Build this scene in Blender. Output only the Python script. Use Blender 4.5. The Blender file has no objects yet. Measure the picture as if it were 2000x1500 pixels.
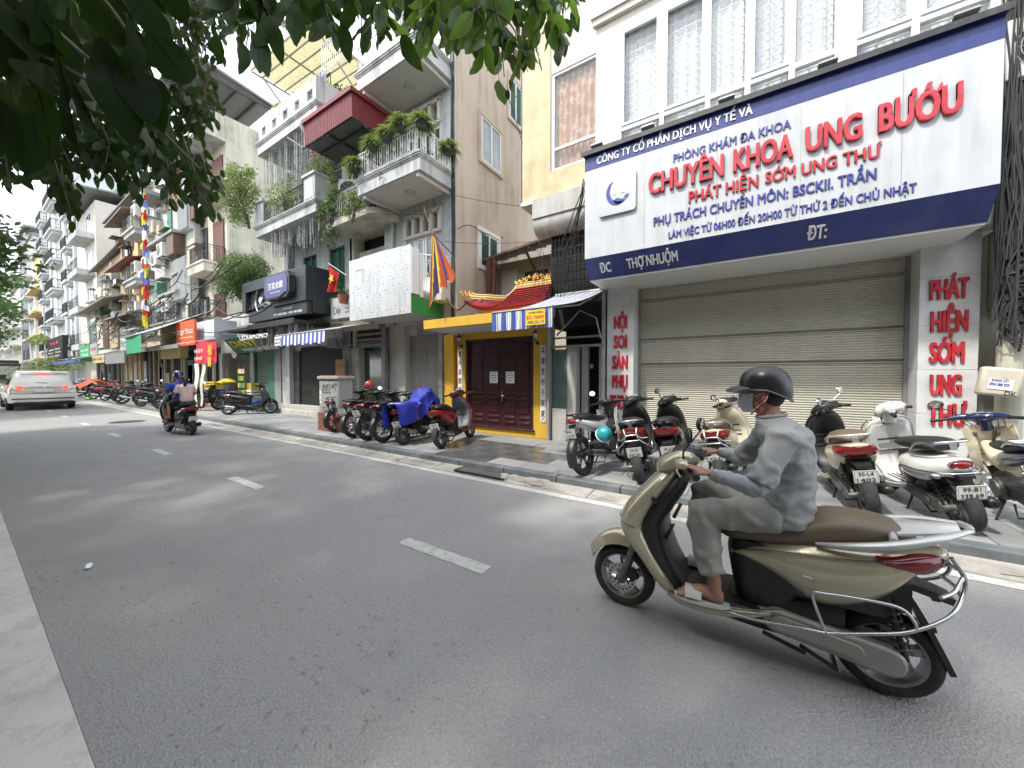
import bpy, math, random
import numpy as np
from mathutils import Vector, Matrix, noise as mnoise
R = math.radians
random.seed(7)
SC = bpy.context.scene
COL = SC.collection

# ---------------------------------------------------------------- camera
cam_d = bpy.data.cameras.new('camera')
cam = bpy.data.objects.new('camera', cam_d); COL.objects.link(cam)
cam_d.sensor_fit = 'HORIZONTAL'; cam_d.sensor_width = 36.0
cam_d.lens = 36.0 * 710 / 2000
cam_d.clip_start = 0.05; cam_d.clip_end = 1500
cam.location = (0, 0, 1.55)
cam.rotation_euler = (R(90 - 1.372), 0, R(32.95))
SC.camera = cam

# ---------------------------------------------------------------- sky, sun, exposure
SUNV = Vector((-0.42, -1.0, 1.66)).normalized()          # towards the sun
sun_elev = math.asin(SUNV.z); sun_az = math.atan2(SUNV.x, SUNV.y)
world = bpy.data.worlds.new('World'); SC.world = world; world.use_nodes = True
wn = world.node_tree.nodes; wl = world.node_tree.links; wn.clear()
sky = wn.new('ShaderNodeTexSky'); sky.sky_type = 'NISHITA'; sky.sun_disc = False
sky.sun_elevation = sun_elev; sky.sun_rotation = sun_az
sky.air_density = 1.0; sky.dust_density = 2.5; sky.ozone_density = 1.0
wtc = wn.new('ShaderNodeTexCoord'); wmp = wn.new('ShaderNodeMapping'); wmp.inputs['Scale'].default_value = (1.0, 1.0, 2.2)
wno = wn.new('ShaderNodeTexNoise'); wno.inputs['Scale'].default_value = 2.1; wno.inputs['Detail'].default_value = 7; wno.inputs['Roughness'].default_value = 0.55
wcr = wn.new('ShaderNodeValToRGB'); wcr.color_ramp.elements[0].position = 0.36; wcr.color_ramp.elements[1].position = 0.62
wmx = wn.new('ShaderNodeMixRGB'); wmx.inputs['Color2'].default_value = (10.3, 10.5, 10.8, 1)
bg = wn.new('ShaderNodeBackground'); bg.inputs['Strength'].default_value = 0.15
wo = wn.new('ShaderNodeOutputWorld')
wl.new(wtc.outputs['Generated'], wmp.inputs['Vector']); wl.new(wmp.outputs['Vector'], wno.inputs['Vector'])
wl.new(wno.outputs['Fac'], wcr.inputs['Fac'])
wml = wn.new('ShaderNodeMath'); wml.operation = 'MULTIPLY_ADD'; wml.inputs[1].default_value = 0.5; wml.inputs[2].default_value = 0.28
wl.new(wcr.outputs['Color'], wml.inputs[0]); wl.new(wml.outputs[0], wmx.inputs['Fac'])
wl.new(sky.outputs['Color'], wmx.inputs['Color1']); wl.new(wmx.outputs['Color'], bg.inputs['Color']); wl.new(bg.outputs[0], wo.inputs['Surface'])
sd = bpy.data.lights.new('sun', 'SUN'); sd.energy = 2.0; sd.angle = R(3.2); sd.color = (1.0, 0.955, 0.88)
sun = bpy.data.objects.new('sun', sd); COL.objects.link(sun); sun.location = (0, 0, 30)
sun.rotation_euler = SUNV.to_track_quat('Z', 'Y').to_euler()
SC.view_settings.view_transform = 'Standard'; SC.view_settings.look = 'None'
SC.view_settings.gamma = 1.0; SC.view_settings.exposure = 1.27
SC.view_settings.use_curve_mapping = False
SC.render.engine = 'CYCLES'
SC.cycles.max_bounces = 7; SC.cycles.diffuse_bounces = 4; SC.cycles.transparent_max_bounces = 6; SC.cycles.use_denoising = True

# ---------------------------------------------------------------- materials
def sg(r, g=None, b=None):                                 # sRGB 0-255 -> linear
 if g is None: g = b = r
 f = lambda c: ((c/255+0.055)/1.055)**2.4 if c > 10 else c/255/12.92
 return (f(r), f(g), f(b))
MATS = {}
def mat(name, col, rough=0.6, metal=0.0, var=0.0, vscale=3.0, bump=0.0, bscale=60.0, spec=0.5, coat=0.0, streak=None, dirt=None, trans=0.0, alpha=1.0, emit=None, island=0.0, coords='Object', transl=None):
 """streak=(colour, amount, scale): vertical run-down staining; dirt=(colour, amount, scale): blotches."""
 if name in MATS: return MATS[name]
 m = bpy.data.materials.new(name); m.use_nodes = True; MATS[name] = m
 nt = m.node_tree; N = nt.nodes; L = nt.links; b = N['Principled BSDF']
 b.inputs['Roughness'].default_value = rough; b.inputs['Metallic'].default_value = metal
 b.inputs['Specular IOR Level'].default_value = spec; b.inputs['Coat Weight'].default_value = coat
 b.inputs['Base Color'].default_value = (*col, 1)
 if trans: b.inputs['Transmission Weight'].default_value = trans
 if alpha < 1: b.inputs['Alpha'].default_value = alpha
 if emit: b.inputs['Emission Color'].default_value = (*col, 1); b.inputs['Emission Strength'].default_value = emit
 tc = N.new('ShaderNodeTexCoord') if coords == 'Object' else N.new('ShaderNodeNewGeometry')
 co = tc.outputs['Object'] if coords == 'Object' else tc.outputs['Position']
 last = None
 def rgb(c):
  n = N.new('ShaderNodeRGB'); n.outputs[0].default_value = (*c, 1); return n.outputs[0]
 def nz(scale, detail=5, rough_=0.6, vec=None):
  n = N.new('ShaderNodeTexNoise'); n.inputs['Scale'].default_value = scale; n.inputs['Detail'].default_value = detail; n.inputs['Roughness'].default_value = rough_
  L.new(vec or co, n.inputs['Vector']); return n
 def ramp(sock, a, c):
  n = N.new('ShaderNodeMapRange'); n.inputs['From Min'].default_value = a; n.inputs['From Max'].default_value = c; L.new(sock, n.inputs['Value']); return n.outputs[0]
 def mul(sock, k):
  n = N.new('ShaderNodeMath'); n.operation = 'MULTIPLY'; n.inputs[1].default_value = k; L.new(sock, n.inputs[0]); return n.outputs[0]
 def mix(fac, a, c):
  n = N.new('ShaderNodeMixRGB'); L.new(fac, n.inputs['Fac']); L.new(a, n.inputs['Color1']); L.new(c, n.inputs['Color2']); return n.outputs[0]
 cur = rgb(col)
 if var:
  n1 = nz(vscale, 6)
  dark = tuple(c*(1-var) for c in col); light = tuple(min(1, c*(1+var*0.7)) for c in col)
  cur = mix(ramp(n1.outputs['Fac'], 0.3, 0.7), rgb(dark), rgb(light)); last = cur
 if dirt:
  n2 = nz(dirt[2], 8, 0.7)
  cur = mix(mul(ramp(n2.outputs['Fac'], 0.48, 0.72), dirt[1]), cur, rgb(dirt[0])); last = cur
 if streak:
  mp = N.new('ShaderNodeMapping'); mp.inputs['Scale'].default_value = (1, 1, 0.07); L.new(co, mp.inputs['Vector'])
  n3 = nz(streak[2], 6, 0.65, mp.outputs[0]); n4 = nz(streak[2]*0.25, 4)
  mm = N.new('ShaderNodeMath'); mm.operation = 'MULTIPLY'; L.new(ramp(n3.outputs['Fac'], 0.40, 0.63), mm.inputs[0]); L.new(ramp(n4.outputs['Fac'], 0.32, 0.6), mm.inputs[1])
  cur = mix(mul(mm.outputs[0], streak[1]), cur, rgb(streak[0])); last = cur
 if island:
  gi = N.new('ShaderNodeNewGeometry'); hs = N.new('ShaderNodeHueSaturation')
  mr = N.new('ShaderNodeMapRange'); mr.inputs['To Min'].default_value = 1-island; mr.inputs['To Max'].default_value = 1+island
  L.new(gi.outputs['Random Per Island'], mr.inputs['Value']); L.new(mr.outputs[0], hs.inputs['Value']); L.new(cur, hs.inputs['Color'])
  cur = hs.outputs[0]; last = cur
 if last is not None: L.new(cur, b.inputs['Base Color'])
 if bump:
  nb = nz(bscale, 4); bp = N.new('ShaderNodeBump'); bp.inputs['Strength'].default_value = bump; bp.inputs['Distance'].default_value = 0.01
  L.new(nb.outputs['Fac'], bp.inputs['Height']); L.new(bp.outputs[0], b.inputs['Normal'])
  if rough > 0.15 and metal < .5:
   rr = N.new('ShaderNodeMapRange'); rr.inputs['To Min'].default_value = rough*0.75; rr.inputs['To Max'].default_value = min(1, rough*1.2); L.new(nb.outputs['Fac'], rr.inputs['Value']); L.new(rr.outputs[0], b.inputs['Roughness'])
 if transl:
  tr = N.new('ShaderNodeBsdfTranslucent'); ms = N.new('ShaderNodeMixShader'); ms.inputs[0].default_value = transl[1]
  tr.inputs['Color'].default_value = (*transl[0], 1)
  L.new(b.outputs[0], ms.inputs[1]); L.new(tr.outputs[0], ms.inputs[2]); L.new(ms.outputs[0], N['Material Output'].inputs['Surface'])
 return m
GRIME = (0.10, 0.09, 0.075)
M = {}
def D(key, *a, **k): M[key] = mat(key, *a, **k)
D('white_wall', (0.49, 0.505, 0.50), 0.8, var=.05, vscale=.7, bump=.15, bscale=30, streak=(GRIME, .6, 5), dirt=((.30,.29,.26), .42, 1.8))
D('cream_wall', (0.56, 0.52, 0.42), 0.8, var=.06, vscale=.8, bump=.15, bscale=30, streak=(GRIME, .2, 4), dirt=((.4,.36,.28), .15, 1.2))
D('cream_light', (0.56, 0.535, 0.465), 0.8, var=.04, vscale=.8, bump=.12, bscale=30, streak=((.3,.27,.2), .2, 4))
D('mustard_stone', (0.50, 0.425, 0.265), 0.75, var=.22, vscale=2.2, bump=.5, bscale=9, streak=((.28,.2,.1), .3, 5), dirt=((.66,.52,.3), .4, 3))
D('beige_side', (0.57, 0.485, 0.39), 0.85, var=.10, vscale=.6, bump=.3, bscale=14, streak=((.24,.17,.12), .55, 3.5), dirt=((.60,.52,.45), .5, 1.1))
D('stained_cream', (0.52, 0.50, 0.40), 0.85, var=.12, vscale=.6, bump=.25, bscale=14, streak=((.14,.13,.11), .7, 3), dirt=((.36,.34,.29), .5, .9))
D('grey_conc', (0.32, 0.315, 0.30), 0.9, var=.16, vscale=1.3, bump=.35, bscale=25, streak=(GRIME, .5, 5), dirt=((.18,.17,.16), .4, 3))
D('pale_conc', (0.46, 0.455, 0.42), 0.9, var=.14, vscale=1.3, bump=.35, bscale=25, streak=(GRIME, .45, 4), dirt=((.25,.24,.22), .4, 2))
D('soffit', (0.50, 0.50, 0.46), 0.8, var=.05, vscale=2, bump=.1)
D('lightbox_soffit', (0.62, 0.63, 0.60), 0.6, var=.04, vscale=2)
D('yellow_wall', (0.62, 0.37, 0.03), 0.75, var=.10, vscale=1.5, bump=.25, bscale=30, streak=((.25,.13,.02), .35, 6), dirt=((.5,.32,.08), .4, 3))
D('yellow_far', (0.56, 0.43, 0.22), 0.85, var=.12, vscale=.6, streak=((.2,.16,.1), .4, 3))  # this and the next: lightened to stand in for distance haze
D('ochre_far', (0.55, 0.45, 0.32), 0.85, var=.15, vscale=.6, streak=((.16,.12,.08), .6, 3))
D('blue_far', (0.20, 0.32, 0.42), 0.85, var=.12, vscale=.6, streak=((.1,.12,.12), .4, 3))
D('hotel_side', (0.58, 0.66, 0.72), 0.8, var=.03, vscale=.3, streak=((.3,.33,.34), .25, 2))
D('hotel_wall', (0.56, 0.58, 0.58), 0.8, var=.04, vscale=.5, streak=(GRIME, .2, 3))
D('dark_tower', (0.06, 0.07, 0.085), 0.5, var=.1, vscale=.3)
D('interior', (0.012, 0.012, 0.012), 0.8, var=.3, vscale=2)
D('door_maroon', (0.045, 0.010, 0.012), 0.42, var=.25, vscale=3, bump=.1, bscale=40, dirt=((.09,.05,.045), .35, 6))
D('frame_white', (0.74, 0.75, 0.75), 0.4, var=.03, vscale=4, dirt=((.5,.49,.46), .3, 4))
D('frame_dark', (0.04, 0.035, 0.03), 0.5, var=.2)
D('wood_red', (0.12, 0.035, 0.022), 0.6, var=.2, streak=((.04,.02,.015), .4, 6))
D('wood_brown', (0.13, 0.075, 0.045), 0.65, var=.25, vscale=4, streak=((.04,.03,.02), .5, 8))
D('shutter_green', (0.03, 0.16, 0.11), 0.55, var=.2, streak=((.1,.13,.1), .4, 8))
D('car_glass', (.015,.018,.02), .15, spec=.12)
D('glass', (0.06, 0.075, 0.08), 0.06, spec=0.9, var=.25, vscale=1.5)
D('glass_pale', (0.26, 0.30, 0.30), 0.07, spec=0.9, var=.2, vscale=3)
D('sign_white', (0.51, 0.525, 0.54), 0.33, var=.03, vscale=1.5, streak=((.30,.32,.32), .5, 7), dirt=((.42,.45,.46), .4, 2.2))
D('sign_navy', (0.017, 0.030, 0.17), 0.35, var=.12, vscale=2, streak=((.06,.075,.17), .5, 8))
D('letter_white', (0.80, 0.80, 0.80), 0.45, var=.05)
D('letter_red', (0.45, 0.022, 0.035), 0.35, var=.22, vscale=3, dirt=((.72,.12,.13), .5, 4))
D('letter_blue', (0.040, 0.055, 0.27), 0.4, var=.2, vscale=5, dirt=((.12,.14,.36), .5, 5))
D('black_metal', (0.018, 0.018, 0.018), 0.45, var=.3, vscale=5, dirt=((.09,.085,.08), .5, 5))
D('grey_metal', (0.24, 0.245, 0.25), 0.5, metal=.3, var=.2, vscale=4, dirt=((.12,.1,.08), .4, 6))
D('shutter_beige', (0.455, 0.435, 0.355), 0.5, var=.05, vscale=.8, streak=((.25,.235,.19), .22, 6), dirt=((.3,.28,.22), .3, 2))
D('pillar_stone', (0.58, 0.59, 0.58), 0.45, var=.10, vscale=3, dirt=((.33,.33,.32), .5, 4), bump=.05)
D('curtain_orange', (0.50, 0.27, 0.16), 0.9, var=.2, vscale=2, dirt=((.80,.76,.70), .9, 5))
D('room_pale', (0.70,.71,.71), .9)
D('leaf_shaded', (.0065,.014,.005), .75, var=.3, vscale=8, spec=.05, transl=((.04,.09,.01), .3))  # dark copy of leaf_over: shade under the crown put into the colour
D('leaf_lit', (.04,.085,.014), .42, island=.35, var=.25, vscale=8, spec=.4, transl=((.24,.42,.05), .42))  # bright copy of leaf_over: light from behind put into the colour
D('helmet_black', (.016,.016,.018), .33, var=.2)
D('awning_top', (.22,.25,.34), .8, var=.2)
D('curtain_white', (0.88, 0.90, 0.91), 0.9, var=.1, vscale=2)
D('roof_tile_red', (0.28, 0.022, 0.026), 0.4, var=.25, vscale=6, island=.3, dirt=((.12,.02,.02), .5, 8))
D('gold', (0.60, 0.36, 0.06), 0.45, var=.2, vscale=20, metal=.2)
D('gold_trim', (0.56, 0.42, 0.16), 0.6, var=.12, vscale=6)
D('aluminium', (0.62, 0.64, 0.65), 0.45, metal=.35, var=.10, vscale=2, bump=.15, bscale=6, streak=((.38,.38,.37), .45, 6), dirt=((.45,.45,.44), .4, 4))
D('green_panel', (0.04, 0.24, 0.06), 0.5, var=.1, streak=((.02,.1,.03), .3, 8))
D('red_sheet', (0.17, 0.022, 0.025), 0.5, var=.15, vscale=3, streak=((.07,.02,.02), .5, 8))
D('under_sheet', (0.10, 0.10, 0.095), 0.7, var=.3, vscale=4)
D('yellow_sheet', (0.74, 0.72, 0.60), 0.6, var=.1, vscale=1.5, dirt=((.2,.14,.08), .6, 5), transl=((.85,.82,.62), .5))
D('rust_roof', (0.17, 0.145, 0.125), 0.8, var=.35, vscale=3, dirt=((.32,.28,.25), .5, 2))
D('grey_roof', (0.22, 0.225, 0.235), 0.6, var=.12, vscale=2)
D('rail_white', (0.70, 0.70, 0.68), 0.5, var=.1, vscale=6, dirt=((.4,.36,.3), .4, 9))
D('rail_black', (0.02, 0.02, 0.022), 0.45, var=.2)
D('ac_white', (0.62, 0.61, 0.57), 0.5, var=.08, vscale=3, streak=(GRIME, .35, 8))
D('cable', (0.012, 0.012, 0.013), 0.6)
D('cable_grey', (0.032, 0.032, 0.034), 0.7, var=.3, vscale=2)
D('pipe_pvc', (0.40, 0.39, 0.36), 0.6, var=.15)
D('charcoal_panel', (0.024, 0.027, 0.032), 0.5, var=.15, vscale=2, dirt=((.05,.052,.055), .3, 3))
D('blue_violet', (0.05, 0.055, 0.19), 0.4, var=.1)
D('chrome', (0.72, 0.73, 0.74), 0.14, metal=1.0, var=.1, vscale=8)
D('string_light', (0.42, 0.43, 0.42), 0.6, var=.4, vscale=20)
D('brick', (0.26, 0.085, 0.055), 0.85, var=.3, vscale=6, bump=.4, bscale=50, dirt=((.3,.26,.23), .35, 9))
D('mortar', (0.33, 0.31, 0.28), 0.95, var=.2, vscale=10)
D('cabinet_grey', (0.33, 0.34, 0.315), 0.6, var=.10, vscale=3, streak=((.2,.19,.16), .5, 6), dirt=((.28,.27,.24), .5, 4))
D('paper_white', (0.74, 0.74, 0.72), 0.8, var=.06, vscale=8)
D('ink_black', (0.012, 0.012, 0.014), 0.5)
D('ink_grey', (0.09, 0.09, 0.10), 0.6)
D('red_cloth', (0.48, 0.022, 0.02), 0.85, var=.15, vscale=4, transl=((.7,.05,.03), .3))
D('red_print', (0.55, 0.03, 0.05), 0.6, var=.1)
D('yellow_print', (0.72, 0.50, 0.03), 0.6, var=.1)
D('orange_print', (0.66, 0.10, 0.03), 0.6, var=.08)
D('green_print', (0.05, 0.30, 0.13), 0.6, var=.1)
D('awning_blue', (0.055, 0.10, 0.36), 0.7, var=.15, vscale=4)
D('awning_white', (0.66, 0.67, 0.66), 0.75, var=.12, vscale=4, dirt=((.4,.38,.34), .4, 5))
D('awning_grey', (0.40, 0.40, 0.40), 0.8, var=.2, vscale=2, dirt=((.16,.15,.14), .5, 3))
D('tarp_blue', (0.028, 0.040, 0.30), 0.38, var=.15, vscale=4, bump=.2, bscale=12)
D('tarp_green', (0.05, 0.32, 0.17), 0.6, var=.1)
D('leaf_light', (0.13, 0.19, 0.055), 0.5, island=.45, var=.2, vscale=3, transl=((.26,.34,.09), .3))
D('leaf_mid', (0.065, 0.115, 0.035), 0.5, island=.45, var=.2, vscale=3, transl=((.15,.24,.06), .28))
D('leaf_far', (0.06, 0.12, 0.045), 0.6, island=.4, var=.2, vscale=1, transl=((.14,.25,.06), .3))
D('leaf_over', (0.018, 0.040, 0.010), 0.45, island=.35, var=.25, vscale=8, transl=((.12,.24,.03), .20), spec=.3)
D('dull_silver', (.30,.30,.27), .45, metal=.3, var=.15, dirt=((.16,.15,.12),.4,8))
D('leaf_dry', (0.42, 0.20, 0.05), 0.6, var=.3, vscale=8)
D('bark', (0.09, 0.075, 0.06), 0.95, var=.35, vscale=6, bump=.8, bscale=25)
D('stem', (0.045, 0.05, 0.022), 0.8, var=.3, vscale=9)
D('planter_dark', (0.06, 0.08, 0.06), 0.8, var=.2)
D('terracotta', (0.28, 0.10, 0.06), 0.8, var=.2)
# vehicles, people
D('tyre', (0.020, 0.020, 0.020), 0.85, var=.3, vscale=12, dirt=((.07,.065,.058), .5, 10), bump=.6, bscale=70)
D('rim_alloy', (0.30, 0.30, 0.30), 0.4, metal=.7, var=.2, vscale=20)
D('rim_black', (0.03, 0.03, 0.03), 0.4, var=.2)
D('plastic_black', (0.014, 0.014, 0.015), 0.42, var=.3, vscale=8, dirt=((.06,.055,.05), .3, 9))
D('plastic_grey', (0.10, 0.105, 0.11), 0.5, var=.2, vscale=8)
D('engine', (0.16, 0.16, 0.155), 0.5, metal=.55, var=.35, vscale=14, dirt=((.06,.05,.04), .6, 12))
D('steel', (0.50, 0.51, 0.52), 0.27, metal=.9, var=.15, vscale=12)
D('silver_paint', (0.50, 0.51, 0.50), 0.3, metal=.35, coat=.4, var=.05)
D('paint_champagne', (0.44, 0.40, 0.28), 0.22, metal=.3, coat=1.0, var=.05, vscale=3, dirt=((.30,.26,.18), .25, 5))
D('paint_cream', (0.52, 0.465, 0.34), 0.26, coat=.6, var=.04, vscale=3, dirt=((.4,.35,.26), .2, 5))
D('paint_white', (0.64, 0.64, 0.61), 0.22, coat=.7, var=.03, vscale=3, dirt=((.5,.48,.43), .2, 5))
D('paint_black', (0.012, 0.012, 0.013), 0.2, coat=.7, var=.3, dirt=((.05,.05,.045), .25, 6))
D('paint_maroon', (0.060, 0.010, 0.010), 0.22, coat=.7, var=.2, dirt=((.09,.04,.035), .3, 6))
D('paint_red', (0.22, 0.010, 0.014), 0.22, coat=.7, var=.2, dirt=((.2,.06,.05), .3, 6))
D('paint_navy', (0.012, 0.025, 0.085), 0.22, coat=.7, var=.2)
D('seat_brown', (0.13, 0.097, 0.062), 0.46, var=.15, vscale=4, bump=.12, bscale=300)
D('seat_black', (0.018, 0.018, 0.019), 0.5, var=.2, bump=.12, bscale=300)
D('tail_red', (0.17, 0.005, 0.007), 0.12, coat=.6, var=.3, vscale=25)
D('tail_amber', (0.55, 0.14, 0.01), 0.12, coat=.6, var=.2, vscale=25)
D('tail_lit', (0.95, 0.05, 0.03), 0.2, coat=.6, emit=1.2)
D('lens_clear', (0.42, 0.43, 0.43), 0.10, coat=.5, var=.3, vscale=25)
D('mirror_glass', (0.80, 0.84, 0.82), 0.03, metal=1.0)
D('plate_white', (0.72, 0.72, 0.70), 0.5, var=.05, vscale=14, dirt=((.4,.38,.34), .35, 16))
D('car_white', (0.80, 0.79, 0.74), 0.22, coat=.8, var=.03, vscale=2)
D('skin', (0.30, 0.155, 0.10), 0.55, var=.12, vscale=14, bump=.08, bscale=120)
D('skin_dark', (0.20, 0.10, 0.06), 0.55, var=.12, vscale=14, bump=.08, bscale=120)
D('hair', (0.010, 0.009, 0.009), 0.6, var=.3, bump=.5, bscale=150)
D('shirt_grey', (0.275, 0.285, 0.285), 0.9, var=.12, vscale=10, bump=.35, bscale=170)
D('sleeve_grey', (0.29, 0.31, 0.325), 0.85, var=.10, vscale=10, bump=.25, bscale=120)
D('trouser_grey', (0.27, 0.275, 0.245), 0.85, var=.12, vscale=8, bump=.25, bscale=140)
D('mask_cloth', (0.45, 0.48, 0.52), 0.85, var=.08)
D('shirt_blue', (0.02, 0.055, 0.30), 0.9, var=.15, vscale=8, bump=.2)
D('shirt_pink', (0.62, 0.46, 0.43), 0.9, var=.1, vscale=8, bump=.2)
D('shorts_dark', (0.02, 0.022, 0.03), 0.9, var=.2)
D('helmet_teal', (0.02, 0.30, 0.34), 0.25, coat=.6, var=.1)
D('helmet_red', (0.35, 0.06, 0.03), 0.25, coat=.6, var=.3)
D('rubber_sandal', (0.42, 0.42, 0.41), 0.6, var=.1)
D('plastic_blue', (0.02, 0.06, 0.36), 0.4, var=.1)
D('bag_green', (0.18, 0.50, 0.04), 0.4, var=.2, vscale=8)
D('carton', (0.36, 0.23, 0.13), 0.9, var=.2)

# ---------------------------------------------------------------- mesh builder
class MB:
 def __init__(s): s.v = []; s.f = []; s.mi = []; s.cur = 0
 def add(s, vs, fs, m=None):
  o = len(s.v); s.v += [tuple(v) for v in vs]; mm = s.cur if m is None else m
  for f in fs: s.f.append(tuple(i+o for i in f)); s.mi.append(mm)
  return s
 def box(s, x0, x1, y0, y1, z0, z1, m=None):
  return s.add([(x0,y0,z0),(x1,y0,z0),(x1,y1,z0),(x0,y1,z0),(x0,y0,z1),(x1,y0,z1),(x1,y1,z1),(x0,y1,z1)],
      [(0,3,2,1),(4,5,6,7),(0,1,5,4),(1,2,6,5),(2,3,7,6),(3,0,4,7)], m)
 def obox(s, c, size, rot=(0,0,0), m=None):
  from mathutils import Euler
  q = Euler(rot).to_matrix(); c = Vector(c); hx, hy, hz = [k/2 for k in size]
  vs = [c + q @ Vector((a*hx, b*hy, d*hz)) for d in (-1,1) for a, b in ((-1,-1),(1,-1),(1,1),(-1,1))]
  return s.add(vs, [(0,3,2,1),(4,5,6,7),(0,1,5,4),(1,2,6,5),(2,3,7,6),(3,0,4,7)], m)
 def quad(s, a, b, c, d, m=None): return s.add([a,b,c,d], [(0,1,2,3)], m)
 def ring(s, c, u, v, ru, rv, n=16, e=2.0):
  c = Vector(c); u = Vector(u); v = Vector(v); out = []
  for i in range(n):
   t = 2*math.pi*i/n; cs, sn = math.cos(t), math.sin(t)
   out.append(c + u*(ru*math.copysign(abs(cs)**(2/e), cs)) + v*(rv*math.copysign(abs(sn)**(2/e), sn)))
  return out
 def loft(s, rings, cap=True, m=None, close=False):
  n = len(rings[0]); vs = [p for r in rings for p in r]; fs = []
  k = len(rings)
  for i in range(k if close else k-1):
   j = (i+1) % k
   for a in range(n):
    b = (a+1) % n; fs.append((i*n+a, i*n+b, j*n+b, j*n+a))
  if cap and not close:
   fs.append(tuple(reversed(range(n)))); fs.append(tuple((k-1)*n+a for a in range(n)))
  return s.add(vs, fs, m)
 def tube(s, pts, r, n=8, m=None, close=False, e=2.0, flat=1.0, up=None):
  pts = [Vector(p) for p in pts]; k = len(pts); rs = r if isinstance(r, (list, tuple)) else [r]*k
  rings = []; pu = None
  for i, p in enumerate(pts):
   if close: t = pts[(i+1) % k]-pts[i-1]
   else: t = pts[min(i+1, k-1)]-pts[max(i-1, 0)]
   if t.length < 1e-9: t = Vector((0,0,1))
   t.normalize()
   if pu is None:
    a = Vector(up) if up else (Vector((0,0,1)) if abs(t.z) < .9 else Vector((1,0,0)))
    u = (a - t*a.dot(t)).normalized()
   else: u = (pu - t*pu.dot(t)).normalized()
   pu = u; v = t.cross(u)
   rings.append(s.ring(p, v, u, rs[i], rs[i]*flat, n, e))
  return s.loft(rings, True, m, close)
 def ctube(s, ctrl, r, n=8, m=None, seg=6, close=False, flat=1.0):
  return s.tube(spline(ctrl, seg, close), r if not isinstance(r, (list,tuple)) else lerp_list(r, len(spline(ctrl, seg, close))), n, m, close, flat=flat)
 def cyl(s, a, b, r, n=16, m=None, r2=None): return s.tube([a, b], [r, r if r2 is None else r2], n, m)
 def sph(s, c, r, nu=16, nv=10, m=None, rot=None):
  if not isinstance(r, (tuple, list)): r = (r, r, r)
  q = rot or Matrix.Identity(3); c = Vector(c); vs = [c+q@Vector((0,0,-r[2]))]; fs = []
  for j in range(1, nv):
   ph = -math.pi/2+math.pi*j/nv
   for i in range(nu):
    t = 2*math.pi*i/nu; vs.append(c+q@Vector((r[0]*math.cos(ph)*math.cos(t), r[1]*math.cos(ph)*math.sin(t), r[2]*math.sin(ph))))
  vs.append(c+q@Vector((0,0,r[2])))
  for i in range(nu): fs.append((0, 1+(i+1)%nu, 1+i))
  for j in range(nv-2):
   for i in range(nu):
    a = 1+j*nu+i; b = 1+j*nu+(i+1)%nu; fs.append((a, b, b+nu, a+nu))
  t = 1+(nv-2)*nu
  for i in range(nu): fs.append((t+i, t+(i+1)%nu, len(vs)-1))
  return s.add(vs, fs, m)
 def lathe(s, prof, origin, axis, n=24, m=None, ref=None):
  """prof: (radius, along) pairs"""
  axis = Vector(axis).normalized(); o = Vector(origin)
  a = Vector((0,0,1)) if abs(axis.z) < .9 else Vector((1,0,0)); u = (a-axis*a.dot(axis)).normalized(); v = axis.cross(u)
  vs = []; k = len(prof); fs = []
  for i in range(n):
   t = 2*math.pi*i/n; d = u*math.cos(t)+v*math.sin(t)
   for r, h in prof: vs.append(o+d*r+axis*h)
  for i in range(n):
   j = (i+1) % n
   for a_ in range(k-1): fs.append((i*k+a_, j*k+a_, j*k+a_+1, i*k+a_+1))
  return s.add(vs, fs, m)
 def prism(s, poly, y0, y1, m=None, plane='xz'):
  """poly: 2-D outline extruded between two depths"""
  def P(p, d): return {'xz': (p[0], d, p[1]), 'yz': (d, p[0], p[1]), 'xy': (p[0], p[1], d)}[plane]
  n = len(poly); vs = [P(p, y0) for p in poly]+[P(p, y1) for p in poly]
  ar = sum(poly[i][0]*poly[(i+1)%n][1]-poly[(i+1)%n][0]*poly[i][1] for i in range(n))
  fs = [tuple(range(n)), tuple(range(2*n-1, n-1, -1))]+[(i, n+i, n+(i+1)%n, (i+1)%n) for i in range(n)]
  if (ar < 0) == (plane != 'yz'): pass
  return s.add(vs, fs, m)
 def grid(s, fn, nu, nv, m=None, closeu=False):
  vs = [fn(i/(nu-1) if nu > 1 else 0, j/(nv-1)) for j in range(nv) for i in range(nu)]
  fs = [(j*nu+i, j*nu+i+1, (j+1)*nu+i+1, (j+1)*nu+i) for j in range(nv-1) for i in range(nu-1)]
  return s.add(vs, fs, m)
 def sheet(s, fn, nu, nv, thick, m=None):
  """a curved panel of real thickness: fn(u,v) -> point"""
  g = [[Vector(fn(i/(nu-1), j/(nv-1))) for i in range(nu)] for j in range(nv)]
  vs = [];
  def nrm(i, j):
   a = g[j][min(i+1, nu-1)]-g[j][max(i-1, 0)]; b = g[min(j+1, nv-1)][i]-g[max(j-1, 0)][i]
   c = a.cross(b); return c.normalized() if c.length > 1e-12 else Vector((0,0,1))
  for j in range(nv):
   for i in range(nu): vs.append(g[j][i])
  for j in range(nv):
   for i in range(nu): vs.append(g[j][i]-nrm(i, j)*thick)
  K = nu*nv; fs = []
  for j in range(nv-1):
   for i in range(nu-1):
    a, b, c, d = j*nu+i, j*nu+i+1, (j+1)*nu+i+1, (j+1)*nu+i
    fs += [(a,b,c,d), (K+d,K+c,K+b,K+a)]
  for i in range(nu-1): fs += [(i, K+i, K+i+1, i+1), ((nv-1)*nu+i+1, K+(nv-1)*nu+i+1, K+(nv-1)*nu+i, (nv-1)*nu+i)]
  for j in range(nv-1): fs += [((j+1)*nu, K+(j+1)*nu, K+j*nu, j*nu), (j*nu+nu-1, K+j*nu+nu-1, K+(j+1)*nu+nu-1, (j+1)*nu+nu-1)]
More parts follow.
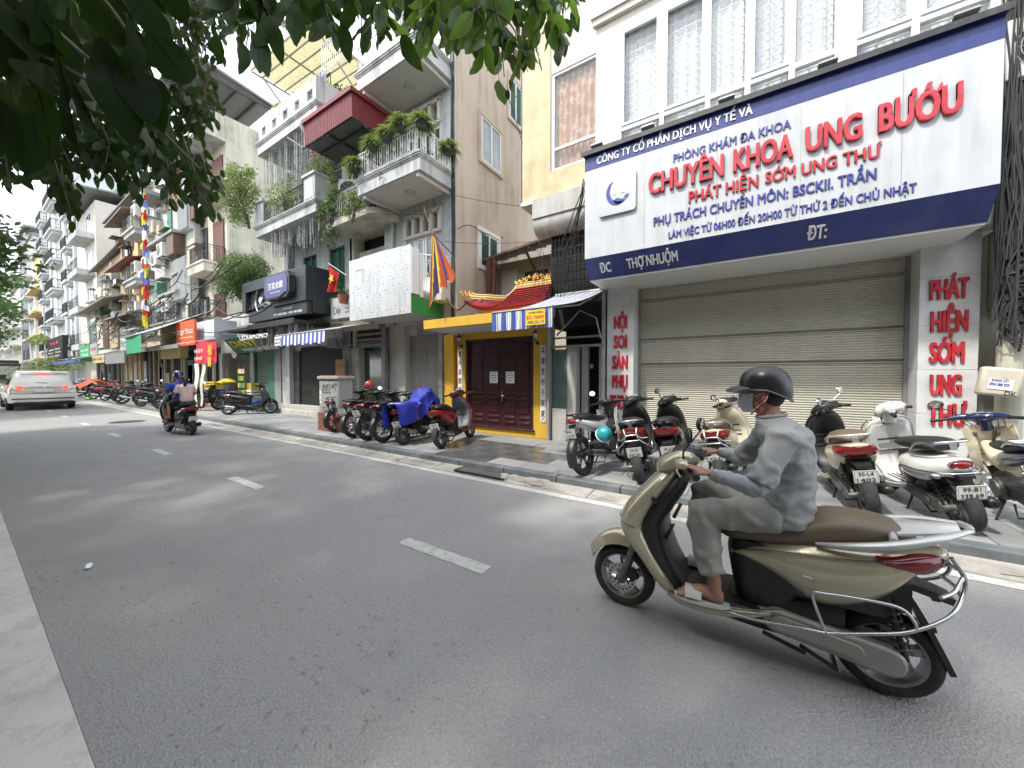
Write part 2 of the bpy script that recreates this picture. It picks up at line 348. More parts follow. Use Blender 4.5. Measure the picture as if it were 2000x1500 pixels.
  return s.add(vs, fs, m)
 def xf(s, mtx):
  s.v = [tuple(mtx @ Vector(v)) for v in s.v]; return s
 def join(s, o, mtx=None, moff=0):
  s_ = len(s.v); s.v += [tuple(mtx @ Vector(v)) if mtx else v for v in o.v]
  for f, k in zip(o.f, o.mi): s.f.append(tuple(i+s_ for i in f)); s.mi.append(k+moff)
  return s
 def mesh(s, name, mats, smooth=None):
  me = bpy.data.meshes.new(name); me.from_pydata(s.v, [], s.f); me.validate()
  if not isinstance(mats, (list, tuple)): mats = [mats]
  for m in mats: me.materials.append(M[m] if isinstance(m, str) else m)
  if len(mats) > 1 and len(me.polygons) == len(s.mi): me.polygons.foreach_set('material_index', s.mi)
  if smooth:
   me.polygons.foreach_set('use_smooth', [True]*len(me.polygons)); me.set_sharp_from_angle(angle=R(smooth))
  me.update(); return me
 def build(s, name, mats, parent=None, smooth=None, bevel=0, fix=True, loc=None):
  me = s.mesh(name, mats, smooth)
  if fix: fixn(me)
  o = bpy.data.objects.new(name, me); COL.objects.link(o)
  if parent: o.parent = parent
  if loc: o.location = loc
  if bevel:
   b = o.modifiers.new('bevel', 'BEVEL'); b.width = bevel; b.segments = 2; b.limit_method = 'ANGLE'; b.angle_limit = R(40)
   if smooth is None: me.polygons.foreach_set('use_smooth', [True]*len(me.polygons)); me.set_sharp_from_angle(angle=R(35))
  return o
import bmesh
def fixn(me):
 if len(me.polygons) > 60000: return
 b = bmesh.new(); b.from_mesh(me); bmesh.ops.recalc_face_normals(b, faces=b.faces); b.to_mesh(me); b.free()
def spline(c, seg=6, close=False):
 c = [Vector(p) for p in c]; n = len(c); out = []
 if n == 2: return c
 for i in range(n if close else n-1):
  p0 = c[(i-1) % n] if close or i > 0 else c[0]*2-c[1]; p1 = c[i]; p2 = c[(i+1) % n]; p3 = c[(i+2) % n] if close or i+2 < n else c[-1]*2-c[-2]
  for k in range(seg):
   t = k/seg; out.append(0.5*((2*p1)+(p2-p0)*t+(2*p0-5*p1+4*p2-p3)*t*t+(3*p1-p0-3*p2+p3)*t**3))
 if not close: out.append(c[-1])
 return out
def lerp_list(r, n):
 k = len(r)-1; return [r[min(int(i/(n-1)*k), k-1)]*(1-(i/(n-1)*k-min(int(i/(n-1)*k), k-1)))+r[min(int(i/(n-1)*k), k-1)+1]*(i/(n-1)*k-min(int(i/(n-1)*k), k-1)) for i in range(n)]
def catmull_st(st, seg=5):
 """smooth a list of numeric station tuples"""
 a = np.array(st, float); out = []
 n = len(a)
 for i in range(n-1):
  p0 = a[i-1] if i else 2*a[0]-a[1]; p1 = a[i]; p2 = a[i+1]; p3 = a[i+2] if i+2 < n else 2*a[-1]-a[-2]
  for k in range(seg):
   t = k/seg; out.append(0.5*((2*p1)+(p2-p0)*t+(2*p0-5*p1+4*p2-p3)*t*t+(3*p1-p0-3*p2+p3)*t**3))
 out.append(a[-1]); return [tuple(x) for x in out]

# ---------------------------------------------------------------- things
def tag(o, label=None, cat=None, group=None, kind=None):
 if label: o['label'] = label
 if cat: o['category'] = cat
 if group: o['group'] = group
 if kind: o['kind'] = kind
 return o
def thing(name, label, cat, loc=(0,0,0), rz=0, group=None, rx=0):
 o = bpy.data.objects.new(name, None); COL.objects.link(o); o.empty_display_size = .2
 o.location = loc; o.rotation_euler = (rx, 0, rz); return tag(o, label, cat, group)
def kids(o): return [c for c in KIDMAP.get(o.name, [])]
KIDMAP = {}
def copy_tree(o, swap=None):
 """a copy of a thing with copies of its parts and sub-parts; swap: {material key: material key}"""
 by = {}
 for x in COL.objects:
  if x.parent: by.setdefault(x.parent.name, []).append(x)
 def rec(a, par):
  c = a.copy(); COL.objects.link(c)
  if par is not None: c.parent = par
  if swap and a.type == 'MESH':
   for i, sl in enumerate(c.material_slots):
    nm = sl.material.name if sl.material else None
    if nm in swap: sl.link = 'OBJECT'; sl.material = M[swap[nm]]
  for k in by.get(a.name, []): rec(k, c)
  return c
 return rec(o, None)
def inst(src, name, parent=None, loc=None, rot=None, scale=None):
 o = bpy.data.objects.new(name, src); COL.objects.link(o)
 if parent: o.parent = parent
 if loc is not None: o.location = loc
 if rot is not None: o.rotation_euler = rot
 if scale is not None: o.scale = scale
 return o
def part(name, mb, mats, parent, **k): return mb.build(name, mats, parent, **k)

# ---------------------------------------------------------------- lettering
_tc = {}
def glyphs(s, bold=0.0):
 key = (s, bold)
 if key in _tc: return _tc[key]
 c = bpy.data.curves.new('txt', 'FONT'); c.body = s; c.offset = bold; c.resolution_u = 3; c.size = 1
 o = bpy.data.objects.new('txt', c); COL.objects.link(o)
 dg = bpy.context.evaluated_depsgraph_get(); me = bpy.data.meshes.new_from_object(o.evaluated_get(dg))
 v = np.array([x.co[:] for x in me.vertices]).reshape(-1, 3); f = [tuple(p.vertices) for p in me.polygons]
 bpy.data.objects.remove(o); bpy.data.meshes.remove(me); bpy.data.curves.remove(c)
 _tc[key] = (v, f); return v, f
def text_mb(s, x0, x1, z0, cap, depth=0.0, bold=0.02, mb=None):
 raw = s; HORN = {'Ớ': 'Ó', 'Ợ': 'Ọ', 'Ơ': 'O', 'Ờ': 'Ò'}; s = ''.join(HORN.get(c, c) for c in s); horns = [i for i, c in enumerate(raw) if c in HORN]
 """text in the x-z plane reading towards -y: baseline at z0, capital height cap, front face at y=-depth"""
 v, f = glyphs(s, 0.0); mb = mb or MB()
 if len(v) == 0: return mb
 xa, xb = v[:, 0].min(), v[:, 0].max(); b_ = bold*cap*.55; k = (x1-x0-2*b_)/(xb-xa); kz = (cap-2*b_*.55)/0.682
 P = [((a[0]-xa)*k+x0+b_, -depth, a[1]*kz+z0+b_*.55) for a in v]; hp = []
 for i in horns:
  hx = (glyphs(s[:i]+'O')[0][:, 0].max()-xa)*k+x0+b_; w_ = .10*k; h_ = kz
  hp += [[(hx-.9*w_, z0+.60*h_), (hx+.1*w_, z0+.62*h_), (hx+.95*w_, z0+.68*h_), (hx+1.0*w_, z0+.80*h_), (hx+.25*w_, z0+.80*h_), (hx+.2*w_, z0+.73*h_), (hx-.5*w_, z0+.70*h_)]]
 if bold > 0:                                              # heavier strokes: the outline repeated a hair apart, each at its own depth
  V2 = []; F2 = []
  for i, (dx, dz) in enumerate(((-1,-.55),(1,-.55),(-1,.55),(1,.55),(0,0))):
   o_ = len(V2); V2 += [(p[0]+dx*b_, p[1]-(depth*.02+.0002)*i, p[2]+dz*b_) for p in P]; F2 += [tuple(j+o_ for j in t) for t in f]
  P = V2; f = F2
 fs = list(f)
 if depth > 0:
  from collections import Counter
  n = len(P); P2 = P+[(p[0], 0, p[2]) for p in P]; ed = {}
  for t in f:
   for i in range(len(t)):
    a, b = t[i], t[(i+1) % len(t)]; ed[(a, b)] = ed.get((a, b), 0)+1
  for (a, b) in list(ed):
   if (b, a) not in ed: fs.append((b, a, a+n, b+n))
  P = P2
 mb.add(P, fs)
 for q in hp: mb.prism(q, -depth-.0013, -.0001 if depth else .0)
 return mb
def letters(s, x0, x1, z0, cap, y, matname, parent, depth=0.004, bold=0.02, name='lettering', mtx=None):
 mb = text_mb(s, x0, x1, z0, cap, depth, bold)
 mb.v = [(a, b+y, c) for a, b, c in mb.v]
 if mtx: mb.xf(mtx)
 return mb.build(name, matname, parent, fix=False)

# ---------------------------------------------------------------- foliage, cables
def leaf_quads(mb, c, rad, n, size, rnd, shell=0.5, droop=0.0, aspect=2.0, m=None):
 for _ in range(n):
  while True:
   p = Vector((rnd.uniform(-1,1), rnd.uniform(-1,1), rnd.uniform(-1,1)))
   if shell*rnd.random() < p.length <= 1: break
  p = Vector((p.x*rad[0], p.y*rad[1], p.z*rad[2]))+Vector(c)
  d = Vector((rnd.gauss(0,1), rnd.gauss(0,1), rnd.gauss(0,.6)-droop)).normalized(); w = d.cross(Vector((rnd.gauss(0,1), rnd.gauss(0,1), rnd.gauss(0,1)))).normalized()
  s_ = size*rnd.uniform(.6, 1.3);
  mb.add([p, p+d*s_*.5+w*s_/aspect*.5, p+d*s_, p+d*s_*.5-w*s_/aspect*.5], [(0,1,2,3)], m)
 return mb
def clumps(mb, c, rad, nclump, nleaf, size, rnd, cr=.35, **k):
 for _ in range(nclump):
  while True:
   p = Vector((rnd.uniform(-1,1), rnd.uniform(-1,1), rnd.uniform(-1,1)))
   if .45*rnd.random() < p.length <= 1: break
  q = Vector((p.x*rad[0], p.y*rad[1], p.z*rad[2]))+Vector(c); r = cr*rnd.uniform(.6, 1.2)
  leaf_quads(mb, q, (r*rad[0], r*rad[1], r*rad[2]), nleaf, size, rnd, **k)
 return mb
def sag(a, b, drop, n=10):
 a = Vector(a); b = Vector(b); return [a.lerp(b, i/n)-Vector((0,0,drop*4*(i/n)*(1-i/n))) for i in range(n+1)]
# ================================================================ GROUND
def road_material():
 m = bpy.data.materials.new('asphalt'); m.use_nodes = True; N = m.node_tree.nodes; L = m.node_tree.links; b = N['Principled BSDF']
 tc = N.new('ShaderNodeTexCoord'); co = tc.outputs['Object']
 def nz(s, d=5, r=.6):
  n = N.new('ShaderNodeTexNoise'); n.inputs['Scale'].default_value = s; n.inputs['Detail'].default_value = d; n.inputs['Roughness'].default_value = r; L.new(co, n.inputs['Vector']); return n.outputs['Fac']
 def vor(s, feat='F1'):
  n = N.new('ShaderNodeTexVoronoi'); n.inputs['Scale'].default_value = s; L.new(co, n.inputs['Vector']); return n
 def ramp(sk, a, c, o0=0., o1=1.):
  n = N.new('ShaderNodeMapRange'); n.inputs[1].default_value = a; n.inputs[2].default_value = c; n.inputs[3].default_value = o0; n.inputs[4].default_value = o1; L.new(sk, n.inputs[0]); return n.outputs[0]
 def mix(f, a, c):
  n = N.new('ShaderNodeMixRGB'); L.new(f, n.inputs[0])
  for i, k in ((1, a), (2, c)):
   if isinstance(k, tuple): n.inputs[i].default_value = (*k, 1)
   else: L.new(k, n.inputs[i])
  return n.outputs[0]
 def mul(a, c):
  n = N.new('ShaderNodeMath'); n.operation = 'MULTIPLY'; L.new(a, n.inputs[0])
  if isinstance(c, float): n.inputs[1].default_value = c
  else: L.new(c, n.inputs[1])
  return n.outputs[0]
 base = mix(ramp(nz(.35, 6), .35, .65), (0.254, 0.255, 0.251), (0.30, 0.30, 0.294))
 base = mix(mul(ramp(nz(55, 3), .35, .65), .55), base, (0.18, 0.178, 0.174))
 v = vor(95); st = ramp(v.outputs['Distance'], .10, .28, 1., 0.)          # pale aggregate chips
 pick = ramp(v.outputs['Color'], .0, 1.); pk = N.new('ShaderNodeSeparateColor'); L.new(v.outputs['Color'], pk.inputs[0])
 base = mix(mul(st, ramp(pk.outputs[0], .55, .9)), base, (0.55, 0.55, 0.53))
 v2 = vor(160); st2 = ramp(v2.outputs['Distance'], .1, .3, 1., 0.); p2 = N.new('ShaderNodeSeparateColor'); L.new(v2.outputs['Color'], p2.inputs[0])
 base = mix(mul(st2, ramp(p2.outputs[1], .4, .9, 0., .8)), base, (0.05, 0.05, 0.052))
 mp = N.new('ShaderNodeMapping'); mp.inputs['Scale'].default_value = (.08, 1.6, 1); L.new(co, mp.inputs[0])
 nt = N.new('ShaderNodeTexNoise'); nt.inputs['Scale'].default_value = 1.; nt.inputs['Detail'].default_value = 5; L.new(mp.outputs[0], nt.inputs[0])
 base = mix(mul(ramp(nt.outputs['Fac'], .45, .7), .3), base, (0.245, 0.24, 0.228))     # dusty wheel tracks
 patch = ramp(nz(1.3, 7, .75), .60, .68); base = mix(mul(patch, .30), base, (0.125, 0.125, 0.127))
 pits = mul(ramp(nz(19, 4, .62), .60, .66), ramp(nz(.55, 3), .46, .62)); base = mix(mul(pits, .55), base, (0.055, 0.054, 0.053))
 fine = mul(ramp(nz(230, 2), .55, .75), .5); base = mix(fine, base, (0.40, 0.395, 0.38))
 L.new(base, b.inputs['Base Color']); b.inputs['Roughness'].default_value = .82; b.inputs['Specular IOR Level'].default_value = .35
 bp = N.new('ShaderNodeBump'); bp.inputs['Strength'].default_value = .9; bp.inputs['Distance'].default_value = .006
 ad = N.new('ShaderNodeMath'); ad.operation = 'ADD'; L.new(v.outputs['Distance'], ad.inputs[0]); L.new(nz(60, 4), ad.inputs[1]); L.new(ad.outputs[0], bp.inputs['Height'])
 L.new(bp.outputs[0], b.inputs['Normal']); return m
M['asphalt'] = road_material()
D('road_paint', (0.46, 0.46, 0.43), 0.8, var=.12, vscale=12, dirt=((.20,.20,.195), .75, 14), bump=.4, bscale=120)
D('gutter_conc', (0.33, 0.315, 0.28), 0.9, var=.22, vscale=3, dirt=((.12,.105,.085), .65, 3.5), bump=.8, bscale=30)
D('near_conc', (0.49, 0.485, 0.455), 0.9, var=.14, vscale=1.2, dirt=((.22,.21,.19), .6, 5), bump=.5, bscale=60)
D('slate_a', (0.20, 0.212, 0.222), 0.55, var=.25, vscale=3, dirt=((.28,.28,.27), .5, 5), bump=.3, bscale=25)
D('slate_b', (0.245, 0.255, 0.26), 0.6, var=.22, vscale=4, dirt=((.10,.10,.10), .5, 4), bump=.3, bscale=25)
D('slate_c', (0.29, 0.29, 0.283), 0.65, var=.2, vscale=3, dirt=((.13,.13,.13), .5, 6), bump=.3, bscale=25)
D('slate_wet', (0.085, 0.088, 0.09), 0.30, var=.4, vscale=3, dirt=((.17,.165,.15), .6, 4))
D('kerb_slate', (0.13, 0.145, 0.155), 0.5, var=.3, vscale=5, dirt=((.22,.21,.19), .5, 6), bump=.3, bscale=30)
D('joint', (0.10, 0.095, 0.085), 0.95, var=.3, vscale=6)
D('earth', (0.16, 0.155, 0.145), 0.95, var=.2, vscale=.3)

KY = 4.62                                                   # kerb face
MB().box(-420, 260, -260, 260, -0.5, -0.02).build('ground', 'earth')['kind'] = 'structure'
MB().box(-330, 60, .28, 4.33, -.3, 0.0).build('road', 'asphalt')['kind'] = 'structure'
nc = MB(); nc.box(-330, 60, -4.6, .276, -.3, .012); near = nc.build('near_pavement', 'near_conc'); near['kind'] = 'structure'
g = MB().prism([(4.33,-.3),(KY,-.3),(KY,.036),(4.33,.004)], -330, 60, plane='yz').build('gutter', 'gutter_conc'); g['kind'] = 'structure'
# broken lumps and cracks in the gutter strip
rnd = random.Random(3)
gl = MB()
for i in range(60):
 x = rnd.uniform(-16, 4); y = rnd.uniform(4.36, 4.6); s_ = rnd.uniform(.008, .03)
 gl.sph((x, y, .004+(y-4.33)*.11), (s_*1.6, s_, s_*.5), 6, 4)
for i in range(16):
 x = -2.75+rnd.uniform(-.35, .35); gl.sph((x, 4.5+rnd.uniform(-.1, .12), .025), (rnd.uniform(.06,.14), rnd.uniform(.04,.08), rnd.uniform(.015,.04)), 7, 4)
o = gl.build('rubble', 'gutter_conc', g); o['kind'] = 'stuff'
gc = MB()
for i in range(46):
 x = rnd.uniform(-24, 3.6); y = rnd.uniform(4.36, 4.5); pts = []
 for k in range(rnd.randint(3, 6)): pts.append((x+k*rnd.uniform(.05,.12), y+rnd.uniform(-.02,.02), 0)); pts[-1] = (pts[-1][0], pts[-1][1], .0075+(pts[-1][1]-4.33)*.11)
 for a, b_ in zip(pts[:-1], pts[1:]):
  w_ = .006; gc.quad((a[0], a[1]-w_, a[2]), (b_[0], b_[1]-w_*.6, b_[2]), (b_[0], b_[1]+w_*.6, b_[2]), (a[0], a[1]+w_, a[2]))
for k in range(34):
 x = -26+k*.9; gc.quad((x, 4.335, .0075), (x+.014, 4.335, .0075), (x+.02, KY-.01, .039), (x+.006, KY-.01, .039))
o = gc.build('crack', 'joint', g, fix=False); o['kind'] = 'stuff'
# painted lines with worn, uneven edges
def stripe(x0, x1, y0, y1, z, seed, step=.25):
 r_ = random.Random(seed); mb = MB(); n = max(2, int((x1-x0)/step)); a = []; b_ = []
 for i in range(n+1):
  x = x0+(x1-x0)*i/n; a.append((x, y0+r_.uniform(-.006, .006), z)); b_.append((x, y1+r_.uniform(-.006, .006), z))
 for i in range(n): mb.quad(a[i], a[i+1], b_[i+1], b_[i])
 return mb
el = stripe(-150, 30, 4.165, 4.295, .004, 5, .5).build('edge_line', 'road_paint', fix=False); el['kind'] = 'structure'
dm = None
dash_root = thing('lane_markings', 'dashed white lane line painted along the middle of the road', 'road marking'); dash_root['kind'] = 'structure'
for k in (0, 1, 2, 3, 4, 5, 6, 7, 8, 9, 10, -1):
 x1 = -1.72-3.86*k; x0 = x1-.97
 stripe(x0, x1, 2.215, 2.345, .004, 50+k, .1).build('dash', 'road_paint', dash_root, fix=False)
# pavement slab, kerb stones, paving tiles
pv = thing('pavement', 'grey slate paved pavement with kerb stones along the shop fronts', 'pavement'); pv['kind'] = 'structure'
MB().box(-330, 60, KY+.15, 13, -.3, .105).build('mortar_bed', 'joint', pv)
MB().box(-330, -17.0, KY+.15, 7.1, .1, .12).build('far_paving', 'slate_c', pv)
MB().box(-330, -17.0, KY, KY+.15, -.3, .122).build('far_kerb', 'kerb_slate', pv, bevel=.01)
ks = MB().box(-.445, .445, 0, .148, -.2, .122).mesh('kerb_stone', 'kerb_slate');
for k in range(26):
 o = inst(ks, 'kerb_stone', pv, (3.6+.45-k*.9-.45, KY+rnd.uniform(-.006,.006), rnd.uniform(-.004,.004)), (rnd.uniform(-.01,.01), 0, rnd.uniform(-.004,.004)))
 b_ = o.modifiers.new('bevel', 'BEVEL'); b_.width = .012; b_.segments = 2
tiles = []
for key in ('slate_a', 'slate_b', 'slate_c', 'slate_wet'):
 tiles.append(MB().box(-.296, .296, -.196, .196, -.03, 0).mesh('paving_tile', key))
x = 3.9; col = 0
while x > -17.2:
 for r_ in range(6):
  yy = KY+.155+.2+r_*.4
  xx = x-(.3 if r_ % 2 else 0)
  wet = ((xx+3.9)**2/3.2+(yy-5.6)**2/.9) < rnd.uniform(.4, 1.1)
  t_ = tiles[3] if wet and rnd.random() < .75 else tiles[rnd.choice((0,0,1,1,2))]
  inst(t_, 'paving_tile', pv, (xx, yy, .12+rnd.uniform(-.0025,.0025)), (rnd.uniform(-.004,.004), rnd.uniform(-.003,.003), rnd.uniform(-.004,.004)))
 x -= .6
# storm drain grate
dg_ = thing('drain_grate', 'rusty iron storm drain grate set in the gutter by the temple', 'drain', (-3.45, 4.47, .03))
db = MB(); db.box(-.46,.46,-.115,.115,-.02,.0); db.build('pit', 'interior', dg_)
db = MB(); db.box(-.48,.48,-.125,-.105,-.01,.012); db.box(-.48,.48,.105,.125,-.01,.012); db.box(-.48,-.46,-.105,.105,-.01,.012); db.box(.46,.48,-.105,.105,-.01,.012)
db.build('frame', 'black_metal', dg_)
bm_ = MB().box(-.009,.009,-.105,.105,-.006,.010).mesh('bar', 'grey_metal')
for k in range(21): inst(bm_, 'bar', dg_, (-.42+k*.042, 0, 0), (0,0,.15))
# manhole in the road, far
mh = MB(); mh.lathe([(0,.006),(.36,.006),(.38,.010),(.42,.010),(.44,.002)], (-17.3, 3.15, 0), (0,0,1), 28); tag(mh.build('manhole_cover', 'black_metal', smooth=30), 'dark round manhole cover in the road behind the moped with two riders', 'manhole')

# ================================================================ WALL HELPERS
def wall_holes(mb, x0, x1, z0, z1, y, th, holes, m=None):
 """front wall (facing -y, outer face at y) with rectangular openings (x0,x1,z0,z1)"""
 xs = sorted({x0, x1, *[h[0] for h in holes], *[h[1] for h in holes]}); zs = sorted({z0, z1, *[h[2] for h in holes], *[h[3] for h in holes]})
 xs = [a for a in xs if x0 <= a <= x1]; zs = [a for a in zs if z0 <= a <= z1]
 for j in range(len(zs)-1):
  run = None
  for i in range(len(xs)-1):
   cx, cz = (xs[i]+xs[i+1])/2, (zs[j]+zs[j+1])/2
   solid = not any(h[0] < cx < h[1] and h[2] < cz < h[3] for h in holes)
   if solid: run = run if run is not None else xs[i]
   if run is not None and (not solid or i == len(xs)-2):
    mb.box(run, xs[i+1] if solid else xs[i], y, y+th, zs[j], zs[j+1], m); run = None
 return mb
def window_part(parent, x0, x1, z0, z1, y, frame='frame_white', glass='glass', nx=2, nz=1, fw=.05, depth=.06, name='window', back=.05, transom=None):
 """a framed window let into the wall at y (outer face); window > pane"""
 f = MB(); yf = y+.02
 f.box(x0, x1, yf, yf+depth, z0, z0+fw); f.box(x0, x1, yf, yf+depth, z1-fw, z1)
 f.box(x0, x0+fw, yf, yf+depth, z0+fw, z1-fw); f.box(x1-fw, x1, yf, yf+depth, z0+fw, z1-fw)
 for i in range(1, nx):
  c = x0+(x1-x0)*i/nx; f.box(c-fw*.5, c+fw*.5, yf+.006, yf+depth, z0+fw, z1-fw)
 zc = [z0+(z1-z0)*i/nz for i in range(1, nz)] if transom is None else [transom]
 for c in zc: f.box(x0+fw, x1-fw, yf+.009, yf+depth, c-fw*.4, c+fw*.4)
 o = f.build(name, frame, parent)
 p = MB(); p.box(x0+fw*.6, x1-fw*.6, yf+back, yf+back+.008, z0+fw*.6, z1-fw*.6); p.build('pane', glass, o)
 return o
def balcony(parent, x0, x1, y0, y1, zb, zl, wallm='white_wall', steps=True, soff='soffit'):
 """slab with moulded lip: bottom zb, ledge zl"""
 b = MB(); b.box(x0, x1, y0+.04, y1, zb, zl-.12);
 if steps:
  b.box(x0-.02, x1+.02, y0+.02, y1, zl-.12, zl-.08); b.box(x0-.05, x1+.05, y0-.01, y1, zl-.08, zl-.04); b.box(x0-.07, x1+.07, y0-.03, y1, zl-.04, zl)
  b.box(x0-.015, x1+.015, y0+.025, y1, zb-.001, zb+.03)
 o = b.build('balcony', wallm, parent, bevel=.004)
 return o
def railing(parent, path, z0, h, matn='rail_white', step=.1, ornate=True, r=.009, name='railing'):
 """railing along a plan path [(x,y),...]"""
 b = MB()
 for (xa, ya), (xb, yb) in zip(path[:-1], path[1:]):
  L_ = math.hypot(xb-xa, yb-ya); n = max(2, int(L_/step)); ux, uy = (xb-xa)/L_, (yb-ya)/L_
  for zz, rr in ((z0+h, r*2.2), (z0+h*.86, r*1.1), (z0+.06, r*1.3)): b.tube([(xa, ya, zz), (xb, yb, zz)], rr, 6)
  for i in range(n+1):
   x_, y_ = xa+ux*L_*i/n, ya+uy*L_*i/n
   b.tube([(x_, y_, z0), (x_, y_, z0+h)], r*(1.8 if i in (0, n) else 1), 4)
   if ornate and i < n and i % 3 == 1:                 # scroll work between the bars
    cx, cy = x_+ux*L_/n*.5, y_+uy*L_/n*.5
    for sgn in (1, -1):
     pts = []
     for q in range(11):
      t = q/10; w = sgn*math.sin(t*math.pi*2)*step*.42; pts.append((cx+ux*w, cy+uy*w, z0+.1+t*(h*.72)))
     b.tube(pts, r*.7, 4)
    b.sph((cx, cy, z0+h*.5), (r*2.6, r*2.6, r*3.2), 6, 4)
 return b.build(name, matn, parent, fix=False)
def ac_unit(loc, rz, label, w=.8, h=.55, d=.3, group='air conditioner units on the walls', bracket=True):
 t = thing('air_conditioner', label, 'air conditioner', loc, rz, group)
 MB().box(-w/2, w/2, -d, 0, 0, h).build('casing', 'ac_white', t, bevel=.015)
 g_ = MB(); cx = -w*.14; r_ = h*.40
 g_.lathe([(0,.004),(r_*.99,.004)], (cx, -d, h/2), (0,-1,0), 24); o = g_.build('fan_opening', 'interior', t, fix=False)
 g_ = MB()
 for q in range(1, 7): g_.tube([(cx+math.cos(a)*r_*q/6, -d-.012, h/2+math.sin(a)*r_*q/6) for a in [k*2*math.pi/20 for k in range(20)]], .0035, 4, close=True)
 for a in range(8): g_.tube([(cx, -d-.012, h/2), (cx+math.cos(a*math.pi/4)*r_, -d-.012, h/2+math.sin(a*math.pi/4)*r_)], .004, 4)
 g_.build('fan_guard', 'ac_white', t, fix=False)
 if bracket:
  g_ = MB();
  for sx in (-w*.35, w*.35): g_.box(sx-.015, sx+.015, -d, .06, -.04, -.003); g_.tube([(sx, -d+.02, -.03), (sx, .05, -.28)], .012, 5)
  g_.build('bracket', 'black_metal', t)
 return t

# ================================================================ R1  CLINIC
D('glass_clear', (0.30, 0.34, 0.35), 0.05, alpha=.16, spec=1.0)
clinic = thing('clinic_building', 'cream clinic building with wide white framed windows and beige roller shutter', 'building', (0, 7.2, 0))
def cl(mb, name, mt, **k):                                   # world coordinates -> local
 mb.xf(Matrix.Translation((0, -7.2, 0))); return mb.build(name, mt, clinic, **k)
w = MB(); wall_holes(w, -2.57, 2.62, 5.3, 9.6, 6.98, .24, [(-2.14, 1.06, 5.62, 8.05), (1.14, 2.5, 5.62, 8.05)])
w.box(-2.57, 2.52, 7.0, 7.2, 3.42, 5.3)
w.box(-2.61, 2.66, 6.90, 6.99, 8.30, 8.42); w.box(-2.64, 2.68, 6.86, 6.99, 8.42, 8.50)
w.box(-2.57, 2.62, 7.24, 12, 3.4, 12.0)
cl(w, 'wall', 'cream_light')
w = MB(); w.box(-2.5, 2.6, 7.235, 7.239, 5.3, 8.3); cl(w, 'room', 'room_pale')
def cwin(x0, x1, xs, sash):
 f = MB(); z0, z1, zt = 5.62, 8.05, 6.15; fw = .075
 for zz in (z0, zt, z1-fw): f.box(x0, x1, 6.965, 7.06, zz, zz+fw)
 for xx in [x0]+list(xs)+[x1-fw]:
  f.box(xx, xx+fw, 6.966, 7.058, z0+fw, zt); f.box(xx, xx+fw, 6.966, 7.058, zt+fw, z1-fw)
 o = cl(f, 'window', 'frame_white')
 al = [x0]+list(xs)+[x1-fw]
 for i in range(len(al)-1):
  a, b_ = al[i]+fw+.002, al[i+1]-.002
  for (za, zb) in ((z0+fw, zt), (zt+fw, z1-fw)):
   if za > 6 and i in sash:
    s_ = MB(); k = .05; yy = 6.945
    s_.box(a, b_, yy, 7.0, za+.002, za+k); s_.box(a, b_, yy, 7.0, zb-k, zb-.002); s_.box(a, a+k, yy, 7.0, za+k, zb-k); s_.box(b_-k, b_, yy, 7.0, za+k, zb-k)
    s_.xf(Matrix.Translation((0,-7.2,0))); s_.build('sash', 'frame_white', o, bevel=.004)
   p = MB(); p.box(a, b_, 7.01, 7.014, za, zb); p.xf(Matrix.Translation((0,-7.2,0))); p.build('pane', 'glass_clear', o)
 # security grille and net curtain behind the glass
 gr = MB(); zz = z0+.12
 while zz < z1: gr.box(x0, x1, 7.10, 7.112, zz, zz+.014); zz += .135
 xx = x0+.13
 while xx < x1: gr.box(xx, xx+.012, 7.112, 7.124, z0, z1); xx += .17
 gr.xf(Matrix.Translation((0,-7.2,0))); gr.build('grille', 'frame_white', o, fix=False)
 for i in range(len(al)-1):
  a, b_ = al[i]+.05, al[i+1]; c = MB(); w_ = (b_-a)*rnd.uniform(.82, .98); a += (b_-a-w_)*rnd.random()
  c.sheet(lambda u, v: (a+w_*u, 7.175+.022*math.sin(u*w_*38+.6*math.sin(v*3)), z0+.05+(z1-z0)*v), 60, 3, .003)
  c.xf(Matrix.Translation((0,-7.2,0))); c.build('curtain', 'curtain_white', o, smooth=60)
cwin(-2.14, 1.06, (-1.385, -.66, -.10, .46), (0, 1, 3))
cwin(1.14, 2.5, (1.75,), (0, 1))
# roller shutter: real slats joined, with the two deep ribs
s_ = MB(); prof = []; z = .34; k = 0
while z < 3.42:
 if any(abs(z-q) < .028 for q in (2.99, 2.24, 1.76)): prof += [(7.58, z), (7.585, z+.012), (7.62, z+.02), (7.62, z+.036), (7.575, z+.046)]; z += .05
 else: prof += [(7.608, z), (7.600, z+.006), (7.597, z+.018), (7.600, z+.030), (7.608, z+.036)]; z += .040
vs = []; fs = []
for y_, z_ in prof: vs += [(-1.88, y_, z_), (1.95, y_, z_)]
for i in range(len(prof)-1): fs.append((2*i, 2*i+1, 2*i+3, 2*i+2))
s_.add(vs, fs); sh = cl(s_, 'roller_shutter', 'shutter_beige', fix=False, smooth=50)
r_ = MB(); r_.box(-1.88, 1.95, 7.57, 7.63, .25, .34); r_.box(-1.858, -1.815, 7.54, 7.66, .12, 3.42); r_.box(1.905, 1.948, 7.54, 7.66, .12, 3.42)
r_.xf(Matrix.Translation((0,-7.2,0))); r_.build('rail', 'grey_metal', sh)
st = MB(); st.box(-1.86, 1.92, 7.42, 8.3, .1, .23); st.box(-1.86, 1.92, 7.62, 8.3, .23, .27); cl(st, 'doorstep', 'black_metal', bevel=.01)
bb = MB(); bb.box(-1.93, 2.03, 7.66, 8.0, .1, 3.4); cl(bb, 'inner_wall', 'interior')
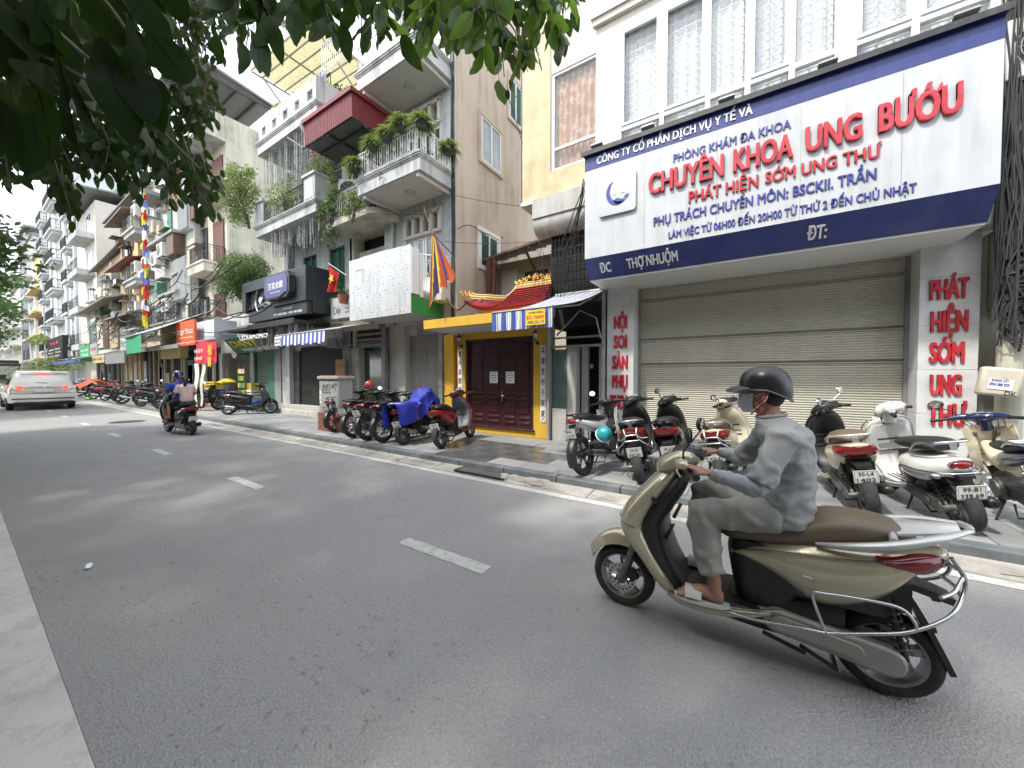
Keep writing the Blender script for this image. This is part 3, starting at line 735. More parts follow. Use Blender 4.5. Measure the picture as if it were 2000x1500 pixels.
def pillar(x0, x1, name='pillar'):
 p = MB(); cuts = [.115, .62, 1.02, 1.62, 2.22, 2.86, 3.40]
 for a, b_ in zip(cuts[:-1], cuts[1:]): p.box(x0, x1, 7.2, 7.66, a+.003, b_-.002)
 p.box(x0+.006, x1-.006, 7.206, 7.64, .11, 3.4)
 return cl(p, name, 'pillar_stone', bevel=.004)
pl = pillar(-2.385, -1.86); pr = pillar(1.95, 2.49)
def pword(s, x0, x1, z, cap, par): letters(s, x0, x1, z, cap, -.004, 'letter_red', par, .022, .055)
pword('NỘI', -2.245, -1.985, 2.47, .25, pl); pword('SOI', -2.245, -1.985, 2.09, .25, pl); pword('SẢN', -2.27, -1.97, 1.68, .26, pl)
pword('PHỤ', -2.275, -1.97, 1.30, .25, pl); pword('KHOA', -2.31, -1.93, .88, .28, pl)
pword('PHÁT', 2.04, 2.39, 2.56, .265, pr); pword('HIỆN', 2.055, 2.39, 2.13, .275, pr); pword('SỚM', 2.05, 2.365, 1.72, .27, pr)
pword('UNG', 2.065, 2.35, 1.29, .27, pr); pword('THƯ', 2.05, 2.40, .88, .28, pr)

# the big signboard
sb = thing('clinic_signboard', 'huge white and navy clinic signboard with raised red and blue Vietnamese lettering', 'sign', (0, 6.2, 0))
def sbb(mb, name, mt, par=None, **k): mb.xf(Matrix.Translation((0, -6.2, 0))); return mb.build(name, mt, par or sb, **k)
b_ = MB(); b_.box(-2.47, 2.26, 6.2, 6.98, 3.62, 5.16); face = sbb(b_, 'white_face', 'sign_white')
b_ = MB(); b_.box(-2.473, 2.263, 6.196, 6.98, 5.16, 5.44); top = sbb(b_, 'navy_band', 'sign_navy')
b_ = MB(); b_.add([(-2.473,6.196,3.62),(2.263,6.196,3.62),(2.263,6.43,3.30),(-2.473,6.43,3.30),(-2.473,6.98,3.62),(2.263,6.98,3.62),(2.263,6.98,3.30),(-2.473,6.98,3.30)],
 [(0,1,2,3),(0,3,7,4),(1,5,6,2),(4,5,1,0),(3,2,6,7)]); low = sbb(b_, 'navy_band', 'sign_navy')
b_ = MB(); b_.box(-2.46, 2.25, 6.45, 7.55, 3.27, 3.298); sbb(b_, 'soffit', 'lightbox_soffit')
b_ = MB(); b_.box(-2.52, 2.30, 6.13, 6.98, 5.445, 5.475); b_.box(-2.52, 2.30, 6.13, 6.15, 5.40, 5.445); sbb(b_, 'top_lip', 'black_metal')
sm = MB()
for x_ in (-1.45, -.42, .55, 1.5): sm.box(x_, x_+.004, 6.1985, 6.2, 3.62, 5.12)
sbb(sm, 'panel_joint', 'grey_metal', face)
def sl(s, x0, x1, z, cap, mt, par, bold, d=.028):
 letters(s, x0, x1, z, cap, -.001-(.004 if par is top else 0), mt, par, d, bold)
XP = lambda px, Y=6.2: Y*math.tan(math.atan((px-1000)/710)-R(32.95))
sl('CÔNG TY CỔ PHẦN DỊCH VỤ Y TẾ VÀ', XP(1164), XP(1462), 5.215, .125, 'letter_white', top, .04, .012)
sl('PHÒNG KHÁM ĐA KHOA', XP(1311), XP(1536), 4.865, .12, 'letter_blue', face, .03, .012)
sl('CHUYÊN', XP(1264), XP(1408), 4.455, .315, 'letter_red', face, .055, .04)
sl('KHOA', XP(1426), XP(1541), 4.465, .315, 'letter_red', face, .055, .04)
sl('UNG', XP(1564), XP(1672), 4.475, .32, 'letter_red', face, .055, .04)
sl('BƯỚU', XP(1702), XP(1862), 4.485, .33, 'letter_red', face, .055, .04)
sl('PHÁT HIỆN', XP(1341), XP(1475), 4.185, .165, 'letter_red', face, .045, .022); sl('SỚM UNG THƯ', XP(1488), XP(1710), 4.20, .155, 'letter_red', face, .045, .022)
sl('PHỤ TRÁCH CHUYÊN MÔN: BSCKII. TRẦN', XP(1274), XP(1702), 3.945, .135, 'letter_blue', face, .035, .014)
sl('LÀM VIỆC TỪ 06H00 ĐẾN 20H00 TỪ THỨ 2 ĐẾN CHỦ NHẬT', XP(1303), XP(1780), 3.70, .105, 'letter_blue', face, .03, .012)
tilt = Matrix.Translation((0, 0, 3.62)) @ Matrix.Rotation(math.atan2(.234, .32), 4, 'X') @ Matrix.Translation((0, 0, -3.62))
def low_text(s, x0, x1, z, cap): letters(s, x0, x1, z, cap, -.006, 'letter_white', low, .012, .05, mtx=tilt)
low_text('ĐC', XP(1166), XP(1188), 3.33, .17); low_text('THỢ NHUỘM', XP(1219), XP(1319), 3.33, .17); low_text('ĐT:', XP(1573), XP(1612), 3.33, .18)
# emblem: rounded plate with cross, blue crescent and open hand
def rrect(x0, x1, z0, z1, r, n=6):
 out = []
 for cx, cz, a0 in ((x1-r, z1-r, 0), (x0+r, z1-r, 90), (x0+r, z0+r, 180), (x1-r, z0+r, 270)):
  for i in range(n+1): a = R(a0+90*i/n); out.append((cx+r*math.cos(a), cz+r*math.sin(a)))
 return out
e = MB(); ex0, ex1 = XP(1169), XP(1240); e.prism(rrect(ex0, ex1, 4.28, 4.95, .06), -.045, -.001); em = e.build('emblem_plate', 'silver_paint', face)
ec, ez = (ex0+ex1)/2, 4.63
e = MB(); e.box(ec-.0, ec+.06, -.052, -.046, ez-.10, ez+.12); e.box(ec-.08, ec+.14, -.0535, -.047, ez-.03, ez+.045); e.build('cross', 'letter_white', em)
e = MB(); pts = []; n = 26
for i in range(n+1): a = R(112+ (300-112)*i/n); pts.append((ec+.01+.19*math.cos(a), ez+.21*math.sin(a)))
for i in range(n, -1, -1): a = R(112+(300-112)*i/n); wv = max(0, math.sin(math.pi*i/n))**.8*.05; pts.append((ec+.01+(.185-wv)*math.cos(a)+.012, ez+.012+(.205-wv)*math.sin(a)))
vs = [(p[0], -.056, p[1]) for p in pts]; fs = [(i, i+1, 2*n+1-i-1, 2*n+1-i) for i in range(n)]; e.add(vs, fs)
hand = [(-.02,-.19),(.06,-.205),(.13,-.165),(.215,-.085),(.205,-.075),(.14,-.115),(.19,-.07),(.18,-.06),(.11,-.11),(.15,-.125),(.14,-.14),(.06,-.125),(.0,-.10),(-.06,-.13)]
e.add([(ec+a, -.056, ez+c) for a, c in hand], [tuple(range(len(hand)))]); e.build('hand_and_crescent', 'letter_blue', em, fix=False)
# flood lights on the top lip
for x_, lb in ((XP(1165,6.3), 'leftmost flood lamp on top of the clinic signboard by the yellow wall'), (XP(1262,6.3), 'second flood lamp from the left on the clinic signboard top'),
      (XP(1412,6.3), 'third flood lamp on the signboard with its bracket hanging askew'), (XP(1603,6.3), 'fourth flood lamp from the left on the clinic signboard top'), (XP(1862,6.3), 'rightmost flood lamp near the clinic signboard corner')):
 t = thing('flood_lamp', lb, 'lamp', (x_, 6.35, 5.478), 0, 'flood lamps along the top of the clinic signboard')
 MB().obox((0, -.06, .10), (.20, .16, .035), (R(-18), 0, 0)).obox((0, -.05, .135), (.14, .1, .04), (R(-18), 0, 0)).build('lamp_housing', 'grey_metal', t, bevel=.006)
 MB().obox((0, -.065, .083), (.17, .13, .008), (R(-18), 0, 0)).build('lamp_glass', 'glass_pale', t)
 MB().tube([(-.11, -.05, .10), (-.12, 0, .03), (-.12, .05, 0)], .008, 5).tube([(.11, -.05, .10), (.12, 0, .03), (.12, .05, 0)], .008, 5).tube([(0, -.03, .14), (.02, .0, .19), (.06, .06, .05)], .005, 5).build('bracket', 'black_metal', t)
t = thing('security_camera', 'small white security camera under the left end of the clinic sign', 'camera', (-2.30, 7.1, 3.24))
MB().sph((0,0,0), .035, 10, 8).cyl((0,0,0), (0,0,.04), .04, 12).build('dome', 'paint_white', t, smooth=50); MB().cyl((0,-.03,-.005), (.0,-.045,-.012), .012, 8).build('lens', 'ink_black', t)

# ================================================================ R2 YELLOW-STONE NEIGHBOUR
r2 = thing('yellow_stone_building', 'building with mustard stone bay around a tall curtained window left of the clinic', 'building', (-3.4, 7.2, 0))
def r2b(mb, name, mt, par=None, **k): mb.xf(Matrix.Translation((3.4, -7.2, 0))); return mb.build(name, mt, par or r2, **k)
w = MB(); wall_holes(w, -4.37, -2.57, 5.46, 10.5, 7.2, .2, [(-3.64, -2.60, 5.98, 8.05)]); w.box(-4.37, -2.5, 7.4, 9, 5.46, 12); r2b(w, 'wall', 'cream_light')
w = MB(); w.box(-4.39, -3.66, 7.17, 7.199, 5.44, 10.2); w.box(-3.66, -2.57, 7.172, 7.199, 5.44, 5.97); w.box(-4.39, -4.37, 7.17, 9.2, 5.44, 10.2); r2b(w, 'stone_cladding', 'mustard_stone')
w = MB(); w.box(-4.37, -2.55, 7.1, 9, 5.36, 5.436); r2b(w, 'soffit', 'lightbox_soffit')
f = MB(); z0, z1 = 5.98, 8.05
for zz in (z0, 6.42, z1-.05): f.box(-3.64, -2.60, 7.22, 7.28, zz, zz+.05)
for xx in (-3.64, -2.65): f.box(xx, xx+.05, 7.222, 7.278, z0, z1)
wi = r2b(f, 'window', 'frame_white'); f = MB(); f.box(-3.59, -2.65, 7.25, 7.255, 6.03, 8.0); r2b(f, 'pane', 'glass_clear', wi)
f = MB(); f.sheet(lambda u, v: (-3.58+.9*u, 7.34+.025*math.sin(u*42+math.sin(v*4)), 6.0+2.0*v), 70, 4, .003); r2b(f, 'curtain', 'curtain_orange', wi, smooth=60)
f = MB(); f.box(-3.63, -2.6, 7.385, 7.39, 5.98, 8.05); r2b(f, 'room', 'room_pale', wi)
# rolled duct under the bay
du = MB(); du.box(-3.98, -2.55, 6.95, 7.6, 4.95, 5.355); du.lathe([(0,0),(.27,0),(.27,1.43),(0,1.43)], (-3.98, 7.25, 4.88), (1,0,0), 28); r2b(du, 'shutter_housing', 'pale_conc', smooth=40)
# dark barred storey above the alley door
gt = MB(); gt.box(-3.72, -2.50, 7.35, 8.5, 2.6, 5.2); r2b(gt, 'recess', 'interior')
gt = MB()
for i in range(14): gt.box(-3.68+i*.09, -3.668+i*.09, 7.28, 7.30, 3.1, 4.75)
for i in range(9):
 zz = 3.15+i*.19; gt.box(-3.70, -2.50, 7.265, 7.278, zz, zz+.012)
r2b(gt, 'window_bars', 'black_metal', fix=False)
# alley house at street level
al = thing('alley_entrance', 'narrow dark alley entrance with mint green grille between temple and clinic', 'doorway', (-3.05, 7.2, .12))
def alb(mb, name, mt, par=None, **k): mb.xf(Matrix.Translation((3.05, -7.2, -.12))); return mb.build(name, mt, par or al, **k)
w = MB(); w.box(-3.70, -3.64, 7.1, 7.4, .1, 3.1); alb(w, 'side_post', 'grey_conc', bevel=.006); w = MB(); w.box(-3.28, -3.08, 7.25, 7.5, .1, 2.15); w.box(-3.62, -3.28, 7.2, 7.32, .1, .82); w.box(-2.5, -2.43, 7.2, 7.6, .1, 3.3); alb(w, 'wall', 'pale_conc', bevel=.006)
w = MB(); w.box(-3.62, -3.28, 7.26, 7.27, .83, 2.1); alb(w, 'frosted_pane', 'glass_pale')
w = MB()
for i in range(7): w.box(-3.61+i*.052, -3.602+i*.052, 7.22, 7.235, .82, 2.12)
for zz in (.83, 1.05, 1.5, 1.95, 2.1): w.box(-3.62, -3.28, 7.21, 7.22, zz, zz+.014)
alb(w, 'grille', 'shutter_green')
w = MB(); w.box(-3.6, -2.4, 7.9, 9.4, .1, 3.3); w.box(-3.1, -2.5, 9.0, 9.4, .1, 2.6); alb(w, 'interior', 'interior')
w = MB(); w.box(-3.62, -2.45, 7.15, 7.22, 2.14, 2.19); w.box(-3.62, -2.45, 7.22, 7.27, 2.34, 2.38); w.tube([(-3.5,7.2,2.42),(-2.95,7.15,2.9),(-2.6,7.15,2.72),(-2.5,7.15,2.3)], .02, 6); alb(w, 'metal_bars', 'grey_metal')
w = MB(); w.box(-3.05, -2.9, 7.5, 7.6, .12, 2.2); w.box(-2.62, -2.55, 7.4, 7.5, .12, 2.2); alb(w, 'door_frame', 'pipe_pvc')
w = MB(); w.sph((-2.85, 7.6, 1.75), (.045,.045,.06), 10, 8); alb(w, 'lamp', 'lens_clear', smooth=60)

# ================================================================ TEMPLE
tm = thing('temple_gatehouse', 'small yellow temple gatehouse with maroon double doors and red tiled roof', 'temple', (-5.05, 7.2, .12))
def tb(mb, name, mt, par=None, **k): mb.xf(Matrix.Translation((5.05, -7.2, -.12))); return mb.build(name, mt, par or tm, **k)
w = MB(); wall_holes(w, -6.36, -3.74, .115, 2.66, 7.2, .3, [(-6.08, -4.09, .27, 2.45)]); w.box(-6.62, -6.38, 7.35, 7.6, .1, 2.7); tb(w, 'wall', 'yellow_wall', bevel=.004)
w = MB(); w.box(-6.45, -3.6, 6.10, 7.19, 2.63, 2.84); cn = tb(w, 'canopy', 'yellow_wall', bevel=.01)
w = MB(); w.box(-6.43, -3.62, 6.14, 7.19, 2.618, 2.628); tb(w, 'soffit', 'lightbox_soffit', cn)
w = MB(); w.box(-6.08, -6.02, 7.19, 7.35, .27, 2.45); w.box(-4.15, -4.09, 7.19, 7.35, .27, 2.45); w.box(-6.02, -4.15, 7.192, 7.35, 2.385, 2.45); w.box(-6.10, -4.05, 7.15, 7.35, .26, .30); fr_ = tb(w, 'door_frame', 'door_maroon', bevel=.004)
def leaf(x0, x1):
 d = MB(); d.box(x0+.003, x1-.003, 7.262, 7.30, .30, 2.385)
 o = tb(d, 'door', 'door_maroon')
 for cx in ((x0+(x1-x0)*.27), (x0+(x1-x0)*.75)):
  hw = (x1-x0)*.17
  for za, zb in ((.38, .46), (.50, .58), (.64, .88), (.95, 1.03), (1.07, 1.13), (1.22, 2.05), (2.11, 2.30)):
   p = MB(); p.box(cx-hw, cx+hw, 7.248, 7.262, za, zb); p.box(cx-hw+.025, cx+hw-.025, 7.240, 7.25, za+.02, zb-.02); q = tb(p, 'door_panel', 'door_maroon', o, bevel=.006)
 return o
d1 = leaf(-6.02, -5.0); d2 = leaf(-5.0, -4.15)
h_ = MB(); h_.box(-4.99, -4.95, 7.225, 7.24, .93, 1.18); h_.tube([(-4.97,7.225,1.06),(-4.97,7.19,1.06),(-4.88,7.185,1.055)], .009, 6); tb(h_, 'handle', 'steel', d2)
for xa, dd in ((-5.34, d1), (-4.86, d2)):
 n_ = MB(); n_.box(xa, xa+.24, 7.228, 7.234, 1.36, 1.64); no = tb(n_, 'notice', 'paper_white', dd)
 for i, (zz, c_) in enumerate(((1.59, 'NƠI LÀ NHÀ'), (1.53, 'ĐỀ NGHỊ KHÔNG'), (1.47, 'DỪNG ĐỖ XE'), (1.41, 'XIN CẢM ƠN'))):
  letters(c_, xa+.03+(.03 if i in (0,3) else 0)+5.05, xa+.21-(.03 if i in (0,3) else 0)+5.05, zz-.12, .026, .0275, 'ink_grey', no, .001, .03)
# couplet boards with brush characters
for xa, xb, txt, z1 in ((-6.335, -6.20, '德大遠聞萬戶澤', 2.22), (-3.90, -3.765, '英靈普照千家慶', 2.22)):
 n_ = MB(); n_.box(xa, xb, 7.183, 7.2, .50, z1); bo = tb(n_, 'couplet_board', 'paper_white')
 for i, ch in enumerate(txt):
  zc = z1-.12-i*.235; letters(ch, xa+.02+5.05, xb-.02+5.05, zc-.055-.12, .112, -.0185, 'ink_black', bo, .001, .012)
 if xa > -5:
  x_ = MB(); x_.tube([(xa+.02, 7.18, .52), (xb-.02, 7.18, .62)], .005, 4).tube([(xb-.02, 7.18, .52), (xa+.02, 7.18, .62)], .005, 4); tb(x_, 'cross_mark', 'ink_black', bo)
def wall_lantern(x, z, lb):
 t = thing('wall_lantern', lb, 'lantern', (x, 7.2, z), 0, 'black wall lanterns beside the temple doors')
 MB().tube([(0,0,-.14),(0,-.05,-.17),(0,-.10,-.10),(0,-.11,-.06)], .012, 6).lathe([(0,0),(.045,0),(.035,.015),(0,.02)], (0,0,-.14), (0,-1,0), 12).build('arm', 'black_metal', t)
 MB().lathe([(.0,-.07),(.035,-.06),(.06,.07),(.075,.075),(.05,.11),(.015,.13),(0,.15)], (0,-.11,0), (0,0,1), 6).build('lantern_cage', 'black_metal', t)
 MB().lathe([(.042,-.045),(.063,.06)], (0,-.11,0), (0,0,1), 6).build('lantern_glass', 'lens_clear', t)
wall_lantern(-6.22, 2.45, 'black wall lantern left of the maroon temple doors'); wall_lantern(-3.98, 2.42, 'black wall lantern right of the maroon temple doors under the striped awning')
# tiled roof: front slope with an upswept left corner; every scale tile is geometry (one joined mesh)
def roof_pt(u, v):
 ex = -5.52+u*1.97; ez = 3.03+.26*max(0, (.38-u)/.38)**2.0; ey = 6.55-.06*max(0, (.3-u)/.3)
 tx = -5.30+u*1.98 if u < .25 else -4.805+(u-.25)*(1.115/.75)
 hz = 3.32+.0*u if u < .25 else min(3.62, 3.32+(u-.25)*2.3); hy = 6.70+min(.62, max(0, u-.08)*2.6)
 return Vector((ex+(tx-ex)*v, ey+(hy-ey)*v, ez+(hz-ez)*v-.05*math.sin(math.pi*v)))
rf = MB(); rf.sheet(lambda u, v: roof_pt(u, v)-Vector((0,0,.02)), 30, 8, .05); ro = tb(rf, 'roof', 'roof_tile_red')
sc = MB(); NU, NV = 44, 11
for j in range(NV):
 for i in range(NU):
  u = (i+(.5 if j % 2 else 0))/NU; v = 1-(j+.5)/NV
  if u > .995: continue
  c = roof_pt(u, v); a = (roof_pt(min(1,u+.01), v)-roof_pt(max(0,u-.01), v)).normalized(); dn = (roof_pt(u, max(0, v-.05))-c).normalized(); nn = a.cross(dn)
  if nn.z < 0: nn = -nn
  s1 = .031; L_ = .065
  P_ = [c-a*s1+nn*.006, c+a*s1+nn*.006, c+a*s1*.95+dn*L_*.6+nn*.016, c+dn*L_+nn*.02, c-a*s1*.95+dn*L_*.6+nn*.016]
  sc.add(P_+[p-nn*.012 for p in P_], [(0,1,2,3,4),(1,0,5,6),(2,1,6,7),(3,2,7,8),(4,3,8,9),(0,4,9,5)])
o = tb(sc, 'roof_tiles', 'roof_tile_red', ro); o['kind'] = 'stuff'
rg = MB(); tp = [roof_pt(u/20, 1)+Vector((0,.02,.03)) for u in range(21)]; tp[0] += Vector((-.12,-.1,.03))
rg.tube(tp, .035, 8); rg.tube([p+Vector((0,.0,.055)) for p in tp], .022, 8); rg.tube([p+Vector((0,-.02,-.045)) for p in tp], .018, 6); tb(rg, 'ridge', 'gold_trim', ro, smooth=50)
bw = MB(); bw.box(-5.4, -3.62, 6.75, 7.4, 2.84, 3.02); bw.box(-4.7, -3.7, 7.35, 7.45, 2.9, 3.55); tb(bw, 'roof_base', 'cream_wall')
def dragon(loc, L_, flip, lb, seed):
 t = thing('gold_ridge_ornament', lb, 'ornament', loc); r0 = random.Random(seed); d = MB(); f_ = -1 if flip else 1
 pts = [(f_*(k/10*L_-L_/2), .01*math.sin(k*1.7), .05+.05*math.sin(k*1.9)+.06*(k/10)**3) for k in range(11)]
 d.ctube(pts, [.008,.016,.022,.024,.024,.022,.02,.02,.018,.022,.014], 7, seg=3)
 hp = Vector(pts[-1]); d.sph(hp+Vector((f_*.02,0,.02)), (.038,.026,.03), 9, 7); d.cyl(hp+Vector((f_*.03,0,.015)), hp+Vector((f_*.085,0,.0)), .018, 7, r2=.008)
 for k in range(16):
  p = Vector(pts[r0.randint(1, 10)]); a = r0.uniform(0, math.pi); ln = r0.uniform(.04, .085); q = p+Vector((math.cos(a)*ln, r0.uniform(-.02,.02), math.sin(a)*ln))
  d.tube([p, p.lerp(q, .6)+Vector((0,0,.015)), q], [.010,.008,.002], 5)
 for k in (2, 5, 8): p = Vector(pts[k]); d.tube([p, p+Vector((f_*.03,-.02,-.05)), p+Vector((f_*.05,-.03,-.06))], [.012,.01,.004], 5)
 d.build('ornament_body', 'gold', t, smooth=60); return t
dragon((-5.52, 6.62, 3.37), .34, True, 'gold phoenix ornament on the upswept left corner of the temple roof', 1)
dragon((-4.50, 7.33, 3.68), .40, False, 'gold dragon lying on the left part of the temple roof ridge', 2)
dragon((-3.84, 7.33, 3.68), .22, True, 'gold dragon facing left on the right end of the temple roof ridge', 4)
t = thing('gold_sun_ornament', 'gold flaming pearl standing between the dragons on the temple ridge', 'ornament', (-4.10, 7.33, 3.66)); d = MB()
for k in range(9):
 a = math.pi*k/8; d.tube([(.03*math.cos(a),0,.09+.03*math.sin(a)), (.09*math.cos(a+.15),0,.10+.10*math.sin(a)), (.11*math.cos(a),0,.10+.14*math.sin(a))], [.014,.012,.002], 5)
d.cyl((0,0,-.02), (0,0,.06), .02, 8); d.build('flames', 'gold', t); MB().sph((0,-.01,.10), .038, 12, 8).build('pearl', 'red_print', t, smooth=60)
# little wooden-eaved house behind the temple roof
bh = thing('back_house', 'small cream house with dark wooden eaves behind the temple roof', 'house', (-4.9, 9.2, 0))
def bb_(mb, name, mt, **k): mb.xf(Matrix.Translation((4.9, -9.2, 0))); return mb.build(name, mt, bh, **k)
w = MB(); w.box(-6.4, -4.2, 9.2, 11, 2.0, 4.95); bb_(w, 'wall', 'cream_wall')
w = MB(); w.box(-6.3, -5.75, 9.16, 9.199, 3.6, 4.7); bb_(w, 'door', 'frame_white'); w = MB(); w.box(-5.5, -4.75, 9.17, 9.199, 3.9, 4.55); bb_(w, 'window', 'frame_dark')
w = MB(); w.add([(-6.4,8.3,4.80),(-4.1,8.3,5.05),(-4.1,9.6,5.45),(-6.4,9.6,5.20),(-6.4,8.3,4.86),(-4.1,8.3,5.11),(-4.1,9.6,5.51),(-6.4,9.6,5.26)], [(0,1,2,3),(4,7,6,5),(0,4,5,1),(1,5,6,2),(2,6,7,3),(3,7,4,0)])
for i in range(7): x_ = -6.2+i*.33; w.obox((x_, 8.8, 4.95+i*.033), (.06,1.0,.08), (R(17),0,0))
w.tube([(-5.0,8.4,4.85),(-5.0,9.15,4.3)], .04, 6); bb_(w, 'eaves', 'wood_brown')
w = MB(); w.tube([(-6.0,8.35,2.9),(-6.0,8.35,4.85)], .05, 8); w.box(-6.25,-6.1,8.3,8.36,3.9,4.8); bb_(w, 'post', 'wood_red')

# ---------------- striped awning in front of the alley
D('awning_under', (0.16, 0.16, 0.17), 0.85, var=.1)
aw = thing('striped_awning', 'blue and white striped retractable awning with scalloped valance over the alley', 'awning', (-2.97, 7.2, 3.28))
A0, A1 = -.56, .54; fr = (-2.35, -.70)                       # front bar: dy, dz
fb = MB(); ns = 60
bands = []
x_ = A0; r0 = random.Random(5); pat = [('b', .085), ('w', .02), ('b', .012), ('w', .045), ('k', .008), ('w', .02)]
i = 0
while x_ < A1: c_, wd = pat[i % 6]; bands.append((x_, min(A1, x_+wd), 1 if c_ == 'w' else (2 if c_ == 'k' else 0))); x_ += wd; i += 1
for xa, xb, c_ in bands:
 for k in range(6):
  t0, t1 = k/6, (k+1)/6; dz = lambda t: fr[1]*t-.06*math.sin(math.pi*t)
  a = [(xa, fr[0]*t0, dz(t0)), (xb, fr[0]*t0, dz(t0)), (xb, fr[0]*t1, dz(t1)), (xa, fr[0]*t1, dz(t1))]
  fb.add(a+[(p[0], p[1], p[2]-.006) for p in a], [(0,1,2,3), (7,6,5,4), (0,3,7,4), (1,5,6,2)], c_)
fb.build('fabric', ['awning_top', 'awning_grey', 'ink_grey'], aw, fix=False)
vb = MB()
def vz(x): return -.30-.018*abs(math.sin((x-A0)*math.pi/.14))**.6
for xa, xb, c_ in bands:
 n = max(1, int((xb-xa)/.02))
 for k in range(n):
  p, q = xa+(xb-xa)*k/n, xa+(xb-xa)*(k+1)/n; wy = lambda x, z: fr[0]-.012-.022*math.sin((x-A0)*40)*(-z/.3)
  z0 = fr[1]; vb.add([(p, wy(p,0), z0), (q, wy(q,0), z0), (q, wy(q,-.15), z0-.15), (p, wy(p,-.15), z0-.15), (q, wy(q,-.3), z0+vz(q)), (p, wy(p,-.3), z0+vz(p))], [(0,1,2,3), (3,2,4,5)], c_)
vb.build('valance', ['awning_blue', 'awning_white', 'ink_grey'], aw, fix=False, smooth=60)
sgm = MB(); sgm.box(.10, .44, fr[0]-.045, fr[0]-.040, fr[1]-.27, fr[1]-.045); yp = sgm.build('advert_patch', 'yellow_print', aw)
letters('ĐỨC THÀNH', .12, .42, fr[1]-.18, .05, fr[0]-.0455, 'red_print', yp, .001, .05); letters('0985.552.119', .14, .42, fr[1]-.25, .045, fr[0]-.0455, 'ink_grey', yp, .001, .03); letters('MÁI HIÊN DI ĐỘNG', .16, .40, fr[1]-.095, .022, fr[0]-.0455, 'ink_black', yp, .001, .03)
am = MB(); am.tube([(A0, fr[0], fr[1]-.01), (A1, fr[0], fr[1]-.01)], .022, 8); am.tube([(A0, 0, .0), (A1, 0, .0)], .035, 8)
for xx in (A0+.06, A1-.06): am.tube([(xx, 0, -.03), (xx-.0, -1.2, -.50), (xx, fr[0]+.02, fr[1]-.02)], .016, 6)
am.build('arm', 'grey_metal', aw)
# ================================================================ helpers for the rest of the row
_s, _c = math.sin(R(32.95)), math.cos(R(32.95)); _cp, _sp = math.cos(R(-1.372)), math.sin(R(-1.372))
def _ray(px, py):
 u = (px-1000)/710; v = (750-py)/710; up = v*_cp+_sp; fw = -v*_sp+_cp
 return (-_s*fw+_c*u, _c*fw+_s*u, up)
def at(px, py, Y):                                           # a point of the photograph on a facade plane y = Y
 r = _ray(px, py); t = Y/r[1]; return (r[0]*t, Y, 1.55+r[2]*t)
def gnd(px, py, z=0.0):
 r = _ray(px, py); t = (z-1.55)/r[2]; return (r[0]*t, r[1]*t, z)
def rect(x0, x1, z0, z1): return (min(x0,x1), max(x0,x1), min(z0,z1), max(z0,z1))
class Bld:
 """a building: an Empty at its base; parts are given in world coordinates"""
 def __init__(s, name, label, cat, x, y=7.2, group=None): s.o = thing(name, label, cat, (x, y, 0), 0, group); s.t = Matrix.Translation((-x, -y, 0))
 def p(s, mb, name, mt, par=None, **k):
  if name in ('pier', 'post', 'ledge', 'display', 'green_frame', 'pilaster', 'loose_strip', 'vent', 'panel') and len(mb.f)*8 == len(mb.v)*6 and len(mb.v) > 8:
   for i in range(0, len(mb.v), 8): q = MB().add(mb.v[i:i+8], [(0,3,2,1),(4,5,6,7),(0,1,5,4),(1,2,6,5),(2,3,7,6),(3,0,4,7)]); o = s.p(q, name, mt, par, **k)
   return o
  mb.xf(s.t); return mb.build(name, mt, par or s.o, **k)
 def win(s, x0, x1, z0, z1, y, frame='frame_white', glass='glass', nx=2, nz=1, fw=.05, name='window', sill=None):
  f = MB(); f.box(x0, x1, y-.05, y+.02, z0, z0+fw); f.box(x0, x1, y-.05, y+.02, z1-fw, z1); f.box(x0, x0+fw, y-.05, y+.02, z0+fw, z1-fw); f.box(x1-fw, x1, y-.05, y+.02, z0+fw, z1-fw)
  for i in range(1, nx): c = x0+(x1-x0)*i/nx; f.box(c-fw*.5, c+fw*.5, y-.045, y+.02, z0+fw, z1-fw)
  for i in range(1, nz): c = z0+(z1-z0)*i/nz; f.box(x0+fw, x1-fw, y-.042, y+.02, c-fw*.4, c+fw*.4)
  o = s.p(f, name, frame); q = MB(); q.box(x0+fw*.7, x1-fw*.7, y-.02, y-.008, z0+fw*.7, z1-fw*.7); s.p(q, 'pane', glass, o)
  if sill: q = MB(); q.box(x0-.08, x1+.08, y-.12, y, z0-.07, z0-.003); s.p(q, 'sill', sill, o)
  return o
def sidewin(B, X, y0, y1, z0, z1, frame='frame_white', glass='glass_pale', fw=.06, trim='beige_side', shut=False):
 """window in a wall facing +x"""
 f = MB(); f.box(X-.02, X+.05, y0-.1, y1+.1, z1, z1+.1); f.box(X-.02, X+.05, y0-.1, y1+.1, z0-.08, z0); f.box(X-.02, X+.04, y0-.1, y0, z0, z1); f.box(X-.02, X+.04, y1, y1+.1, z0, z1)
 tr = B.p(f, 'window', trim)
 f = MB(); f.box(X, X+.03, y0, y1, z0, z0+fw); f.box(X, X+.03, y0, y1, z1-fw, z1)
 for yy in (y0, (y0+y1)/2-fw/2, y1-fw): f.box(X, X+.032, yy, yy+fw, z0, z1)
 B.p(f, 'frame', frame, tr)
 if shut:
  f = MB(); n = int((z1-z0)/.06)
  for k in range(n): f.obox((X+.012, (y0+y1)/2, z0+fw+k*(z1-z0-2*fw)/n+.03), (.01, y1-y0-2*fw, .055), (0, R(25), 0))
  B.p(f, 'louvres', 'shutter_green', tr)
 else: f = MB(); f.box(X+.002, X+.008, y0+fw, y1-fw, z0+fw, z1-fw); B.p(f, 'pane', glass, tr)
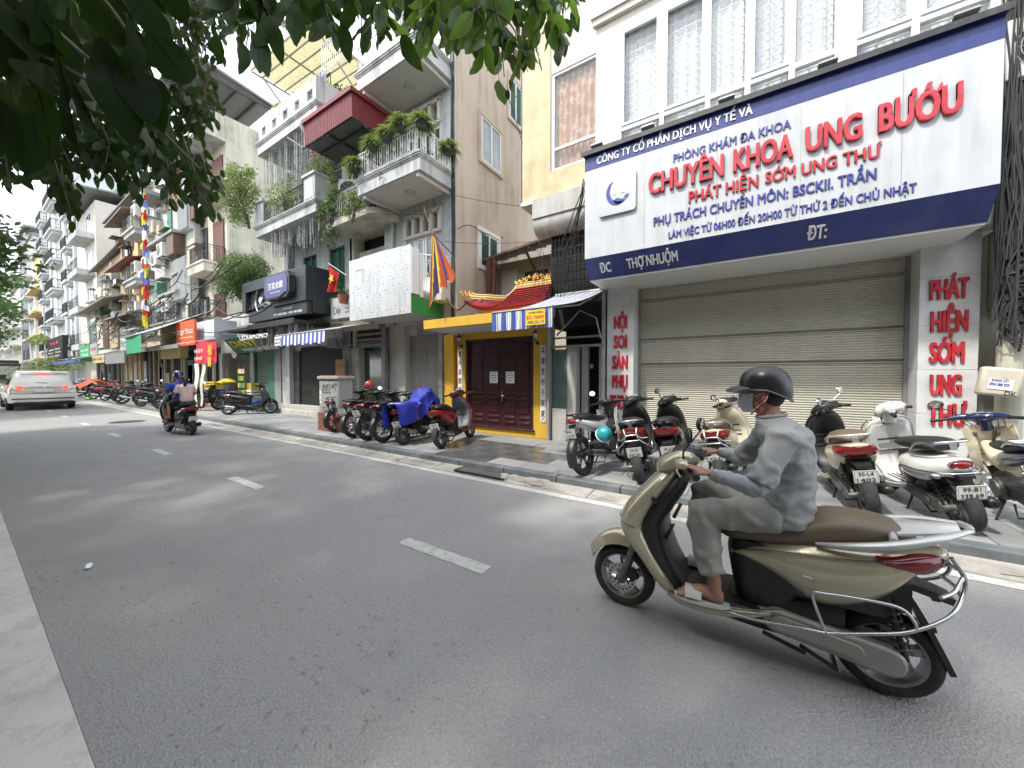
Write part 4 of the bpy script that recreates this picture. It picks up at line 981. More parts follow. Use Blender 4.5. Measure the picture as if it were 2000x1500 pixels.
def spider(loc, s_, seed, lb, grp, pot='planter_dark', mt='leaf_light', n=110, drop=.6):
 t = thing('potted_plant', lb, 'plant', loc, 0, grp); r0 = random.Random(seed)
 MB().lathe([(0,0),(s_*.30,0),(s_*.40,s_*.5),(s_*.43,s_*.5),(s_*.43,s_*.56),(s_*.36,s_*.56),(0,s_*.5)], (0,0,-s_*.56), (0,0,1), 12).build('pot', pot, t)
 m_ = MB()
 for k in range(n):
  a = r0.uniform(0, 2*math.pi); el_ = r0.uniform(-.35, 1.35); L_ = s_*r0.uniform(.65, 1.15); d = Vector((math.cos(a)*math.cos(el_), math.sin(a)*math.cos(el_), math.sin(el_)))
  w = Vector((-math.sin(a), math.cos(a), 0))*s_*.042; P_ = []
  for q in range(4):
   tq = q/3; P_.append(d*L_*tq+Vector((math.cos(a)*.15*L_*tq, math.sin(a)*.15*L_*tq, -drop*L_*tq**2)))
  m_.add([P_[0]-w*.6, P_[0]+w*.6, P_[1]+w, P_[1]-w, P_[2]+w*.8, P_[2]-w*.8, P_[3]], [(0,1,2,3), (3,2,4,5), (5,4,6)])
 o = m_.build('leaves', mt, t, fix=False); return t
def bush(name, loc, rad, seed, lb, cat='plant', grp=None, mt='leaf_mid', ncl=30, nl=60, size=.05, stems=True, cr=.35, stuffy=True):
 t = thing(name, lb, cat, loc, 0, grp); r0 = random.Random(seed); m_ = MB(); clumps(m_, (0,0,0), rad, ncl, nl, size, r0, cr=cr); m_.build('foliage', mt, t, fix=False)
 if stems:
  s2 = MB()
  for k in range(9):
   q = Vector((r0.uniform(-.8,.8)*rad[0], r0.uniform(-.8,.8)*rad[1], r0.uniform(-.3,.8)*rad[2])); b0 = Vector((r0.uniform(-.1,.1)*rad[0], 0, -rad[2]*1.05))
   s2.ctube([b0, b0.lerp(q,.5)+Vector((r0.uniform(-.1,.1),0,.05)), q], [.02*max(rad), .012*max(rad), .004], 5, seg=3)
  s2.build('stems', 'stem', t)
 return t

# ================================================================ R4  WHITE BALCONY HOUSE
XR, XL = -6.45, -10.85
B4 = Bld('balcony_house', 'tall white house with stacked moulded balconies and a peeling beige side wall', 'building', -8.6)
dw = [(-8.30, -6.95, 3.78, 6.0), (-8.30, -6.95, 6.85, 8.85)]
w = MB(); wall_holes(w, -8.78, XR, 3.0, 12.0, 7.2, .25, dw); w.box(-9.15, -8.80, 7.12, 7.44, 3.0, 9.0); w.box(XR-.34, XR-.002, 7.17, 7.199, 3.0, 11.9); B4.p(w, 'wall', 'white_wall')
w = MB(); w.box(-6.75, XR+.01, 7.21, 14.5, 2.9, 13.6); w.box(-9.3, -6.76, 7.46, 14, 3.0, 11.9); B4.p(w, 'side_wall', 'beige_side')
w = MB(); w.box(-10.9, -9.16, 8.1, 13, 3.0, 9.3); w.box(-11.0, -10.8, 7.2, 13, 0.1, 9.2); B4.p(w, 'rear_wall', 'stained_cream')
sidewin(B4, XR+.012, 8.30, 9.28, 7.66, 8.92); sidewin(B4, XR+.012, 8.24, 9.12, 4.66, 5.66, shut=True, trim='frame_white'); sidewin(B4, XR+.012, 9.75, 10.5, 9.7, 11.0, shut=True, trim='beige_side')
# balcony doors: small-paned transoms over glazed double doors
for (x0, x1, z0, z1) in dw:
 f = MB(); zt = z1-.52
 for k in range(5): xx = x0+(x1-x0)*k/4; f.box(xx-.05, xx+.05, 7.14, 7.40, zt, z1)
 f.box(x0-.06, x1+.06, 7.14, 7.40, z1-.04, z1+.06); f.box(x0-.06, x1+.06, 7.16, 7.40, zt-.05, zt+.02); fo = B4.p(f, 'transom_frame', 'cream_light')
 for k in range(4):
  a = x0+(x1-x0)*k/4+.07; b_ = a+(x1-x0)/4-.14; f = MB(); f.box(a, b_, 7.37, 7.385, zt+.04, z1-.04)
  o = B4.p(f, 'transom_pane', 'glass', fo); f = MB()
  for q in range(1, 3): f.box(a+(b_-a)*q/3-.008, a+(b_-a)*q/3+.008, 7.355, 7.369, zt+.04, z1-.04)
  for q in range(1, 4): zz = zt+.04+(z1-zt-.08)*q/4; f.box(a, b_, 7.35, 7.366, zz-.008, zz+.008)
  B4.p(f, 'muntins', 'frame_dark', o)
 for k in range(4):
  a = x0+(x1-x0)*k/4+.01; b_ = a+(x1-x0)/4-.02; f = MB(); fw = .075
  f.box(a, a+fw, 7.27, 7.32, z0, zt-.05); f.box(b_-fw, b_, 7.27, 7.32, z0, zt-.05); f.box(a+fw, b_-fw, 7.27, 7.32, z0, z0+.5); f.box(a+fw, b_-fw, 7.27, 7.32, zt-.05-fw, zt-.05)
  o = B4.p(f, 'door', 'frame_white', bevel=.004); f = MB(); f.box(a+fw, b_-fw, 7.29, 7.30, z0+.5, zt-.05-fw); B4.p(f, 'pane', 'glass', o)
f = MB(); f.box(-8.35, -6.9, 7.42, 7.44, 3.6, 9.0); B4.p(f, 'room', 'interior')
# the two right-hand balconies
for zb, zl, seed in ((6.33, 6.75, 1), (9.05, 9.50, 2)):
 b1 = balcony(B4.o, -8.78+8.6, XR+8.6, 5.97-7.2, 0, zb, zl)
 q = MB(); q.box(-8.7, XR-.08, 6.05, 7.15, zb-.006, zb-.002); q.xf(B4.t); q.build('ceiling', 'soffit', b1)
 q = MB(); q.box(-8.62, -8.54, 6.05, 7.19, zb-.10, zb-.008); q.box(XR-.16, XR-.08, 6.05, 7.19, zb-.10, zb-.008); q.xf(B4.t); q.build('edge_beam', 'soffit', b1)
 railing(b1, [(-8.72+8.6, -.02), (-8.72+8.6, 5.99-7.2), (XR-.04+8.6, 5.99-7.2), (XR-.04+8.6, -.02)], zl, .62, step=.085)
 q = MB(); q.lathe([(0,-.05),(.10,-.05),(.125,-.02),(.15,-.015),(.15,0)], (-7.45, 6.6, zb-.002), (0,0,1), 22); q.xf(B4.t); q.build('ceiling_lamp', 'pipe_pvc', b1, smooth=40)
q = MB(); q.tube([(-7.72+.06*math.cos(a), 5.93+.0, 6.53+.07*math.sin(a)) for a in [k*.6 for k in range(10)]], .012, 6); q.tube([(-7.78,5.93,6.5),(-7.80,5.93,6.42)], .01, 5); B4.p(q, 'iron_hook', 'wood_red')
# third-floor roof slab and top storey pieces
q = MB(); q.box(-8.62, XR+.15, 6.5, 12, 11.9, 12.12); B4.p(q, 'roof_slab', 'pale_conc')
q = MB(); wall_holes(q, -8.6, -6.7, 9.5, 11.9, 7.19, .008, [(-8.1, -7.1, 9.6, 11.4)]); B4.p(q, 'wall', 'white_wall')
B4.win(-8.05, -7.15, 9.6, 11.4, 7.25, 'frame_white', 'glass', 3, 1)
railing(B4.o, [(-10.6+8.6, -1.1), (-8.7+8.6, -1.1)], 10.3, .9, step=.1)
# red corrugated lean-to over the recessed left bay
def corrugated(B, fnA, fnB, n, amp, nm, mt, steps=2, par=None):
 """sheet between two edge curves with ribs along"""
 m_ = MB(); k = n*4+1
 def f(u, v):
  a = Vector(fnA(u)); b_ = Vector(fnB(u)); p = a.lerp(b_, v); w_ = amp if int(round(u*(k-1))) % 4 in (1, 2) else 0
  return p+Vector(f.n)*w_
 f.n = (0,-1,0) if abs(Vector(fnA(0)).z-Vector(fnB(0)).z) > abs(Vector(fnA(0)).y-Vector(fnB(0)).y) else (0,0,1)
 m_.sheet(f, k, steps, .004); return B.p(m_, nm, mt, par)
LT = thing('lean_to_roof', 'dark red corrugated metal lean-to roof over the plant-filled left bay', 'roof', (-9.6, 7.2, 8.2)); BL = Bld.__new__(Bld); BL.o = LT; BL.t = Matrix.Translation((9.6, -7.2, -8.2))
corrugated(BL, lambda u: (-10.68+u*2.25, 5.62, 8.72), lambda u: (-10.68+u*2.25, 5.62, 8.06), 26, .022, 'front_cladding', 'red_sheet')
q = MB(); q.box(-8.445, -8.43, 5.63, 8.0, 8.06, 8.72); BL.p(q, 'side_cladding', 'red_sheet')
q = MB(); q.box(-10.72, -8.38, 5.56, 8.1, 8.725, 8.76); q.box(-10.72, -8.38, 5.54, 5.60, 8.66, 8.76); q.box(-8.42, -8.36, 5.6, 8.1, 8.66, 8.76); BL.p(q, 'roof_sheet', 'red_sheet')
q = MB(); q.box(-10.66, -8.46, 5.65, 8.1, 8.06, 8.09)
BL.p(q, 'ceiling', 'under_sheet'); q = MB()
for yy in (6.0, 6.8, 7.6): q.box(-10.6, -8.46, yy, yy+.06, 7.99, 8.058)
q.box(-9.6, -9.54, 5.66, 8.1, 8.0, 8.057); q.tube([(-10.7,5.6,8.02),(-11.8,5.7,8.75)], .03, 6); BL.p(q, 'beam', 'frame_dark')
q = MB(); q.tube([(-10.72,5.55,8.70),(-10.72,5.55,8.62),(-10.70,5.66,8.5),(-10.70,5.66,8.05)], .055, 9); BL.p(q, 'downpipe', 'pipe_pvc', smooth=50)
# shed and pipes seen between the roofs
SH = Bld('roof_shed', 'narrow red corrugated roof shed with grey vent pipes between two white houses', 'shed', -9.9, 8.2)
q = MB(); q.box(-10.5, -9.3, 8.2, 9.8, 9.3, 11.9); SH.p(q, 'wall', 'red_sheet'); q = MB(); q.tube([(-10.2,7.6,9.0),(-10.2,7.6,11.6)], .07, 8); q.tube([(-10.2,7.6,10.9),(-9.5,7.6,10.9)], .06, 8); q.tube([(-10.45,7.5,9.0),(-10.45,7.5,11.3)], .05, 8); SH.p(q, 'vent_pipe', 'pipe_pvc', smooth=50)
# recessed left bay: mid balcony with rounded corner, dark loggia
q = MB(); pl_ = [(-10.95, 7.9), (-10.95, 6.35), (-8.95, 6.35)]+[(-8.95+.4*math.sin(a), 6.75-.4*math.cos(a)) for a in [R(18*k) for k in range(1, 6)]]+[(-8.55, 7.9)]
q.prism([(p[0], p[1]) for p in pl_], 6.02, 6.18, plane='xy'); b5 = B4.p(q, 'balcony', 'stained_cream', bevel=.01)
railing(b5, [(-10.9+8.6, 6.4-7.2), (-9.0+8.6, 6.4-7.2), (-8.66+8.6, 6.62-7.2), (-8.6+8.6, 7.15-7.2)], 6.18, .78, step=.09, ornate=False)
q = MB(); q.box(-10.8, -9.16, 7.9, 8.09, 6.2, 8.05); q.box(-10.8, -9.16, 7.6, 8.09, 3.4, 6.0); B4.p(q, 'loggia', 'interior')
q = MB(); q.box(-9.10, -8.80, 7.2, 7.5, 3.2, 9.05); B4.p(q, 'pier', 'cream_wall')
B4.win(-10.5, -9.3, 3.7, 5.5, 7.58, 'pipe_pvc', 'glass', 2, 2)
q = MB(); q.box(-11.05, -9.12, 7.35, 7.6, 5.2, 5.55); B4.p(q, 'lintel', 'pale_conc')
tag(ac_unit((-10.15, 6.95, 6.55), R(20), 'boxy white air conditioner inside the dark plant-filled bay', .85, .62)[ 'label'] and SH.o) if False else ac_unit((-10.35, 7.0, 6.9), R(35), 'boxy white air conditioner in the plant-filled bay under the red roof', .85, .62)
# plants on the balcony railing
rp = [(-8.78, 5.9, 7.12, .30, 'leftmost spider plant hanging on the white balcony railing'), (-8.0, 5.9, 7.40, .27, 'second spider plant from the left on the white balcony railing'), (-7.45, 5.9, 7.45, .28, 'third spider plant from the left on the white balcony railing'),
   (-6.95, 5.92, 7.52, .30, 'bushiest spider plant near the middle of the white railing'), (-6.42, 6.05, 7.46, .29, 'spider plant at the front corner of the white balcony'), (-6.34, 6.85, 7.25, .28, 'rightmost round spider plant on the balcony side railing')]
for i, (x_, y_, z_, s_, lb) in enumerate(rp): spider((x_, y_, z_), s_*1.25, 20+i, lb, 'spider plants along the white balcony railing', n=260)
bush('potted_plant', (-6.75, 6.3, 6.95), (.3, .25, .3), 31, 'small leafy plant behind the side railing of the white balcony', size=.07, ncl=8, nl=30)
bush('potted_plant', (-8.35, 6.3, 7.75), (.42, .3, .42), 32, 'broad-leaved dark plant beside the red lean-to roof', mt='leaf_mid', size=.15, ncl=8, nl=14)
bush('potted_plant', (-10.6, 6.35, 6.55), (.5, .3, .45), 33, 'large leafy plants spilling over the left end of the mid balcony', size=.14, ncl=14, nl=26, mt='leaf_mid')
bush('potted_plant', (-9.5, 6.3, 6.35), (.38, .25, .45), 34, 'pale hanging plants on the middle of the mid balcony', size=.10, ncl=12, nl=30, mt='leaf_light')
bush('potted_plant', (-8.85, 6.4, 6.45), (.3, .25, .3), 35, 'small plants at the rounded corner of the mid balcony', size=.09, ncl=8, nl=26, mt='leaf_mid')
bush('potted_plant', (-10.3, 6.3, 7.1), (.35, .25, .2), 36, 'bright tuft of leaves in front of the air conditioner', size=.14, ncl=6, nl=22, mt='leaf_light')
bush('hanging_plant', (-10.75, 6.35, 5.75), (.25, .2, .38), 37, 'dried brown hanging plant under the mid balcony', size=.09, ncl=9, nl=24, mt='leaf_mid', stems=False)
# metal clad balcony box above the garage
MBX = Bld('metal_clad_balcony', 'balcony boxed in with pale perforated aluminium sheets and a green end panel', 'balcony', -8.1)
r0 = random.Random(9)
q = MB(); q.box(-9.37, -6.90, 6.16, 7.2, 3.10, 3.30); q.box(-9.30, -6.97, 6.2, 7.2, 3.3, 3.7); MBX.p(q, 'slab', 'soffit')
xs = [-9.37, -8.83, -8.28, -7.72, -7.30, -6.88]
for a, b_ in zip(xs[:-1], xs[1:]):
 q = MB(); q.box(a+.002, b_-.002, 6.10, 6.125, 3.06+r0.uniform(0,.01), 4.73+r0.uniform(-.02,.02)); o = MBX.p(q, 'aluminium_sheet', 'aluminium', bevel=.004)
 q = MB()
 for k in range(int(120*(b_-a))):
  x_ = r0.uniform(a+.03, b_-.03); z_ = 3.12+.085*int(r0.uniform(0, 18.5)); L_ = r0.choice((.02, .028, .035)); q.box(x_, x_+.009, 6.0975, 6.0998, z_, z_+L_)
 oo = MBX.p(q, 'slots', 'ink_grey', o); oo['kind'] = 'stuff'
q = MB(); q.box(-6.895, -6.875, 6.12, 7.19, 3.06, 3.50); MBX.p(q, 'green_panel', 'green_panel')
q = MB(); q.box(-6.91, -6.86, 6.12, 6.36, 3.55, 4.66); q.box(-6.90, -6.85, 6.38, 6.48, 3.5, 4.6); MBX.p(q, 'loose_strip', 'frame_white')
q = MB(); q.box(-7.6, XR, 6.7, 7.18, 3.45, 3.62); q.box(-6.86, XR-.02, 6.75, 7.2, 3.62, 3.95); bq = MBX.p(q, 'parapet', 'cream_light')
railing(MBX.o, [(-6.88+8.1, 6.5-7.2), (-6.55+8.1, 6.80-7.2), (-6.5+8.1, 7.15-7.2)], 3.62, .95, step=.08)
# ground floor under it: open garage with metal post
GF = Bld('garage_front', 'grey panelled garage front under the metal clad balcony', 'garage', -8.4)
q = MB(); q.box(-9.12, -8.42, 7.24, 7.5, .1, 3.06); q.box(-9.4, XR-.02, 7.3, 7.5, 2.7, 3.2); GF.p(q, 'wall', 'pale_conc')
q = MB()
for za, zb in ((.12, 1.0), (1.02, 1.9), (1.92, 2.7)): q.box(-8.40, -6.98, 7.42, 7.46, za, zb)
GF.p(q, 'panel', 'grey_conc', bevel=.006)
q = MB(); q.box(-6.95, -6.82, 7.1, 7.2, .11, 3.05); q.box(-9.32, -9.16, 7.1, 7.22, .11, 3.05)
for k in range(9): q.box(-6.97, -6.80, 7.09, 7.21, .3+k*.32, .33+k*.32); q.box(-9.34, -9.14, 7.09, 7.23, .3+k*.32, .33+k*.32)
GF.p(q, 'post', 'grey_metal'); q = MB(); q.box(-6.80, -6.47, 7.16, 7.4, .1, 2.62); GF.p(q, 'wall_end', 'yellow_wall')
q = MB(); q.box(-10.85, -9.32, 7.5, 7.55, .12, 2.5); GF.p(q, 'glass_front', 'shutter_green')
q = MB(); q.box(-11.0, -9.3, 7.25, 7.5, 2.45, 3.05); GF.p(q, 'lintel', 'grey_conc')
q = MB()
for k in range(3): q.box(-10.7, -9.5, 7.235, 7.26, 2.55+k*.17, 2.64+k*.17)
GF.p(q, 'vent', 'interior')
q = MB(); q.box(-11.0, -10.55, 7.18, 7.4, .1, 2.45); GF.p(q, 'pier', 'pale_conc')
q = MB(); q.box(-10.5, -9.4, 7.38, 7.42, .2, 2.35); GF.p(q, 'glass_door', 'glass')
q = MB(); q.box(-11.3, -9.5, 7.12, 7.2, 3.0, 3.32); q.box(-12.0, -9.4, 7.1, 7.2, 3.30, 3.34); GF.p(q, 'beam', 'cream_wall')
sg1 = Bld('long_white_sign', 'long white shop sign with small blue lettering behind the red flag', 'sign', -10.4, 7.0)
q = MB(); q.box(-11.7, -9.35, 6.94, 7.0, 3.42, 4.10); so = sg1.p(q, 'board', 'sign_white')
for i, tx in enumerate(('CÀ PHÊ - GIẢI KHÁT', 'CƠM VĂN PHÒNG - ĐỒ ĂN NHANH', 'Nhận đặt tiệc', 'ĐT: 098 3355')): letters(tx, -.5, .75-.12*i, 3.94-i*.13, .055, -.062, 'letter_blue', so, .001, .02)
letters('Cơm', -1.15, -.75, 3.55, .25, -.062, 'ink_grey', so, .001, .02)
# palm pot on the metal box, flag poles
def palm(loc, L_, n, seed, lb, mt='leaf_light', trunk=.0):
 t = thing('potted_palm', lb, 'plant', loc); r0 = random.Random(seed); m_ = MB(); s2 = MB()
 for k in range(n):
  a = 2*math.pi*k/n+r0.uniform(-.3,.3); el_ = r0.uniform(.35, 1.3); l_ = L_*r0.uniform(.7, 1.1); pts = []
  for q in range(8):
   tq = q/7; pts.append(Vector((math.cos(a)*math.cos(el_)*l_*tq*(1+.3*tq), math.sin(a)*math.cos(el_)*l_*tq*(1+.3*tq), trunk+l_*math.sin(el_)*tq-.55*l_*tq*tq)))
  s2.tube(pts, [.012*L_]*4+[.006*L_]*4, 4)
  for q in range(1, 8):
   for sgn in (1, -1):
    for hh in (0, .5):
     p = pts[q].lerp(pts[q-1], hh); d = (pts[q]-pts[q-1]).normalized(); w = d.cross(Vector((0,0,1))).normalized()*sgn; tip = p+(w*.8+d*.6)*l_*.30*(1-abs(q/7-.45))+Vector((0,0,-.06*l_))
     m_.add([p, p.lerp(tip,.5)+d*.018*l_, tip, p.lerp(tip,.5)-d*.018*l_], [(0,1,2,3)])
 m_.build('fronds', mt, t, fix=False); s2.build('stems', 'stem', t)
 MB().lathe([(0,0),(.13,0),(.17,.25),(0,.25)], (0,0,-.25), (0,0,1), 12).build('pot', 'terracotta', t); return t
palm((-8.65, 6.65, 4.35), .85, 13, 5, 'bright green palm standing behind the metal clad balcony')
palm((-9.35, 6.75, .85), .95, 16, 8, 'dark palm in the garage behind the parked motorbikes', 'leaf_mid')
palm((-10.6, 6.7, 4.05), .7, 11, 12, 'spindly palm-leaved plant above the long white sign', 'leaf_mid')
bush('hanging_vine', (-10.35, 6.85, 3.75), (.22, .12, .5), 44, 'green vine hanging over the long white sign', size=.07, ncl=9, nl=28, mt='leaf_light', stems=False)
def cloth(B, fn, nu, nv, nm, mt, th=.003): m_ = MB(); m_.sheet(fn, nu, nv, th); return B.p(m_, nm, mt, smooth=60)
FV = Bld('vietnam_flag', 'red flag with yellow star hanging from a pole beside the metal clad balcony', 'flag', -9.9, 6.2)
fx, fz = at(645, 0, 6.2)[0], at(650, 520, 6.2)[2]
q = MB(); q.tube([(fx-.18, 6.15, fz+.10), (fx+.5, 6.3, fz-.33)], .013, 6); FV.p(q, 'pole', 'grey_metal')
def flagfn(u, v): return (fx-.12+u*.52-.05*v, 6.12+.05*math.sin(u*9+v*3)*(.4+v), fz+.02-.36*u*.85-v*(.78-.25*u))
cloth(FV, flagfn, 14, 10, 'flag_cloth', 'red_cloth')
st_ = MB(); cs = Vector(flagfn(.52, .42)); pts = []
for k in range(10):
 a = math.pi/2+k*math.pi/5+.25; rr = .15 if k % 2 == 0 else .062; pts.append((cs.x+rr*math.cos(a), cs.y-.055, cs.z+rr*math.sin(a)))
st_.add(pts+[(cs.x, cs.y-.06, cs.z)], [(i, (i+1) % 10, 10) for i in range(10)]); FV.p(st_, 'star', 'yellow_print', fix=False)
FF = Bld('festival_flag', 'five-coloured festival flag with ragged edge hanging on the corner of the white balcony', 'flag', -6.7, 6.0)
p0 = Vector(at(830, 425, 5.9)); p1 = Vector(at(846, 458, 5.9))
q = MB(); q.tube([p0+Vector((-.03,0,.25)), p0+Vector((.0,0,.12)), p1, p1+Vector((.25,.4,-.4))], .012, 6); FF.p(q, 'pole', 'wood_red')
D('violet_cloth', (0.075, 0.045, 0.16), 0.85, transl=((.15,.08,.3), .3)); D('yellow_cloth', (0.62, 0.58, 0.05), 0.85, transl=((.7,.65,.08), .3)); D('orange_cloth', (0.55, 0.11, 0.03), 0.85, transl=((.7,.15,.05), .3))
fm = MB(); order = ['orange_cloth', 'yellow_cloth', 'violet_cloth', 'yellow_cloth', 'orange_cloth', 'violet_cloth', 'orange_cloth']; o_mats = ['orange_cloth', 'yellow_cloth', 'violet_cloth']
tl_, tr_ = p1+Vector((-.03,0,.02)), p1+Vector((.05,.05,-.1)); bl_, br_ = Vector(at(838, 603, 5.85)), Vector(at(893, 540, 5.95))
NUF, NVF = 42, 30
def ffn(u, v):
 a = tl_.lerp(tr_, u); b_ = bl_.lerp(br_, u); spread = v**.8; p = a.lerp(b_, v); L_ = 1-(.10*abs(math.sin(u*math.pi*5))+.12*math.sin(u*2.4)*0)*v
 return Vector((p.x, p.y+.05*math.sin(u*24)*spread, a.z+(b_.z-a.z)*v*L_))
for j in range(NVF-1):
 for i in range(NUF-1):
  uu = (i+.5)/(NUF-1); c_ = o_mats.index(order[min(6, int((uu*7+.8*(j/NVF))))])
  fm.add([ffn(i/(NUF-1), j/(NVF-1)), ffn((i+1)/(NUF-1), j/(NVF-1)), ffn((i+1)/(NUF-1), (j+1)/(NVF-1)), ffn(i/(NUF-1), (j+1)/(NVF-1))], [(0,1,2,3)], c_)
FF.p(fm, 'flag_cloth', o_mats, fix=False, smooth=60)

# ================================================================ R6  WHITE HOUSE WITH STRING LIGHTS
B6 = Bld('white_terrace_house', 'white house with pierced roof parapet and curtains of string lights below its balconies', 'building', -12.9)
w = MB(); wall_holes(w, -14.6, -10.95, .1, 9.25, 7.2, .3, [(-13.9, -13.0, 3.6, 5.9), (-12.2, -11.3, 3.6, 5.9), (-14.0, -11.4, 6.9, 8.9)]); w.box(-14.9, -14.62, 7.0, 7.3, .1, 9.2); w.box(-10.98, -10.9, 7.2, 14, .1, 9.2); w.box(-14.9, -14.6, 7.3, 13, .1, 9.2); w.box(-14.5, -10.99, 7.5, 13, 9.0, 9.25)
B6.p(w, 'wall', 'white_wall'); w = MB(); w.box(-14.5, -11, 7.52, 7.56, .2, 9.0); B6.p(w, 'room', 'interior')
for x_ in (-13.45, -11.75):
 q = MB();
 for k in range(22): q.obox((x_-.21, 7.3, 3.75+k*.095), (.36, .02, .08), (R(30),0,0)); q.obox((x_+.21, 7.3, 3.75+k*.095), (.36, .02, .08), (R(30),0,0))
 q.box(x_-.44, x_-.40, 7.25, 7.35, 3.6, 5.9); q.box(x_-.02, x_+.02, 7.25, 7.35, 3.6, 5.9); q.box(x_+.40, x_+.44, 7.25, 7.35, 3.6, 5.9); B6.p(q, 'louvred_shutter', 'shutter_green')
B6.win(-13.9, -11.5, 6.95, 8.85, 7.35, 'frame_dark', 'glass', 4, 1)
bu = balcony(B6.o, -14.6+12.9, -10.8+12.9, 6.0-7.2, 0, 9.28, 9.68); bl = balcony(B6.o, -14.85+12.9, -10.9+12.9, 6.0-7.2, 0, 6.46, 6.84)
q = MB(); wall_holes(q, -14.5, -10.84, 9.68, 10.45, 6.04, .16, [(-14.28+k*.74, -14.0+k*.74, 9.84, 10.12) for k in range(5)]); q.box(-11.0, -10.84, 6.2, 9.5, 9.25, 10.45); q.box(-14.5, -14.34, 6.2, 9.5, 9.25, 10.45); par_ = B6.p(q, 'parapet', 'white_wall', bevel=.006)
for k in range(5):
 a = -14.28+k*.74; q = MB(); q.tube([(a,6.1,9.84),(a+.28,6.1,10.12)], .022, 4); q.tube([(a+.28,6.12,9.84),(a,6.12,10.12)], .022, 4); B6.p(q, 'lattice', 'white_wall', par_)
q = MB(); q.box(-14.8, -14.25, 6.02, 6.3, 6.84, 7.6); q.box(-11.55, -10.92, 6.02, 7.1, 6.84, 7.58); q.box(-11.60, -10.88, 5.97, 7.1, 7.58, 7.66); q.box(-14.84, -14.2, 5.97, 6.34, 7.6, 7.68); pi_ = B6.p(q, 'pier', 'white_wall', bevel=.008)
q = MB(); q.prism(rrect(-11.46, -11.02, 6.92, 7.5, .06), 6.008, 6.019); B6.p(q, 'panel', 'hotel_wall', pi_, bevel=.004)
railing(B6.o, [(-14.25+12.9, 6.08-7.2), (-11.55+12.9, 6.08-7.2)], 6.84, .66, 'rail_black', step=.09)
def strings(B, x0, x1, ya, yb, ztop, seed, len_fn):
 r0 = random.Random(seed); m_ = MB(); n = int((x1-x0)/.036)
 for i in range(n):
  x_ = x0+(x1-x0)*i/n; y_ = r0.uniform(ya, yb); L_ = len_fn((x_-x0)/(x1-x0))*r0.uniform(.75, 1.1); z_ = ztop
  k = int(L_/.05)
  m_.box(x_-.003, x_+.003, y_-.003, y_+.003, z_-L_, z_)
  for q in range(k): s_ = r0.uniform(.009, .015); zz = z_-q*.05-r0.uniform(0,.03); m_.box(x_-s_, x_+s_, y_-s_, y_+s_, zz-s_*1.6, zz)
 o = B.p(m_, 'string_lights', 'string_light', fix=False); o['kind'] = 'stuff'; return o
strings(B6, -14.5, -10.9, 6.1, 6.9, 9.27, 3, lambda u: .55+1.0*math.sin(math.pi*min(1, .15+u*.8))**1.2)
strings(B6, -14.7, -10.95, 6.1, 6.9, 6.45, 4, lambda u: .5+.35*math.sin(math.pi*u*2)**2)
# roof terrace: yellow ribbed canopy on posts
RC = Bld('terrace_canopy', 'translucent yellow ribbed canopy over the roof terrace of the white house', 'canopy', -12.6, 6.8)
ca, cb, cc = Vector(at(491, 143, 6.0)), Vector(at(604, 41, 6.0)), Vector(at(706, 112, 8.4)); cz = (ca.z+cb.z)/2
ax, bx_ = ca.x, cb.x; yf, yk = 6.0, 9.0
def can(u, v): return Vector((ax+(bx_-ax)*u, yf+(yk-yf)*v, cz+.9*v*.0+(.25*(1-u))))
m_ = MB(); m_.sheet(lambda u, v: can(u, v)+Vector((0,0,.02*(int(u*60) % 2))), 61, 3, .006); RC.p(m_, 'canopy_sheet', 'yellow_sheet')
m_ = MB()
for k in range(9): p, q_ = can(0, k/8), can(1, k/8); m_.tube([p-Vector((0,0,.06)), q_-Vector((0,0,.06))], .028, 4)
for u in (0, .5, 1): m_.tube([can(u,0)-Vector((0,0,.1)), can(u,1)-Vector((0,0,.1))], .04, 4)
for u in (.02, .98): m_.tube([can(u,.95)-Vector((0,0,.1)), (can(u,.95).x, can(u,.95).y, 9.6)], .04, 6)
m_.tube([can(.98,.1)-Vector((0,0,.1)), (can(.98,.9).x, can(.98,.9).y, 10.2)], .03, 6); m_.tube([can(.02,.1)-Vector((0,0,.1)), (can(.02,.9).x, can(.02,.9).y, 10.2)], .03, 6); RC.p(m_, 'frame', 'pipe_pvc')
railing(B6.o, [(-14.3+12.9, 6.6-7.2), (-11.0+12.9, 6.6-7.2)], 10.45, .5, 'rail_black', step=.12)
bush('terrace_plants', (-12.4, 6.7, 10.75), (1.3, .35, .35), 51, 'straggly plants and laundry along the roof terrace parapet', size=.08, ncl=16, nl=26, mt='leaf_mid')
bush('terrace_plants', (-11.05, 7.6, 10.7), (.4, .8, .4), 52, 'dark plants at the corner of the roof terrace under the yellow canopy', size=.1, ncl=14, nl=30, mt='leaf_mid')
tj = thing('laundry', 'blue jeans hanging over the roof terrace railing', 'clothes', (-11.25, 6.5, 10.6)); MB().sheet(lambda u, v: (.55*u-.3, .04*math.sin(u*12), .45-.6*v-.1*math.sin(u*6)), 14, 6, .02).build('jeans', 'paint_navy', tj, smooth=60)
tj = thing('dragon_decoration', 'yellow carved scroll decoration at the left end of the white parapet', 'ornament', (-13.9, 6.2, 10.45)); MB().ctube([(-.5,0,.05),(-.2,0,.2),(.05,0,.12),(.3,0,.3),(.55,0,.28)], [.03,.06,.05,.06,.02], 6).build('scroll', 'gold_trim', tj)
bush('balcony_plants', (-12.7, 6.05, 7.35), (1.0, .4, .5), 53, 'leafy plants with pink flowers behind the black railing of the lower white balcony', size=.07, ncl=34, nl=46, mt='leaf_light')
bush('balcony_plants', (-11.2, 6.3, 7.95), (.7, .35, .45), 54, 'bougainvillea with pink blossom above the white balcony pier', size=.07, ncl=20, nl=36, mt='leaf_light')
D('blossom', (.62, .10, .22), .6)
